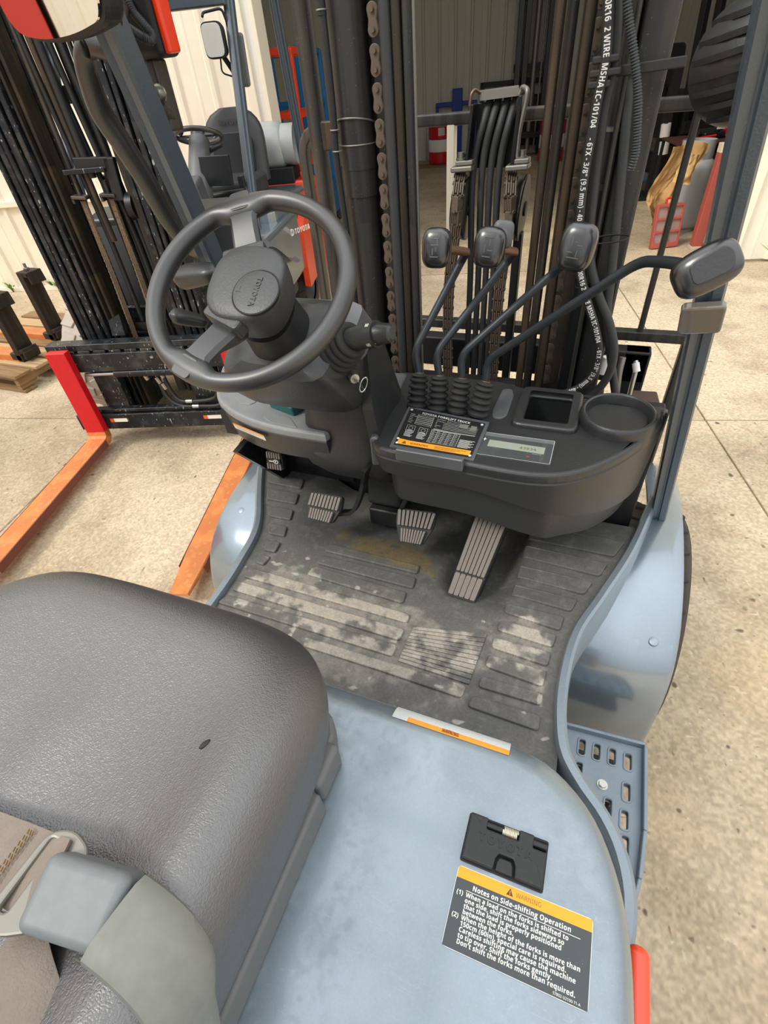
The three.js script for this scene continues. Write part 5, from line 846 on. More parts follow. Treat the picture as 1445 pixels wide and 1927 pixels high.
  part(guide, 'guide_plate', merge(bar(C(893, 195, 0.004), C(880, 312, 0.004), 0.006, 0.04, V(0, 0, 1), 0.002), bar(C(983, 178, 0.004), C(966, 312, 0.004), 0.008, 0.045, V(0, 0, 1), 0.002), lim(C(890, 250).x, C(970, 250).x, C(900, 320).y, C(900, 195).y, zc - 0.03, zc - 0.022, 0.002)), mBlackGloss);
  part(guide, 'guide_strap', merge(tube([C(986, 305, 0.02), C(972, 300, 0.02), C(976, 250, 0.02), C(984, 215, 0.02), C(990, 190, 0.02), C(993, 168, 0.02), C(983, 163, 0.0), C(977, 178, 0)], 0.0045, 0.012, 50, 8)), mSteelDull);
  part(guide, 'guide_hook', merge(tube([C(903, 175, 0), C(893, 168, 0.01), C(886, 178, 0.015), C(884, 200, 0.015)], 0.003, 0.01, 24, 8)), mBronze);
  for (const [a, b, s] of [[872, 316, -1], [975, 313, 1]]) { const p = C(a, b, 0.01); part(guide, 'guide_bracket', merge(box(0.045, 0.010, 0.045, [p.x, p.y, p.z], [0, 0, 0.04], 0.003), box(0.036, 0.008, 0.03, [p.x + 0.004, p.y + 0.010, p.z], [0, 0, 0.04], 0.002)), mSteelDull); part(guide, 'bolt', hexBolt([p.x + s * 0.006, p.y + 0.014, p.z], 0.0075, 0.011), mSteelDull); }
  const sheave = (px, py, r, w) => { const p = C(px, py, -0.01), h = holder(lift, 'chain_sheave'); part(h, 'sheave_disc', place(lathe([[0.012, -w], [r, -w], [r, -w * 0.55], [r * 0.86, -w * 0.4], [r * 0.86, w * 0.4], [r, w * 0.55], [r, w], [0.012, w]], 40), p, [0, 0, PI / 2 - 0.06]), mRail); part(h, 'sheave_pin', place(new THREE.CylinderGeometry(0.014, 0.014, w * 2.6, 20), p, [0, 0, PI / 2 - 0.06]), mRailBrown); return p; };
  sheave(871, 392, 0.062, 0.014); sheave(974, 392, 0.062, 0.014);
  const lch = (a, nm) => chain(lift, 'lift_chain', nm, [C(a[0][0], a[0][1], -0.06), C(a[1][0], a[1][1], 0.01), C(a[2][0], a[2][1], 0.05), C(a[3][0], a[3][1], 0.055), V(C(a[3][0], a[3][1]).x, 1.1, zc + 0.055), V(C(a[3][0], a[3][1]).x, 0.78, zc + 0.055)], edgeLinkGeo, 0.025, mChain);
  lch([[868, 330], [866, 333], [862, 360], [858, 420]], 'brown chain over the sheave beside the bright post'); lch([[962, 330], [962, 334], [960, 360], [957, 420]], 'brown chain over the sheave with the broad disc');
  part(mast, 'inner_post', lim(C(968, 420).x, C(984, 420).x, Y0 + 0.5, C(968, 440).y, zc - 0.03, zc, 0.003), mBlack);
  part(mast, 'crossmember', merge(lim(-0.62, 0.06, 0.80, 0.885, -1.22, -1.18, 0.005), lim(-0.62, 0.06, 0.3, 0.5, -1.22, -1.18, 0.005)), mBlack);
  // load backrest and carriage
  const ZB = -1.5, lb = holder(lift, 'load_backrest', 'black steel load backrest'), B = (a, b) => at(a, b, { z: ZB }), bw = 0.026;
  const yt = (B(780, 228).y + B(1330, 192).y) / 2, yl = (B(800, 605).y + B(1270, 632).y) / 2, xr = B(1432, 230).x, xl = 2 * XC - xr;
  part(lb, 'backrest_frame', sweep(bent([V(xl, 0.5, ZB), V(xl, yt, ZB), V(xr, yt, ZB), V(xr, 0.5, ZB)], 0.07).getSpacedPoints(120), rect(bw, 0.03, 0.006).map(([a, b]) => [a, b]), V(0, 0, 1), { crease: 0.5 }), mRail);
  part(lb, 'backrest_rail', lim(xl, xr, yl - 0.014, yl + 0.012, ZB - 0.016, ZB + 0.016, 0.004), mRail);
  for (const x of [B(851, 262).x, B(1300, 262).x, B(1085, 262).x, 2 * XC - B(1300, 262).x]) part(lb, 'backrest_post', lim(x - 0.007, x + 0.007, yl, yt, ZB - 0.012, ZB + 0.012, 0.003), mRail);
  part(lb, 'lit_backrest_post', lim(B(843, 262).x, B(858, 262).x, yl, yt, ZB - 0.012, ZB + 0.014, 0.003), S({ color: 0xd8d0be, roughness: 0.6 }));  // pale colour paints the sky light onto the face of this dark post
  const ca = holder(lift, 'fork_carriage', 'black fork carriage with hose fittings');
  part(ca, 'carriage_bar', merge(lim(-0.78, 0.165, 0.80, 0.89, -1.47, -1.42, 0.006), lim(-0.78, 0.165, 0.30, 0.39, -1.47, -1.42, 0.006), lim(-0.78, -0.72, 0.3, 0.89, -1.47, -1.42), lim(0.1, 0.165, 0.3, 0.89, -1.47, -1.42)), mBlack);
  part(ca, 'carriage_block', box(0.07, 0.05, 0.06, [0.165, 0.79, -1.33], [0, 0.1, 0], 0.006), S({ color: 0x4d3d33, roughness: 0.7 }));
  part(ca, 'hose_fitting', merge(tube([at(1183, 750, { z: -1.3 }), at(1190, 720, { z: -1.3 }), at(1198, 690, { z: -1.31 }), at(1196, 680, { z: -1.32 })], 0.006, 0.01, 30, 10)), mSteel);
  part(ca, 'hose_fitting', tube([at(1160, 740, { z: -1.3 }), at(1165, 700, { z: -1.3 }), at(1172, 672, { z: -1.31 })], 0.008, 0.01, 30, 10), mSteelDull);
  part(ca, 'hose_sleeve', rod(at(1198, 700, { z: -1.3 }), at(1196, 683, { z: -1.31 }), 0.0085, 0.0085), mWhite); part(ca, 'hose_sleeve', rod(at(1133, 700, { z: -1.2 }), at(1143, 672, { z: -1.2 }), 0.016, 0.010), mWhite);
}
// ───────────── overhead guard, lamps, mirror ─────────────
{
  const LEAN = 0.40, atG = (px, py) => { const d = ray(px, py), a = -1.04 - LEAN * (0.66 - EYE.y); return EYE.clone().addScaledVector(d, a / (d.z - LEAN * d.y)); }; // plane z = -1.04 + LEAN (y - 0.66)
  const g = holder(lift, 'overhead_guard', 'blue-grey overhead guard on four pillars');
  const pr0 = atG(1236, 975), pr1 = atG(1408, 235), pl0 = atG(374, 430), pl1 = atG(214, 62), YT = 2.12;
  const ext = (a, b, y) => a.clone().lerp(b, (y - a.y) / (b.y - a.y)), prT = ext(pr0, pr1, YT), plT = ext(pl0, pl1, YT), plB = ext(pl0, pl1, 0.9);
  const n = V(0, 1, LEAN).normalize(), face = V(0, LEAN, -1).normalize().negate();
  const pil = (a, b, s, k = 0.8) => { const sd = V(1, 0, 0), sh = [[-0.026, -0.030], [0.026, -0.030], [0.030, -0.026], [0.030, 0.022], [0.024, 0.030], [0.004, 0.030], [0.000, 0.024], [-0.004, 0.024], [-0.024, 0.030], [-0.030, 0.024], [-0.030, -0.026]]; const ring = (p) => sh.map(([u, v]) => p.clone().addScaledVector(sd, u * s).addScaledVector(face, v * k)); return loft([ring(a), ring(b)], { crease: 0.3 }); };
  part(g, 'front_pillar', pil(pr0, prT, 0.56), mPillar); part(g, 'front_pillar', pil(plB, plT, 0.5, 0.62), mPillar);
  const zr = 0.78; for (const x of [prT.x, plT.x]) part(g, 'rear_pillar', bar(V(x, 0.95, 0.92), V(x, YT, zr), 0.05, 0.06, V(0, 0, 1)), mPillar);
  part(g, 'roof_frame', merge(bar(prT, V(prT.x, YT, zr), 0.06, 0.05), bar(plT, V(plT.x, YT, zr), 0.06, 0.05), bar(plT, prT, 0.05, 0.05), bar(V(plT.x, YT, zr), V(prT.x, YT, zr), 0.05, 0.05)), mPillar);
  for (let i = 1; i < 4; i++) { const z = lerp(plT.z, zr, i / 4); part(g, 'roof_bar', bar(V(plT.x, YT, z), V(prT.x, YT, z), 0.022, 0.05), mPillar); }
  part(g, 'pillar_foot', merge(tube([pr0.clone().add(V(-0.03, -0.005, 0.05)), pr0.clone().add(V(0.0, -0.03, 0.05)), pr0.clone().add(V(0.02, 0.0, 0.02))], 0.008, 0.02, 20, 10), hexBolt(pr0.clone().add(V(0.01, -0.02, 0.06)), 0.008, 0.008)), mPillar);
  part(g, 'pillar_dent', box(0.004, 0.03, 0.006, ext(pr0, pr1, 1.0).add(V(-0.03, 0, 0.01)), [0, 0, 0.2], 0.001), mRail);
  { const p = atG(1322, 566).addScaledVector(face, 0.026); const y = pr1.clone().sub(pr0).normalize(), z = face.clone(), x = V().crossVectors(y, z); part(g, 'pillar_clip', plate(rect(0.052, 0.045, 0.006), 0.014, 0.003).applyMatrix4(M4().makeBasis(x, y, z).setPosition(p)), Ph({ color: 0x6a6459, roughness: 0.15, clearcoat: 1 })); }
  // head lamp seen from behind
  const hl = holder(lift, 'head_lamp', 'ribbed black back of the head lamp'), c = at(1425, 112, { z: -0.80 }), ax = V(0.12, 0.05, 1).normalize();
  const F = M4().compose(c, new THREE.Quaternion().setFromUnitVectors(V(0, 1, 0), ax), V(1, 1, 1));
  part(hl, 'lamp_housing', lathe([[0, 0.046], [0.02, 0.044], [0.038, 0.034], [0.050, 0.016], [0.056, -0.006], [0.058, -0.03], [0.054, -0.034], [0, -0.034]], 40).applyMatrix4(F), mPlasticDark);
  for (let i = -3; i <= 3; i++) { const x = i * 0.014, pts = []; for (let k = 0; k <= 14; k++) { const t = lerp(-1, 1, k / 14), R = Math.sqrt(Math.max(0.0001, 0.057 ** 2 - x * x)), y2 = t * R; const rad = Math.hypot(x, y2), yy = rad < 0.02 ? 0.044 : rad < 0.038 ? lerp(0.044, 0.034, (rad - 0.02) / 0.018) : rad < 0.05 ? lerp(0.034, 0.016, (rad - 0.038) / 0.012) : lerp(0.016, -0.02, (rad - 0.05) / 0.007); pts.push(V(y2, yy + 0.003, x)); } part(hl, 'cooling_rib', sweep(pts, [[-0.0022, -0.003], [0.0022, -0.003], [0.0018, 0.0025], [-0.0018, 0.0025]], V(0, 0, 1)).applyMatrix4(M4().makeRotationZ(0)).applyMatrix4(M4().compose(c, new THREE.Quaternion().setFromUnitVectors(V(0, 1, 0), ax).multiply(new THREE.Quaternion().setFromAxisAngle(V(0, 1, 0), 0.35)), V(1, 1, 1))), mPlasticDark); }
  part(hl, 'lamp_lens', lathe([[0, -0.040], [0.04, -0.039], [0.055, -0.034], [0.055, -0.033], [0, -0.034]], 40).applyMatrix4(F), mReflector);
  part(hl, 'lamp_bracket', rod(c, atG(1432, 180), 0.012), mPlasticDark);
  // combination lamp, conduit, grab handle, mirror on the far pillar
  const cb = holder(lift, 'turn_signal', 'black turn signal box with an orange lens'), q = at(282, 40, { z: -0.76 });
  part(cb, 'lamp_box', box(0.051, 0.139, 0.051, [q.x - 0.010, q.y + 0.033, -0.767], [0.05, 0.1, -0.03], 0.009), mBlack);
  part(cb, 'signal_lens', box(0.010, 0.135, 0.029, [q.x + 0.019, q.y + 0.034, -0.767], [0.05, 0.1, -0.03], 0.004), mOrangeLens);
  part(cb, 'lamp_bracket', merge(lim(q.x - 0.022, q.x - 0.007, q.y - 0.117, q.y - 0.036, -0.781, -0.752), rod(V(q.x - 0.015, q.y + 0.02, -0.745), atG(215, 40), 0.009), rod(V(q.x - 0.015, q.y - 0.10, -0.765), atG(262, 180), 0.009)), mRail); part(cb, 'nut', hexBolt([q.x - 0.004, q.y - 0.073, -0.745], 0.008, 0.009, [PI / 2, 0, 0]), mSteel);
  const cc = (list) => list.map(([a, b, z]) => at(a, b, { z }));
  const corr2 = (pts, r) => { const cv = new THREE.CatmullRomCurve3(pts, false, 'centripetal'), k = 240, gg = new THREE.TubeGeometry(cv, k, 1, 12), p = gg.attributes.position; for (let i = 0; i <= k; i++) { const o0 = cv.getPointAt(i / k), rad = i % 4 < 2 ? r : r * 0.86; for (let j = 0; j < 13; j++) { const o = i * 13 + j; p.setXYZ(o, o0.x + (p.getX(o) - o0.x) * rad, o0.y + (p.getY(o) - o0.y) * rad, o0.z + (p.getZ(o) - o0.z) * rad); } } gg.computeVertexNormals(); return gg; };
  part(lift, 'conduit', corr2(cc([[150, -60, -0.66], [185, -5, -0.67], [212, 28, -0.685], [240, 52, -0.70], [268, 70, -0.715], [284, 76, -0.72], [286, 66, -0.725], [270, 46, -0.725], [250, 22, -0.725], [235, -10, -0.725]]), 0.0057), mConduit, { label: 'corrugated lamp cable bent back on itself' });
  const gh = holder(lift, 'grab_handle', 'black moulded grab handle on the far pillar'), beside = (px, py, k = 1.05) => EYE.clone().lerp(atG(px, py), k), pts = curve([beside(206, 92, 1.02), beside(164, 88), beside(160, 118), beside(171, 160), beside(190, 210), beside(230, 270), beside(272, 335), beside(318, 415), beside(356, 462), beside(385, 470, 1.02)], 60);
  part(gh, 'handle_grip', loft(pts.map((p, i) => { const k = i / 60, w = lerp(0.013, 0.019, smooth(0, 0.4, k)) * lerp(1, 0.8, smooth(0.6, 1, k)), t = (pts[i + 1] ?? p).clone().sub(pts[i - 1] ?? p).normalize(), s = V().crossVectors(t, V(0, 0, 1)).normalize(), u = V().crossVectors(s, t), r = []; for (let j = 0; j < 18; j++) { const th = j / 18 * 2 * PI; r.push(p.clone().addScaledVector(s, Math.cos(th) * w).addScaledVector(u, Math.sin(th) * w * 0.75)); } return r; }), { crease: 1 }), mPlastic);
  const b0 = beside(160, 92, 1.0); part(gh, 'handle_socket', place(lathe([[0, 0.002], [0.004, 0.002], [0.005, -0.004], [0, -0.004]], 20).scale(0.8, 1, 2), [b0.x, b0.y, b0.z + 0.002], [PI / 2, 0, 0.2]), mBlack);
  const mi = holder(lift, 'rear_view_mirror', 'black framed rear view mirror'), mc = V(-0.640, 1.6295, -0.62), mb = M4().makeBasis(V(0.985, 0.0, 0.17), V(-0.012, 0.997, 0.07), V(-0.17, -0.071, 0.983)).setPosition(mc);
  const ms = soft([[-0.125, 0.075], [-0.12, -0.075], [-0.05, -0.089], [0.03, -0.089], [0.098, -0.080], [0.112, -0.05], [0.12, 0.075]], [0.02, 0.06, 0.05, 0.05, 0.03, 0.04, 0.02], 6).map(([x, y]) => [x * 0.785, y * 0.785]);
  part(mi, 'mirror_case', plate(ms.map(([x, y]) => [x * 1.05, y * 1.06]), 0.03, 0.008).translate(0, 0, -0.031).applyMatrix4(mb), mPlasticDark);
  part(mi, 'mirror_glass', plate(ms, 0.003, 0).applyMatrix4(mb), mMirror);
  part(mi, 'mirror_stem', rod(V(-0.64, 1.66, -0.64), ext(pl0, pl1, 1.82), 0.007), mPlasticDark);
}
// ───────────── the forklift across the yard, forks towards us ─────────────
{
  const NO = V(-2.003, 0, -1.7525), NT = 0.305;
  const n = thing('forklift', 'orange and grey forklift with red fork shanks and a gas tank behind its seat', 'forklift', [NO.x, 0, NO.z], NT);
  const u = V(Math.cos(NT), 0, -Math.sin(NT)), b = V(Math.sin(NT), 0, Math.cos(NT)); // local x, local z
  const loc = (px, py, z) => { const d = ray(px, py), e = EYE.clone().sub(NO), s = (z - e.dot(b)) / d.dot(b), p = e.addScaledVector(d, s); return V(p.dot(u), p.y, p.dot(b)); };
  const locU = (px, py, x) => { const d = ray(px, py), e = EYE.clone().sub(NO), s = (x - e.dot(u)) / d.dot(u), p = e.addScaledVector(d, s); return V(p.dot(u), p.y, p.dot(b)); };
  const MC = -0.075;
  // forks
  for (const x of [-0.475, 0.425]) {
    const f = holder(n, 'fork', 'red fork shank with a rusty orange blade');
    part(f, 'fork_shank', merge(box(0.106, 0.50, 0.045, [x, 0.325, -0.02], [0, 0, 0], 0.004)), mRedPaint);
    part(f, 'fork_blade', merge(loft([[0.045, 1.0, 0.04], [0.9, 1.0, 0.03], [1.12, 0.75, 0.012]].map(([z, k, t]) => [V(x - 0.053 * k, 0.05 + 0.035 - 0.004, z), V(x - 0.049 * k, 0.085, z), V(x + 0.049 * k, 0.085, z), V(x + 0.053 * k, 0.085 - 0.004, z)].concat([V(x + 0.053 * k, 0.085 - t, z), V(x - 0.053 * k, 0.085 - t, z)])), { crease: 0.4 })), mForkRust);
    part(f, 'fork_heel', loft([[V(x - 0.053, 0.12, -0.043), V(x + 0.053, 0.12, -0.043), V(x + 0.053, 0.12, 0.003), V(x - 0.053, 0.12, 0.003)], [V(x - 0.053, 0.075, -0.04), V(x + 0.053, 0.075, -0.04), V(x + 0.053, 0.098, 0.006), V(x - 0.053, 0.098, 0.006)], [V(x - 0.053, 0.05, -0.015), V(x + 0.053, 0.05, -0.015), V(x + 0.053, 0.088, 0.02), V(x - 0.053, 0.088, 0.02)], [V(x - 0.053, 0.043, 0.05), V(x + 0.053, 0.043, 0.05), V(x + 0.053, 0.0855, 0.05), V(x - 0.053, 0.0855, 0.05)]], { crease: 0.5 }), mForkRust);
    part(f, 'fork_edge', merge(box(0.003, 0.040, 0.95, [x + 0.0535, 0.064, 0.5], [0, 0, 0], 0), box(0.003, 0.040, 0.95, [x - 0.0535, 0.064, 0.5], [0, 0, 0], 0)), mForkSide);
  }
  // carriage
  const c = holder(n, 'fork_carriage', 'black notched fork carriage');
  const notched = (y, h) => { const l = [lim(-0.56, 0.44, y - h / 2, y + h / 2 - 0.014, -0.085, -0.045, 0.004)]; for (let i = 0; i < 12; i++) l.push(lim(-0.555 + i * 0.083, -0.495 + i * 0.083, y + h / 2 - 0.016, y + h / 2, -0.085, -0.05, 0.002)); return merge(l); };
  part(c, 'carriage_bar', notched(0.505, 0.11), mMastWorn); part(c, 'carriage_bar', merge(lim(-0.58, 0.46, 0.11, 0.20, -0.085, -0.045, 0.004), lim(-0.58, 0.46, 0.205, 0.225, -0.1, -0.06, 0.004)), mMastWorn);
  part(c, 'carriage_bar', lim(-0.56, 0.44, 0.555, 0.59, -0.13, -0.06, 0.005), mMastWorn);
  part(c, 'carriage_upright', lim(-0.40, -0.27, 0.15, 0.55, -0.14, -0.09), mMastWorn); part(c, 'carriage_upright', lim(0.12, 0.25, 0.15, 0.55, -0.14, -0.09), mMastWorn);
  part(c, 'shift_cylinder', merge(rod(V(-0.25, 0.43, -0.065), V(0.2, 0.43, -0.065), 0.022)), mMastWorn); part(c, 'cylinder_rod', rod(V(-0.41, 0.43, -0.065), V(-0.25, 0.43, -0.065), 0.011), mSteel);
  const rl = canvasTex(128, 32, (x) => { x.fillStyle = '#e8e4d8'; x.fillRect(0, 0, 128, 32); x.fillStyle = '#e0602c'; x.fillRect(0, 0, 30, 32); });
  for (const x of [-0.34, 0.2]) { const o = part(c, 'reflector_label', stickerShape(0.1, 0.022, 0.001).translate(x, 0.165, -0.044), S({ map: rl, roughness: 0.4 }), { keepUV: true }); }
  part(c, 'hydraulic_hose', hose([V(-0.02, 0.40, -0.1), V(0.0, 0.30, -0.09), V(0.03, 0.255, -0.08), V(0.12, 0.25, -0.07), V(0.24, 0.27, -0.07), V(0.27, 0.34, -0.08)], 0.010, 40), mHoseDark);
  part(c, 'hydraulic_hose', hose([V(-0.05, 0.40, -0.1), V(-0.03, 0.27, -0.085), V(0.02, 0.228, -0.075), V(0.14, 0.222, -0.065), V(0.27, 0.235, -0.065), V(0.30, 0.33, -0.08)], 0.010, 40), mHoseDark);
  for (const p of [[0.09, 0.251, -0.07], [0.12, 0.223, -0.064], [-0.11, 0.392, -0.09], [-0.05, 0.37, -0.09], [-0.03, 0.335, -0.09], [-0.02, 0.40, -0.09]]) part(c, 'hose_fitting', place(new THREE.CylinderGeometry(0.0125, 0.0125, 0.035, 6), p, [0, 0, p[1] < 0.3 ? PI / 2 : 0.3]), mSteel);
  // mast
  const m = holder(n, 'mast', 'black mast chipped down to bare steel'), Y1 = 2.35;
  for (const s of [-1, 1]) {
    const X = (d) => MC + s * d, L = (a, q, z0, z1, mt) => part(m, 'mast_rail', lim(X(a), X(q), 0.13, Y1, z0, z1, 0.006), mt);
    L(0.345, 0.325, -0.34, -0.17, mMastWorn); L(0.318, 0.290, -0.36, -0.175, mMastWorn); L(0.283, 0.262, -0.34, -0.165, mMastWorn); L(0.255, 0.222, -0.36, -0.17, mMastWorn); L(0.215, 0.190, -0.34, -0.18, mMastWorn); L(0.187, 0.172, -0.30, -0.2, mRailBrown); L(0.168, 0.15, -0.32, -0.22, mRailBrown); L(0.345, 0.15, -0.37, -0.33, mMastWorn);
  }
  part(m, 'lift_cylinder', rod(V(MC + 0.02, 0.2, -0.33), V(MC + 0.02, 1.25, -0.33), 0.034, 0.034, 20), mRail);
  part(m, 'mast_pipe', rod(V(MC + 0.065, 0.2, -0.3), V(MC + 0.065, Y1, -0.3), 0.011), mRail); part(m, 'mast_pipe', rod(V(MC + 0.095, 0.2, -0.29), V(MC + 0.095, Y1, -0.29), 0.009), mHoseDark);
  part(m, 'mast_pipe', rod(V(MC - 0.01, 1.0, -0.25), V(MC - 0.06, Y1, -0.25), 0.013), mRailBrown); part(m, 'mast_pipe', rod(V(MC + 0.005, 1.25, -0.25), V(MC - 0.02, Y1, -0.25), 0.016), mHoseDark); part(m, 'mast_pipe', rod(V(MC - 0.1, 0.7, -0.28), V(MC - 0.1, Y1, -0.28), 0.012), mRail);
  part(m, 'crossmember', merge(lim(MC - 0.34, MC + 0.34, 0.58, 0.66, -0.4, -0.36), lim(MC - 0.34, MC + 0.34, 1.5, 1.56, -0.4, -0.36), lim(MC - 0.10, MC + 0.09, 1.27, 1.29, -0.27, -0.21)), mMastWorn);
  for (const [x, nm] of [[-0.155, 'worn leaf chain next to the mast stile'], [-0.02, 'worn leaf chain next to the lift cylinder']]) {
    chain(n, 'lift_chain', nm, [V(x + 0.005, 1.17, -0.24), V(x, 0.9, -0.24), V(x - 0.012, 0.50, -0.235)], edgeLinkGeo, 0.024, S({ color: 0x8d7963, roughness: 0.6, metalness: 0.2, map: rep(mottle, 20) }), 0);
    part(m, 'chain_anchor', merge(box(0.07, 0.014, 0.05, [x, 1.185, -0.24], [0, 0, -0.1], 0.004), cyl(0.007, 0.007, 0.06, [x, 1.21, -0.24]), box(0.012, 0.03, 0.04, [x - 0.032, 1.178, -0.24], [0, 0, 0], 0.003)), mRail);
  }
  { const r = rod(V(0.055, 1.135, -0.25), V(0.085, 1.135, -0.25), 0.055, 0.055, 28); part(m, 'chain_sheave', r, mMastWorn); }
  part(m, 'roller_block', loft([[V(-0.24, 0.59, -0.16), V(-0.17, 0.59, -0.16), V(-0.17, 0.69, -0.18), V(-0.24, 0.66, -0.18)], [V(-0.24, 0.59, -0.2), V(-0.17, 0.59, -0.2), V(-0.17, 0.69, -0.2), V(-0.24, 0.66, -0.2)]], { crease: 0.3 }), mMastWorn);
  for (const [x0, x1, z, r] of [[0.02, -0.08, -0.27, 0.013], [0.045, -0.03, -0.28, 0.012], [-0.03, -0.13, -0.29, 0.013], [0.075, 0.03, -0.30, 0.014], [-0.11, -0.17, -0.27, 0.012], [0.0, -0.05, -0.31, 0.016]]) part(m, 'mast_hose', hose([V(x0, 0.62, z), V(x0 - 0.004, 1.0, z), V(lerp(x0, x1, 0.4), 1.35, z), V(lerp(x0, x1, 0.8), 1.8, z), V(x1, Y1, z)], r, 40, 10), mHoseDark);
  part(m, 'hose_bracket', merge(box(0.16, 0.05, 0.03, [-0.04, 1.30, -0.24], [0, 0, -0.05], 0.006), box(0.05, 0.16, 0.03, [0.03, 1.24, -0.24], [0, 0, -0.1], 0.006)), mBlack);
  // wheels
  tyre(n, V(MC - 0.485, 0.335, -0.58), 0.335, 0.19, mTyrePale, 20); tyre(n, V(MC + 0.485, 0.335, -0.58), 0.335, 0.19, mTyre, 20); tyre(n, V(MC + 0.42, 0.26, -2.05), 0.26, 0.16, mTyre, 20); tyre(n, V(MC - 0.42, 0.26, -2.05), 0.26, 0.16, mTyre, 20);
  // body
  part(n, 'cowl', merge(loft([[V(-0.48, 0.55, -0.45), V(0.42, 0.55, -0.45), V(0.42, 0.55, -0.75), V(-0.48, 0.55, -0.75)], [V(-0.42, 1.0, -0.62), V(0.36, 1.0, -0.62), V(0.36, 1.0, -0.75), V(-0.42, 1.0, -0.75)]], { crease: 0.4 }), lim(-0.5, 0.44, 0.35, 0.50, -1.5, -0.45, 0.02)), mPlasticDark);
  part(n, 'dash_panel', box(0.78, 0.06, 0.2, [-0.03, 1.02, -0.72], [0.15, 0, 0], 0.02), mPlastic);
  part(n, 'engine_hood', slab(soft([[-0.44, -1.35], [0.40, -1.35], [0.44, -2.3], [-0.48, -2.3]], 0.08), 0.5, 0.40, 0.03, [], 4), mFender);
  const sp = part(n, 'side_panel', loft([[0.30, 1.76], [0.52, 1.76], [0.70, 1.80], [0.80, 1.95], [0.86, 2.2]].map(([y, z]) => [V(0.43, y, -z), V(0.475, y - 0.01, -z), V(0.475, y - 0.01, -2.55), V(0.43, y, -2.55)]), { crease: 0.4 }), mOrange, { label: 'orange side panel with a slot' });
  part(sp, 'panel_slot', box(0.01, 0.16, 0.06, [0.474, 0.66, -2.1], [0.15, 0, 0], 0.02), mBlack);
  part(n, 'counterweight', merge(slab(soft([[-0.52, -2.3], [0.475, -2.3], [0.475, -2.6], [0.35, -2.8], [-0.4, -2.8], [-0.52, -2.6]], 0.06), 0.2, 0.72, 0.03, [], 3)), mOrange);
  part(n, 'side_fender', grid(8, 12, (a, q) => { const z = lerp(-0.75, -1.5, q), y = lerp(0.96, 0.70, smooth(0, 1, q)); return V(lerp(0.2, 0.485, a), y - 0.15 * a * a, z); }), Ph({ ...PAINT, roughness: 0.4, clearcoat: 0.5, side: THREE.DoubleSide }));
  part(n, 'side_cowl', slab(soft([[0.1, -0.8], [0.44, -0.85], [0.46, -1.78], [0.1, -1.78]], 0.06), 0.42, 0.40, 0.03, [], 3), mFender);
  const lg = locU(556, 431, 0.463);
  part(n, 'brand_lettering', merge(letters('TOYOTA', 0.019, 0.002).translate(0.012, 0, 0), new THREE.TorusGeometry(0.011, 0.002, 6, 24).scale(1.3, 1, 1).translate(-0.062, 0.0, 0), new THREE.TorusGeometry(0.006, 0.002, 6, 20).scale(0.7, 1.2, 1).translate(-0.062, 0, 0)).applyMatrix4(M4().makeScale(1.5, 1.7, 1)).applyMatrix4(M4().makeRotationY(1.05)).translate(lg.x + 0.04, lg.y, lg.z + 0.02), mWhite);
  // cab
  const st = holder(n, 'seat', 'black seat facing the mast');
  part(st, 'seat_cushion', slab(soft([[-0.22, -1.5], [0.24, -1.5], [0.24, -2.0], [-0.22, -2.0]], 0.06), 0.92, 0.12, 0.03, [], 4), mSeatFar);
  const bk = []; for (let i = 0; i <= 12; i++) { const k = i / 12, y = lerp(0.98, 1.40, k), w = 0.215 * Math.sqrt(Math.max(0.04, 1 - Math.pow(Math.max(0, k - 0.45) / 0.57, 3))), z = -2.02 - 0.08 * k, t = lerp(0.07, 0.045, k), r = []; for (let j = 0; j < 24; j++) { const th = j / 24 * 2 * PI, cc = Math.cos(th), s = Math.sin(th), e = Math.pow(cc ** 4 + s ** 4, -0.25); r.push(V(0.03 + cc * e * w, y, z + s * e * t)); } bk.push(r); }
  part(st, 'seat_back', loft(bk, { crease: 1 }), mSeatFar);
  part(st, 'seat_back_panel', plate(soft([[-0.14, 0], [0.14, 0], [0.15, 0.2], [0.10, 0.24], [-0.10, 0.24], [-0.15, 0.2]], 0.03), 0.02, 0.006).applyMatrix4(M4().makeRotationX(-0.18)).translate(0.03, 1.03, -1.965), mBlackGloss);
  part(st, 'seat_lettering', letters('TOYOTA', 0.03, 0.003).applyMatrix4(M4().makeRotationX(-0.18)).translate(0.03, 1.325, -2.022), mSeatFar);
  const sw = holder(n, 'steering_wheel', 'black steering wheel before the seat'), wc = loc(373, 256, -1.45), wm = M4().makeRotationFromEuler(new THREE.Euler(-PI / 2 - 0.35, 0, 0)).setPosition(wc);
  part(sw, 'rim', new THREE.TorusGeometry(0.135, 0.014, 10, 40).applyMatrix4(wm), mWheel); part(sw, 'spoke', merge(box(0.26, 0.03, 0.012), place(new THREE.CylinderGeometry(0.04, 0.045, 0.05, 20), [0, 0, 0.01], [PI / 2, 0, 0])).applyMatrix4(wm), mWheel);
  part(n, 'spinner_knob', new THREE.SphereGeometry(0.022, 14, 10).translate(wc.x - 0.1, wc.y + 0.03, wc.z + 0.02), mKnob);
  part(n, 'steering_column', merge(rod(wc.clone().add(V(0, -0.02, 0)), V(wc.x, 0.75, -1.0), 0.06, 0.09, 16), box(0.16, 0.2, 0.14, [wc.x - 0.01, 1.02, -1.12], [0.3, 0, 0], 0.02)), mPlasticPale);
  part(n, 'switch_stalk', merge(rod(wc.clone().add(V(0.04, -0.08, 0.02)), wc.clone().add(V(0.15, -0.05, 0.05)), 0.014, 0.010)), mPlasticDark);
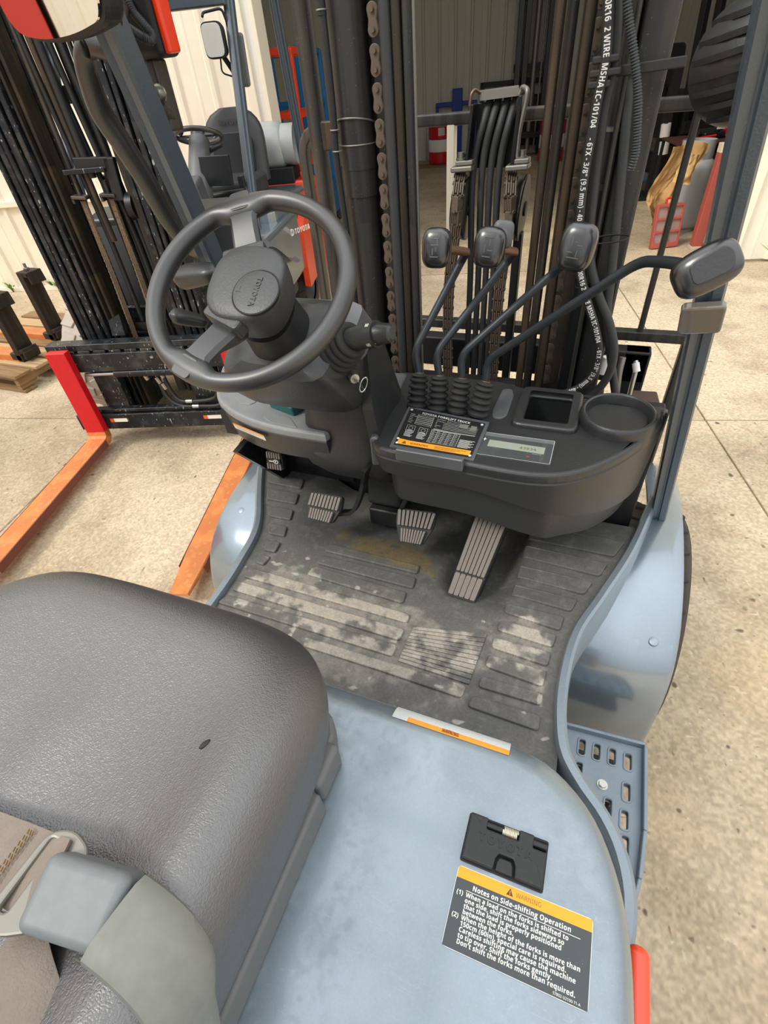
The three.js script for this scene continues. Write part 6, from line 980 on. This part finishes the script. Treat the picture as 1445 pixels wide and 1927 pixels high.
  { const d = loc(407, 322, -1.25); part(n, 'document_holder', box(0.19, 0.15, 0.02, [d.x, d.y, d.z], [-0.15, -0.1, -0.03], 0.003), mBlackGloss); const e = loc(430, 368, -1.5); part(n, 'seat_rail', rod(V(e.x - 0.12, e.y, e.z), V(e.x + 0.12, e.y + 0.01, e.z), 0.028), mBlackGloss); }
  const tk = holder(n, 'gas_tank', 'pale grey gas tank lying behind the seat'), tc = V(0.03, 1.14, -2.42);
  part(tk, 'tank_shell', place(lathe([[0, -0.36], [0.1, -0.35], [0.145, -0.30], [0.152, -0.25], [0.152, 0.2], [0.145, 0.25], [0.12, 0.28], [0, 0.29]], 32), tc, [0, 0, -PI / 2]), mTank);
  part(tk, 'tank_collar', place(lathe([[0.125, 0.24], [0.132, 0.24], [0.132, 0.36], [0.125, 0.36], [0.125, 0.24]], 32), tc, [0, 0, -PI / 2]), mTank);
  part(tk, 'tank_strap', place(lathe([[0.154, 0.05], [0.157, 0.05], [0.157, 0.1], [0.154, 0.1]], 32), tc, [0, 0, -PI / 2]), mSteelDull);
  part(tk, 'tank_cradle', lim(-0.3, 0.36, 0.9, 1.01, -2.55, -2.3, 0.01), mBlack);
  // guard
  const g = holder(n, 'overhead_guard', 'pale blue-grey guard pillars');
  const f0 = locU(476, 380, 0.44), f1 = locU(430, -2, 0.44), r0 = locU(584, 370, 0.44), r1 = locU(515, -2, 0.44);
  const up = (a, q, y) => a.clone().lerp(q, (y - a.y) / (q.y - a.y)), YT = 2.06, fT = up(f0, f1, YT), rT = up(r0, r1, YT), fB = up(f0, f1, 0.9), mx = (p) => V(2 * MC + 0.07 - p.x, p.y, p.z);
  for (const q of [(p) => p, mx]) { part(g, 'front_pillar', merge(bar(q(fB), q(fT), 0.05, 0.045, V(0, 0, 1), 0.008), bar(q(fB).add(V(0.0, 0, 0.03)), q(fT).add(V(0, 0, 0.03)), 0.022, 0.02, V(0, 0, 1), 0.006)), mPillar); part(g, 'rear_pillar', merge(bar(q(r0), q(rT), 0.06, 0.05, V(0, 0, 1), 0.008), bar(q(r0).add(V(0, 0, 0.03)), q(rT).add(V(0, 0, 0.03)), 0.025, 0.02, V(0, 0, 1), 0.006)), mPillar); }
  { const a = loc(512, 3, fT.z + 0.1), y = 1.83; part(g, 'front_header', bar(V(-0.46, y, fT.z + 0.12), V(0.44, y, fT.z + 0.12), 0.05, 0.065, V(0, 1, 0), 0.008), mPillar); part(g, 'roof_frame', merge(bar(V(0.44, y + 0.06, fT.z + 0.12), V(0.44, YT, rT.z), 0.05, 0.05), bar(mx(V(0.44, y + 0.06, fT.z + 0.12)), mx(V(0.44, YT, rT.z)), 0.05, 0.05), bar(rT, mx(rT), 0.05, 0.05)), mPillar); for (let i = 1; i < 5; i++) part(g, 'roof_bar', bar(V(-0.46, lerp(y + 0.06, YT, i / 5), lerp(fT.z + 0.12, rT.z, i / 5)), V(0.44, lerp(y + 0.06, YT, i / 5), lerp(fT.z + 0.12, rT.z, i / 5)), 0.02, 0.05), mPillar); }
  // lamp and mirror on the front pillar
  const hl = holder(n, 'head_lamp', 'square head lamp with a clear lens'), hp = loc(402, 76, f1.z + 0.12);
  part(hl, 'lamp_housing', loft([0, 1, 2, 3].map((i) => { const k = [0.5, 0.9, 1, 1][i], z = [-0.09, -0.06, -0.02, 0][i]; return rect(0.105 * k, 0.135 * k, 0.03 * k, hp.x, hp.y).map(([x, y]) => V(x, y, hp.z + z)); }), { crease: 0.5 }), mPlasticDark);
  part(hl, 'lamp_reflector', plate(rect(0.092, 0.120, 0.026), 0.004, 0.001).translate(hp.x, hp.y, hp.z + 0.001), mReflector); part(hl, 'lamp_lens', plate(rect(0.094, 0.122, 0.027), 0.006, 0.002).translate(hp.x, hp.y, hp.z + 0.008), Ph({ color: 0xf2f3ef, roughness: 0.12, transmission: 0.5, thickness: 0 }));
  part(hl, 'lamp_bracket', merge(tube([V(hp.x - 0.03, hp.y + 0.085, hp.z), V(hp.x - 0.03, hp.y + 0.1, hp.z - 0.02), V(hp.x + 0.06, hp.y + 0.11, hp.z - 0.04), V(hp.x + 0.075, hp.y + 0.02, hp.z - 0.06), V(hp.x + 0.07, hp.y - 0.1, hp.z - 0.06)], 0.006, 0.02, 40, 8), rod(V(hp.x + 0.02, hp.y - 0.06, hp.z - 0.04), V(hp.x + 0.05, hp.y - 0.12, hp.z - 0.06), 0.012), tube([V(hp.x, hp.y - 0.06, hp.z - 0.05), V(hp.x - 0.01, hp.y - 0.12, hp.z - 0.05), V(hp.x + 0.05, hp.y - 0.14, hp.z - 0.06)], 0.004, 0.02, 20, 6)), mBlack);
  const mp = loc(451, 114, f1.z - 0.02); part(n, 'side_mirror', box(0.075, 0.21, 0.03, [mp.x, mp.y, mp.z], [0, 0.3, -0.05], 0.014, 4), mPlasticPale);
  part(n, 'pillar_clip', box(0.03, 0.05, 0.04, [f0.x - 0.03, f0.y + 0.1, f0.z + 0.02], [0, 0, 0], 0.004), mBlack);
}
// ───────────── loose things in the yard ─────────────
{
  const p = thing('wooden_pallet', 'weathered wooden pallet carrying two upright forks', 'pallet', [-4.15, 0, -2.56]);
  for (let i = 0; i < 7; i++) part(p, 'deck_board', box(1.1, 0.02, 0.13, [rr(-0.01, 0.01), 0.12, -0.48 + i * 0.16], [0, rr(-0.01, 0.01), 0], 0.003), i % 3 ? mWood : mWoodGrey);
  for (let i = 0; i < 3; i++) { const sh = plate([[-0.53, 0.022], [-0.53, 0.108], [0.53, 0.108], [0.53, 0.022], [0.42, 0.022], [0.38, 0.06], [0.2, 0.06], [0.16, 0.022], [-0.16, 0.022], [-0.2, 0.06], [-0.38, 0.06], [-0.42, 0.022]], 0.04, 0.002); part(p, 'stringer', sh.applyMatrix4(M4().makeRotationY(PI / 2)).translate(-0.53 + i * 0.51, 0, 0), mWoodGrey); }
  for (let i = 0; i < 4; i++) part(p, 'bottom_board', box(1.1, 0.02, 0.1, [0, 0.01, -0.48 + i * 0.32], [0, 0, 0], 0.003), mWoodGrey);
  function looseFork(x, z, label, tall) {
    const f = thing('loose_fork', label, 'fork', [x, 0.13, z], 0, 'forks on the pallet');
    part(f, 'fork_shank', box(0.055, tall, 0.125, [0, tall / 2, 0], [0, 0, 0], 0.006), mOldIron);
    part(f, 'fork_blade', loft([[-0.02, 0.045, 1], [-0.5, 0.035, 1], [-0.62, 0.02, 0.9]].map(([a, t, k]) => [V(a, 0, -0.062 * k), V(a, t, -0.062 * k), V(a, t, 0.062 * k), V(a, 0, 0.062 * k)]), { crease: 0.4 }), mForkRust);
    part(f, 'blade_heel', box(0.12, 0.06, 0.125, [-0.03, 0.03, 0], [0, 0, 0], 0.012), mOldIron);
    part(f, 'top_hook', merge(box(0.08, 0.035, 0.12, [0.045, tall - 0.018, 0], [0, 0, 0], 0.006), box(0.022, 0.075, 0.12, [0.078, tall - 0.045, 0], [0, 0, 0.12], 0.005)), mOldIron);
    part(f, 'lower_hook', merge(box(0.07, 0.03, 0.12, [0.04, 0.075, 0], [0, 0, 0.2], 0.005), box(0.03, 0.06, 0.12, [0.065, 0.05, 0], [0, 0, -0.2], 0.006)), mOldIron);
    part(f, 'lock_pin', merge(cyl(0.010, 0.010, 0.05, [0.02, tall + 0.02, 0]), box(0.03, 0.014, 0.03, [0.02, tall + 0.01, 0], [0, 0.3, 0], 0.003)), mSteelDull);
  }
  looseFork(-3.775, -2.28, 'upright rusty fork standing at the pallet corner', 0.46); looseFork(-3.86, -2.64, 'upright rusty fork beside the wall, farther in on the pallet', 0.50);
}
// weeds along the wall foot
function weed(pos, k, nm, label, group) {
  const l = []; for (let i = 0; i < 16; i++) { const a = rr(0, 6.28), h = k * rr(0.5, 1), w = 0.006 * k / 0.2 + 0.004, d = V(Math.cos(a), 0, Math.sin(a)), s = V(-d.z, 0, d.x), q = [0, 0.35, 0.7, 1].map((t) => V(d.x * h * 0.6 * t * t, h * (t - 0.25 * t * t), d.z * h * 0.6 * t * t)); const pos_ = []; q.forEach((p, j) => { const ww = w * [0.6, 1, 0.8, 0.05][j]; pos_.push(p.clone().addScaledVector(s, -ww), p.clone().addScaledVector(s, ww)); }); const g = new THREE.BufferGeometry(); g.setAttribute('position', new THREE.Float32BufferAttribute(pos_.flatMap((p) => [p.x, p.y, p.z]), 3)); const ix = []; for (let j = 0; j < 3; j++) ix.push(j * 2, j * 2 + 1, j * 2 + 2, j * 2 + 1, j * 2 + 3, j * 2 + 2); g.setIndex(ix); g.computeVertexNormals(); l.push(g); }
  const o = thing(nm, label, 'weed', [pos.x, 0, pos.z], 0, group); part(o, 'blades', merge(l), mLeaf);
}
{
  for (const [px, py, k] of [[35, 545, 0.16], [112, 540, 0.2], [122, 541, 0.14]]) weed(at(px, py, { y: 0 }).add(V(0.02, 0, 0.08)), k, 'weed', 'small green weed at the foot of the cream wall behind the pallet', 'weeds along the wall');
  weed(fromS(2.50, 0, WALL_T + 0.42), 0.34, 'weed', 'tall grassy weed by the red-brown plank', 'weeds by the plank'); weed(fromS(2.95, 0, WALL_T + 0.38), 0.26, 'weed', 'low grassy weed by the red-brown plank', 'weeds by the plank');
  const pk = at(1425, 497, { y: 0.03 }), pkS = toS(pk);
  const pl = single('plank', box(0.9, 0.06, 0.09, [0, 0, 0], [0, 0, 0], 0.004), S({ color: 0x7a3d2c, roughness: 0.8 }), 'red-brown timber plank lying on the concrete', 'plank', undefined, {}); pl.position.copy(fromS(pkS.x + 0.38, 0.03, WALL_T + 0.75)); pl.rotation.y = YARD;
  // red post at the doorway
  const po = thing('bollard_post', 'faded red square post standing in the doorway', 'post', fromS(2.17, 0, -5.62).toArray(), YARD);
  part(po, 'post_shaft', box(0.085, 0.74, 0.085, [0, 0.39, 0], [0, 0, 0], 0.006), mRedDull); part(po, 'post_foot', box(0.1, 0.03, 0.1, [0, 0.015, 0], [0, 0, 0], 0.004), S({ color: 0xc9b9a2, roughness: 0.9 })); part(po, 'post_cap', box(0.088, 0.07, 0.088, [0, 0.795, 0], [0, 0, 0], 0.006), S({ color: 0xd8cbb4, roughness: 0.8 }));
  // red organiser case with clear lids, leaning against the post
  const oc = thing('organizer_case', 'red parts case with clear compartment windows leaning on the post', 'tool case', fromS(1.90, 0, -5.72).toArray(), YARD + 0.25);
  const T = M4().makeRotationX(-0.16);
  const frame = (w, h) => plate(rect(w, h, 0.012, 0, h / 2), 0.05, 0.005, [[-0.072, 0.30], [0.072, 0.30]].flatMap(([x, y]) => [rect(0.095, 0.085, 0.01, x, y), rect(0.095, 0.085, 0.01, x, y - 0.108), rect(0.095, 0.08, 0.01, x, y - 0.214)]));
  part(oc, 'case_frame', frame(0.27, 0.37).applyMatrix4(T), mRedDull); part(oc, 'case_back', plate(rect(0.26, 0.36, 0.012, 0, 0.185), 0.01, 0.002).applyMatrix4(T), S({ color: 0x9a5f55, roughness: 0.6 }));
  for (const x of [-0.072, 0.072]) for (let i = 0; i < 3; i++) part(oc, 'compartment_lid', plate(rect(0.1, 0.09, 0.008, x, 0.30 - i * 0.107), 0.004, 0.001).translate(0, 0, 0.03).applyMatrix4(T), Ph({ color: 0xd9c0b8, roughness: 0.15, transmission: 0.6, thickness: 0 }));
  part(oc, 'case_handle', tube([V(-0.045, 0.365, 0.025), V(-0.045, 0.415, 0.025), V(0.045, 0.415, 0.025), V(0.045, 0.365, 0.025)], 0.010, 0.015, 30, 10).applyMatrix4(T), S({ color: 0xd2202c, roughness: 0.4 }));
  // gas cylinders
  function gasCyl(s, t, label, hgt) {
    const o = thing('gas_cylinder', label, 'gas cylinder', fromS(s, 0, t).toArray(), YARD, 'gas cylinders by the doorway');
    part(o, 'cylinder_shell', lathe([[0, 0.02], [0.13, 0.02], [0.145, 0.05], [0.15, 0.09], [0.15, hgt * 0.7], [0.135, hgt * 0.78], [0.09, hgt * 0.83], [0.04, hgt * 0.85], [0, hgt * 0.85]], 32), mTank);
    part(o, 'cylinder_collar', lathe([[0.108, hgt * 0.8], [0.115, hgt * 0.8], [0.115, hgt], [0.108, hgt], [0.108, hgt * 0.8]], 28), mTank); part(o, 'foot_ring', lathe([[0.12, 0], [0.13, 0], [0.13, 0.05], [0.12, 0.05], [0.12, 0]], 28), mTank);
    part(o, 'valve_wheel', new THREE.TorusGeometry(0.022, 0.010, 8, 18).rotateX(0.4).translate(-0.05, hgt * 0.92, 0.14), S({ color: 0xe0b820, roughness: 0.4 })); part(o, 'valve', merge(cyl(0.015, 0.015, 0.09, [-0.04, hgt * 0.9, 0.05]), cyl(0.01, 0.01, 0.14, [-0.045, hgt * 0.9, 0.08], [PI / 2, 0, 0])), mSteelDull);
  }
  gasCyl(2.25, -6.37, 'pale grey gas cylinder with a yellow valve wheel behind the red case', 0.78);
  gasCyl(2.30, -6.76, 'grey gas cylinder half under the brown paper', 0.74);
  // cart with a load of brown paper, black sander and red tool on top
  const ct = thing('work_cart', 'dark topped work cart standing behind the gas cylinders', 'cart', fromS(2.5, 0, -7.2).toArray(), YARD);
  part(ct, 'cart_top', lim(-0.28, 0.42, 0.66, 0.685, -0.42, 0.2, 0.004), S({ color: 0x4a2a24, roughness: 0.6 })); for (const [x, z] of [[-0.26, -0.4], [0.4, -0.4], [0.4, 0.18], [-0.26, 0.18]]) part(ct, 'cart_leg', lim(x - 0.015, x + 0.015, 0, 0.66, z - 0.015, z + 0.015, 0.003), mBlack);
  const pa = thing('kraft_paper', 'crumpled sheet of brown kraft paper hanging to the floor', 'paper', fromS(1.95, 0, -6.2).toArray(), YARD);
  const cr = (a, q) => 0.05 * (vnoise(a * 5, q * 8, 99, 301) - 0.5) + 0.09 * (vnoise(a * 2.2, q * 3.1, 99, 303) - 0.5) + 0.03 * Math.abs(vnoise(a * 9, q * 12, 99, 305) - 0.5);
  part(pa, 'paper_sheet', grid(40, 50, (a, q) => { const w = lerp(0.34, 0.17, smooth(0.1, 0.9, q)), x = (a - 0.5) * w + 0.08 - 0.20 * smooth(0, 0.6, q) + 0.10 * smooth(0.6, 1, q), y = lerp(0.78, 0.13, Math.pow(q, 0.9)) + 0.05 * (vnoise(a * 4, q * 3, 99, 311) - 0.5) * (1 - q), z = 0.12 + 0.10 * Math.sin(q * 2.6) + cr(a, q) * 1.4;  return V(x, y, z); }), S({ color: 0xc79f66, roughness: 0.85, side: THREE.DoubleSide, map: rep(mottle, 6) }));
  part(pa, 'paper_flap', grid(16, 16, (a, q) => V(0.0 + a * 0.15 - q * 0.05, 0.74 - q * 0.22 - a * 0.03, 0.26 + 0.05 * Math.sin(a * 3) + 0.05 * q + cr(a + 3, q) * 0.6), null), S({ color: 0xcda76d, roughness: 0.85, side: THREE.DoubleSide }));
  const to = thing('power_sander', 'black and red power tool lying on the dark cart top', 'power tool', fromS(2.62, 0.686, -7.2).toArray(), YARD);
  part(to, 'tool_body', merge(box(0.26, 0.06, 0.11, [0, 0.035, 0], [0, 0.2, 0], 0.02, 3), place(new THREE.CylinderGeometry(0.035, 0.04, 0.2, 18), [-0.06, 0.06, 0], [0, 0, PI / 2])), mBlackGloss); part(to, 'tool_guard', box(0.08, 0.07, 0.09, [0.14, 0.05, 0.0], [0, 0.2, 0], 0.01), S({ color: 0xb3161f, roughness: 0.4 })); part(to, 'tool_label', box(0.09, 0.03, 0.004, [0.04, 0.10, 0.05], [0, 0.2, 0], 0.001), mWhite);
  const lv = thing('pry_bar', 'red bar lying across the cart top', 'bar', fromS(2.42, 0.70, -7.07).toArray(), YARD); part(lv, 'bar_shaft', rod(V(-0.16, 0.0, 0.05), V(0.18, 0.025, 0), 0.012, 0.012), S({ color: 0xd01c26, roughness: 0.35 }));
}
// ───────────── inside the workshop ─────────────
{
  function drum(px, py, k, label, band) {
    const b = atS(px, py, { y: 0 }), h = 0.60 * k, r = 0.225 * k, o = thing('oil_drum', label, 'drum', fromS(b.x, 0.02, b.z - r).toArray(), YARD, 'oil drums');
    const seg = (y0, y1, m, n) => part(o, n, lathe([[0, y0], [r * 0.985, y0], [r, y0 + 0.012], [r, y1 - 0.012], [r * 0.985, y1], [0, y1]], 28), m);
    if (band) { seg(0.02, h * 0.33, mRedDrum, 'drum_shell'); seg(h * 0.33, h * 0.67, mWhite, 'drum_band'); seg(h * 0.67, h, mRedDrum, 'drum_shell'); } else { seg(0.02, h, mRedDrum, 'drum_shell'); }
    part(o, 'drum_chime', merge(new THREE.TorusGeometry(r, 0.008, 6, 28).rotateX(PI / 2).translate(0, h, 0), new THREE.TorusGeometry(r, 0.008, 6, 28).rotateX(PI / 2).translate(0, 0.016, 0)), mRedDrum);
    if (band) { const lt = canvasTex(128, 96, (x) => { x.fillStyle = '#e6e4dc'; x.fillRect(0, 0, 128, 96); x.fillStyle = '#333'; for (let i = 0; i < 5; i++) { x.fillRect(8, 12 + i * 15, 46, 4); x.fillRect(72, 12 + i * 15, 46, 4); } x.fillRect(62, 0, 4, 96); }); part(o, 'drum_label', grid(10, 1, (u, v) => { const a = lerp(-0.1, 0.45, u) ; return V(Math.sin(a) * (r + 0.003), h * lerp(0.98, 0.78, v), Math.cos(a) * (r + 0.003)); }, (p, u, v) => [u, 1 - v]), S({ map: lt, roughness: 0.6, side: THREE.DoubleSide }), { keepUV: true }); }
    return o;
  }
  drum(827, 312, 1, 'red drum with a broad white band and paper labels on a pallet', true); drum(1036, 307, 1.0, 'red and white drum beside the dark forklift mast', true); drum(876, 292, 0.95, 'plain red drum behind the hose guide', false);
  const q = atS(827, 315, { y: 0 }), sk = thing('drum_pallet', 'dark low pallet under the banded red drum', 'pallet', fromS(q.x - 0.15, 0, q.z - 0.2).toArray(), YARD); for (let i = 0; i < 5; i++) part(sk, 'deck_board', lim(-0.35, 0.4, 0.0, 0.018, -0.27 + i * 0.11, -0.18 + i * 0.11, 0.002), mWoodGrey);
  // blue engine crane
  const bc = atS(858, 299, { y: 0 }), cr = thing('engine_crane', 'blue folding engine crane behind the drums', 'engine crane', fromS(bc.x, 0, bc.z).toArray(), YARD);
  part(cr, 'crane_mast', lim(-0.09, 0.11, 0.05, 1.15, -0.06, 0.06, 0.01), mBlueDeep); part(cr, 'crane_arm', merge(lim(-0.42, 0.4, 0.88, 0.95, -0.05, 0.05, 0.01), lim(-0.42, -0.36, 0.2, 0.9, -0.03, 0.03), lim(0.34, 0.4, 0.1, 0.9, -0.03, 0.03)), mBlueDeep); part(cr, 'crane_foot', merge(lim(-0.45, 0.45, 0.0, 0.07, -0.05, 0.05), lim(-0.45, -0.38, 0, 0.07, 0, 0.12), lim(0.38, 0.45, 0, 0.07, 0, 0.12)), mBlueDeep);
  // dark forklift in the shed
  const fb = atS(992, 292, { y: 0 }), df = thing('forklift', 'black forklift with a tall mast in the dim workshop', 'forklift', fromS(fb.x, 0, fb.z).toArray(), YARD);
  for (const x of [-0.33, -0.2, 0.2, 0.33]) part(df, 'mast_rail', lim(x - 0.05, x + 0.05, 0.05, 3.4, -0.08, 0.08, 0.01), mBlackGloss); part(df, 'lift_cylinder', rod(V(-0.03, 0.1, 0.02), V(-0.03, 2.4, 0.02), 0.05), mSteelDull); part(df, 'mast_pipe', rod(V(0.1, 0.1, 0.05), V(0.1, 3, 0.05), 0.018), mSteelDull);
  part(df, 'crossmember', merge(lim(-0.4, 0.4, 1.3, 1.42, -0.1, 0.06), lim(-0.45, 0.45, 2.4, 2.75, -0.14, 0.1)), mBlack); part(df, 'fork_carriage', merge(lim(-0.36, 0.36, 0.3, 0.4, 0.1, 0.16), lim(-0.36, 0.36, 0.65, 0.75, 0.1, 0.16)), mBlack); part(df, 'overhead_guard', merge(lim(-1.0, 0.36, 1.12, 1.2, -0.3, -0.22), lim(-1.0, -0.93, 0.9, 1.2, -0.3, -0.22)), mBlack); part(df, 'body', merge(lim(-0.36, 0.36, 0.15, 0.95, -0.5, -0.15, 0.05)), mBlack);
  tyre(df, V(-0.3, 0.3, -0.25), 0.3, 0.14, mTyre, 14); tyre(df, V(0.3, 0.3, -0.25), 0.3, 0.14, mTyre, 14);
  // parked machine to the side with white rollers
  const mb = atS(1290, 345, { y: 0 }), bm = thing('forklift', 'black forklift parked nose-out behind the paper and gas cylinders', 'forklift', fromS(2.9, 0, -8.6).toArray(), YARD + 0.3);
  part(bm, 'body', merge(lim(-0.55, 0.55, 0.2, 1.0, -1.6, 0.2, 0.06)), mBlack); for (const x of [-0.4, -0.22, 0.22, 0.4]) part(bm, 'mast_rail', bar(V(x, 0.1, 0.35), V(x, 2.6, 0.05), 0.06, 0.1, V(0, 0, 1)), mBlackGloss); part(bm, 'overhead_guard', merge(bar(V(-0.5, 0.9, -0.1), V(-0.48, 2.0, -0.5), 0.06, 0.06, V(0, 0, 1)), bar(V(0.5, 0.9, -0.1), V(0.48, 2.0, -0.5), 0.06, 0.06, V(0, 0, 1)), lim(-0.5, 0.5, 1.95, 2.05, -1.5, -0.5, 0.03)), mBlack); part(bm, 'seat', box(0.5, 0.5, 0.15, [0, 1.25, -1.0], [-0.2, 0, 0], 0.06, 3), mSeatFar); part(bm, 'fork_carriage', merge(lim(-0.5, 0.5, 0.3, 0.42, 0.4, 0.46), lim(-0.5, 0.5, 0.66, 0.78, 0.4, 0.46)), mBlack); tyre(bm, V(-0.5, 0.3, 0.0), 0.3, 0.18, mTyre, 14); tyre(bm, V(0.5, 0.3, 0.0), 0.3, 0.18, mTyre, 14);
  for (const [px, py] of [[1252, 245], [1249, 278]]) { const w = atS(px, py, { t: -7.95 }), o = thing('white_roller', py < 260 ? 'white roller end standing above its twin by the dark mast' : 'white roller end below its twin by the dark mast', 'roller', fromS(w.x, w.y, w.z).toArray(), YARD); part(o, 'roller_shell', place(new THREE.CylinderGeometry(0.055, 0.055, 0.13, 24), [0, 0, 0], [0, 0, 0.1]), mWhite); part(o, 'roller_core', place(new THREE.CylinderGeometry(0.02, 0.02, 0.14, 16), [0, 0, 0], [0, 0, 0.1]), mBlack); }
  { const o = thing('roller_stand', 'dark upright stand holding the white rollers', 'stand', fromS(atS(1252, 245, { t: -8.0 }).x, 0, -8.06).toArray(), YARD); part(o, 'stand_post', lim(-0.05, 0.05, 0, 1.3, -0.05, 0.05), mBlack); part(o, 'stand_base', lim(-0.2, 0.2, 0, 0.04, -0.2, 0.2), mBlack); }
  // lifting platforms at the near side of the doorway
  function lifter(s, t, h, m, label, w, d) { const o = thing('lift_platform', label, 'lift platform', fromS(s, 0, t).toArray(), YARD); for (const [x, z] of [[-w, -d], [w, -d], [-w, d], [w, d]]) part(o, 'guard_post', lim(x - 0.03, x + 0.03, 0.45, h, z - 0.03, z + 0.03, 0.008), m); for (const y of [h - 0.04, h * 0.72, h * 0.5]) part(o, 'guard_rail', merge(lim(-w, w, y, y + 0.05, d - 0.02, d + 0.02), lim(-w, w, y, y + 0.05, -d - 0.02, -d + 0.02), lim(-w - 0.02, -w + 0.02, y, y + 0.05, -d, d), lim(w - 0.02, w + 0.02, y, y + 0.05, -d, d)), m); part(o, 'chassis', lim(-w - 0.05, w + 0.05, 0.12, 0.5, -d - 0.1, d + 0.1, 0.03), m); for (const [x, z] of [[-w, -d], [w, -d], [-w, d], [w, d]]) part(o, 'wheel', place(new THREE.CylinderGeometry(0.12, 0.12, 0.08, 20), [x, 0.12, z], [0, 0, PI / 2]), mTyre); return o; }
  lifter(-2.1, -7.35, 1.76, mBlue, 'blue platform lift just inside the doorway', 0.3, 0.5); lifter(-1.70, -6.1, 1.72, S({ color: 0xd8401f, roughness: 0.5 }), 'orange platform lift just inside the doorway', 0.12, 0.35);
}
// behind the driver: what the wing mirror shows
{
  const c = thing('waste_skip', 'red painted steel skip behind the forklift', 'skip', [-5.0, 0, 0.36], 0.0);
  part(c, 'skip_wall', merge(lim(-0.9, 0.9, 0.12, 2.2, 0.55, 0.6), lim(-0.9, 0.9, 0.12, 2.2, -0.6, -0.55), lim(0.85, 0.9, 0.12, 2.2, -0.6, 0.6), lim(-0.9, -0.85, 0.12, 2.2, -0.6, 0.6)), S({ color: 0xc8392c, roughness: 0.6 })); part(c, 'skip_floor', lim(-0.9, 0.9, 0.1, 0.15, -0.6, 0.6), mBlack);
  for (const x of [-0.6, 0, 0.6]) part(c, 'skip_rib', merge(lim(x - 0.04, x + 0.04, 0.15, 2.2, 0.6, 0.66), lim(x - 0.04, x + 0.04, 0.15, 2.2, -0.66, -0.6)), S({ color: 0xb8352a, roughness: 0.6 })); for (const x of [-0.7, 0.7]) part(c, 'skip_skid', lim(x - 0.05, x + 0.05, 0, 0.12, -0.6, 0.6), mBlack);
  const w = structure('wall_yard', 'cream ribbed wall across the yard', 'wall', [0, 0, 0], YARD + PI / 2);
  for (let i = 0; i < 10; i++) part(w, 'panel', ribbed(-5 + i * 0.915, -5 + (i + 1) * 0.915, 0, 4.2).translate(0, 0, -9.3), mWall);
}
renderer.render(scene, camera);
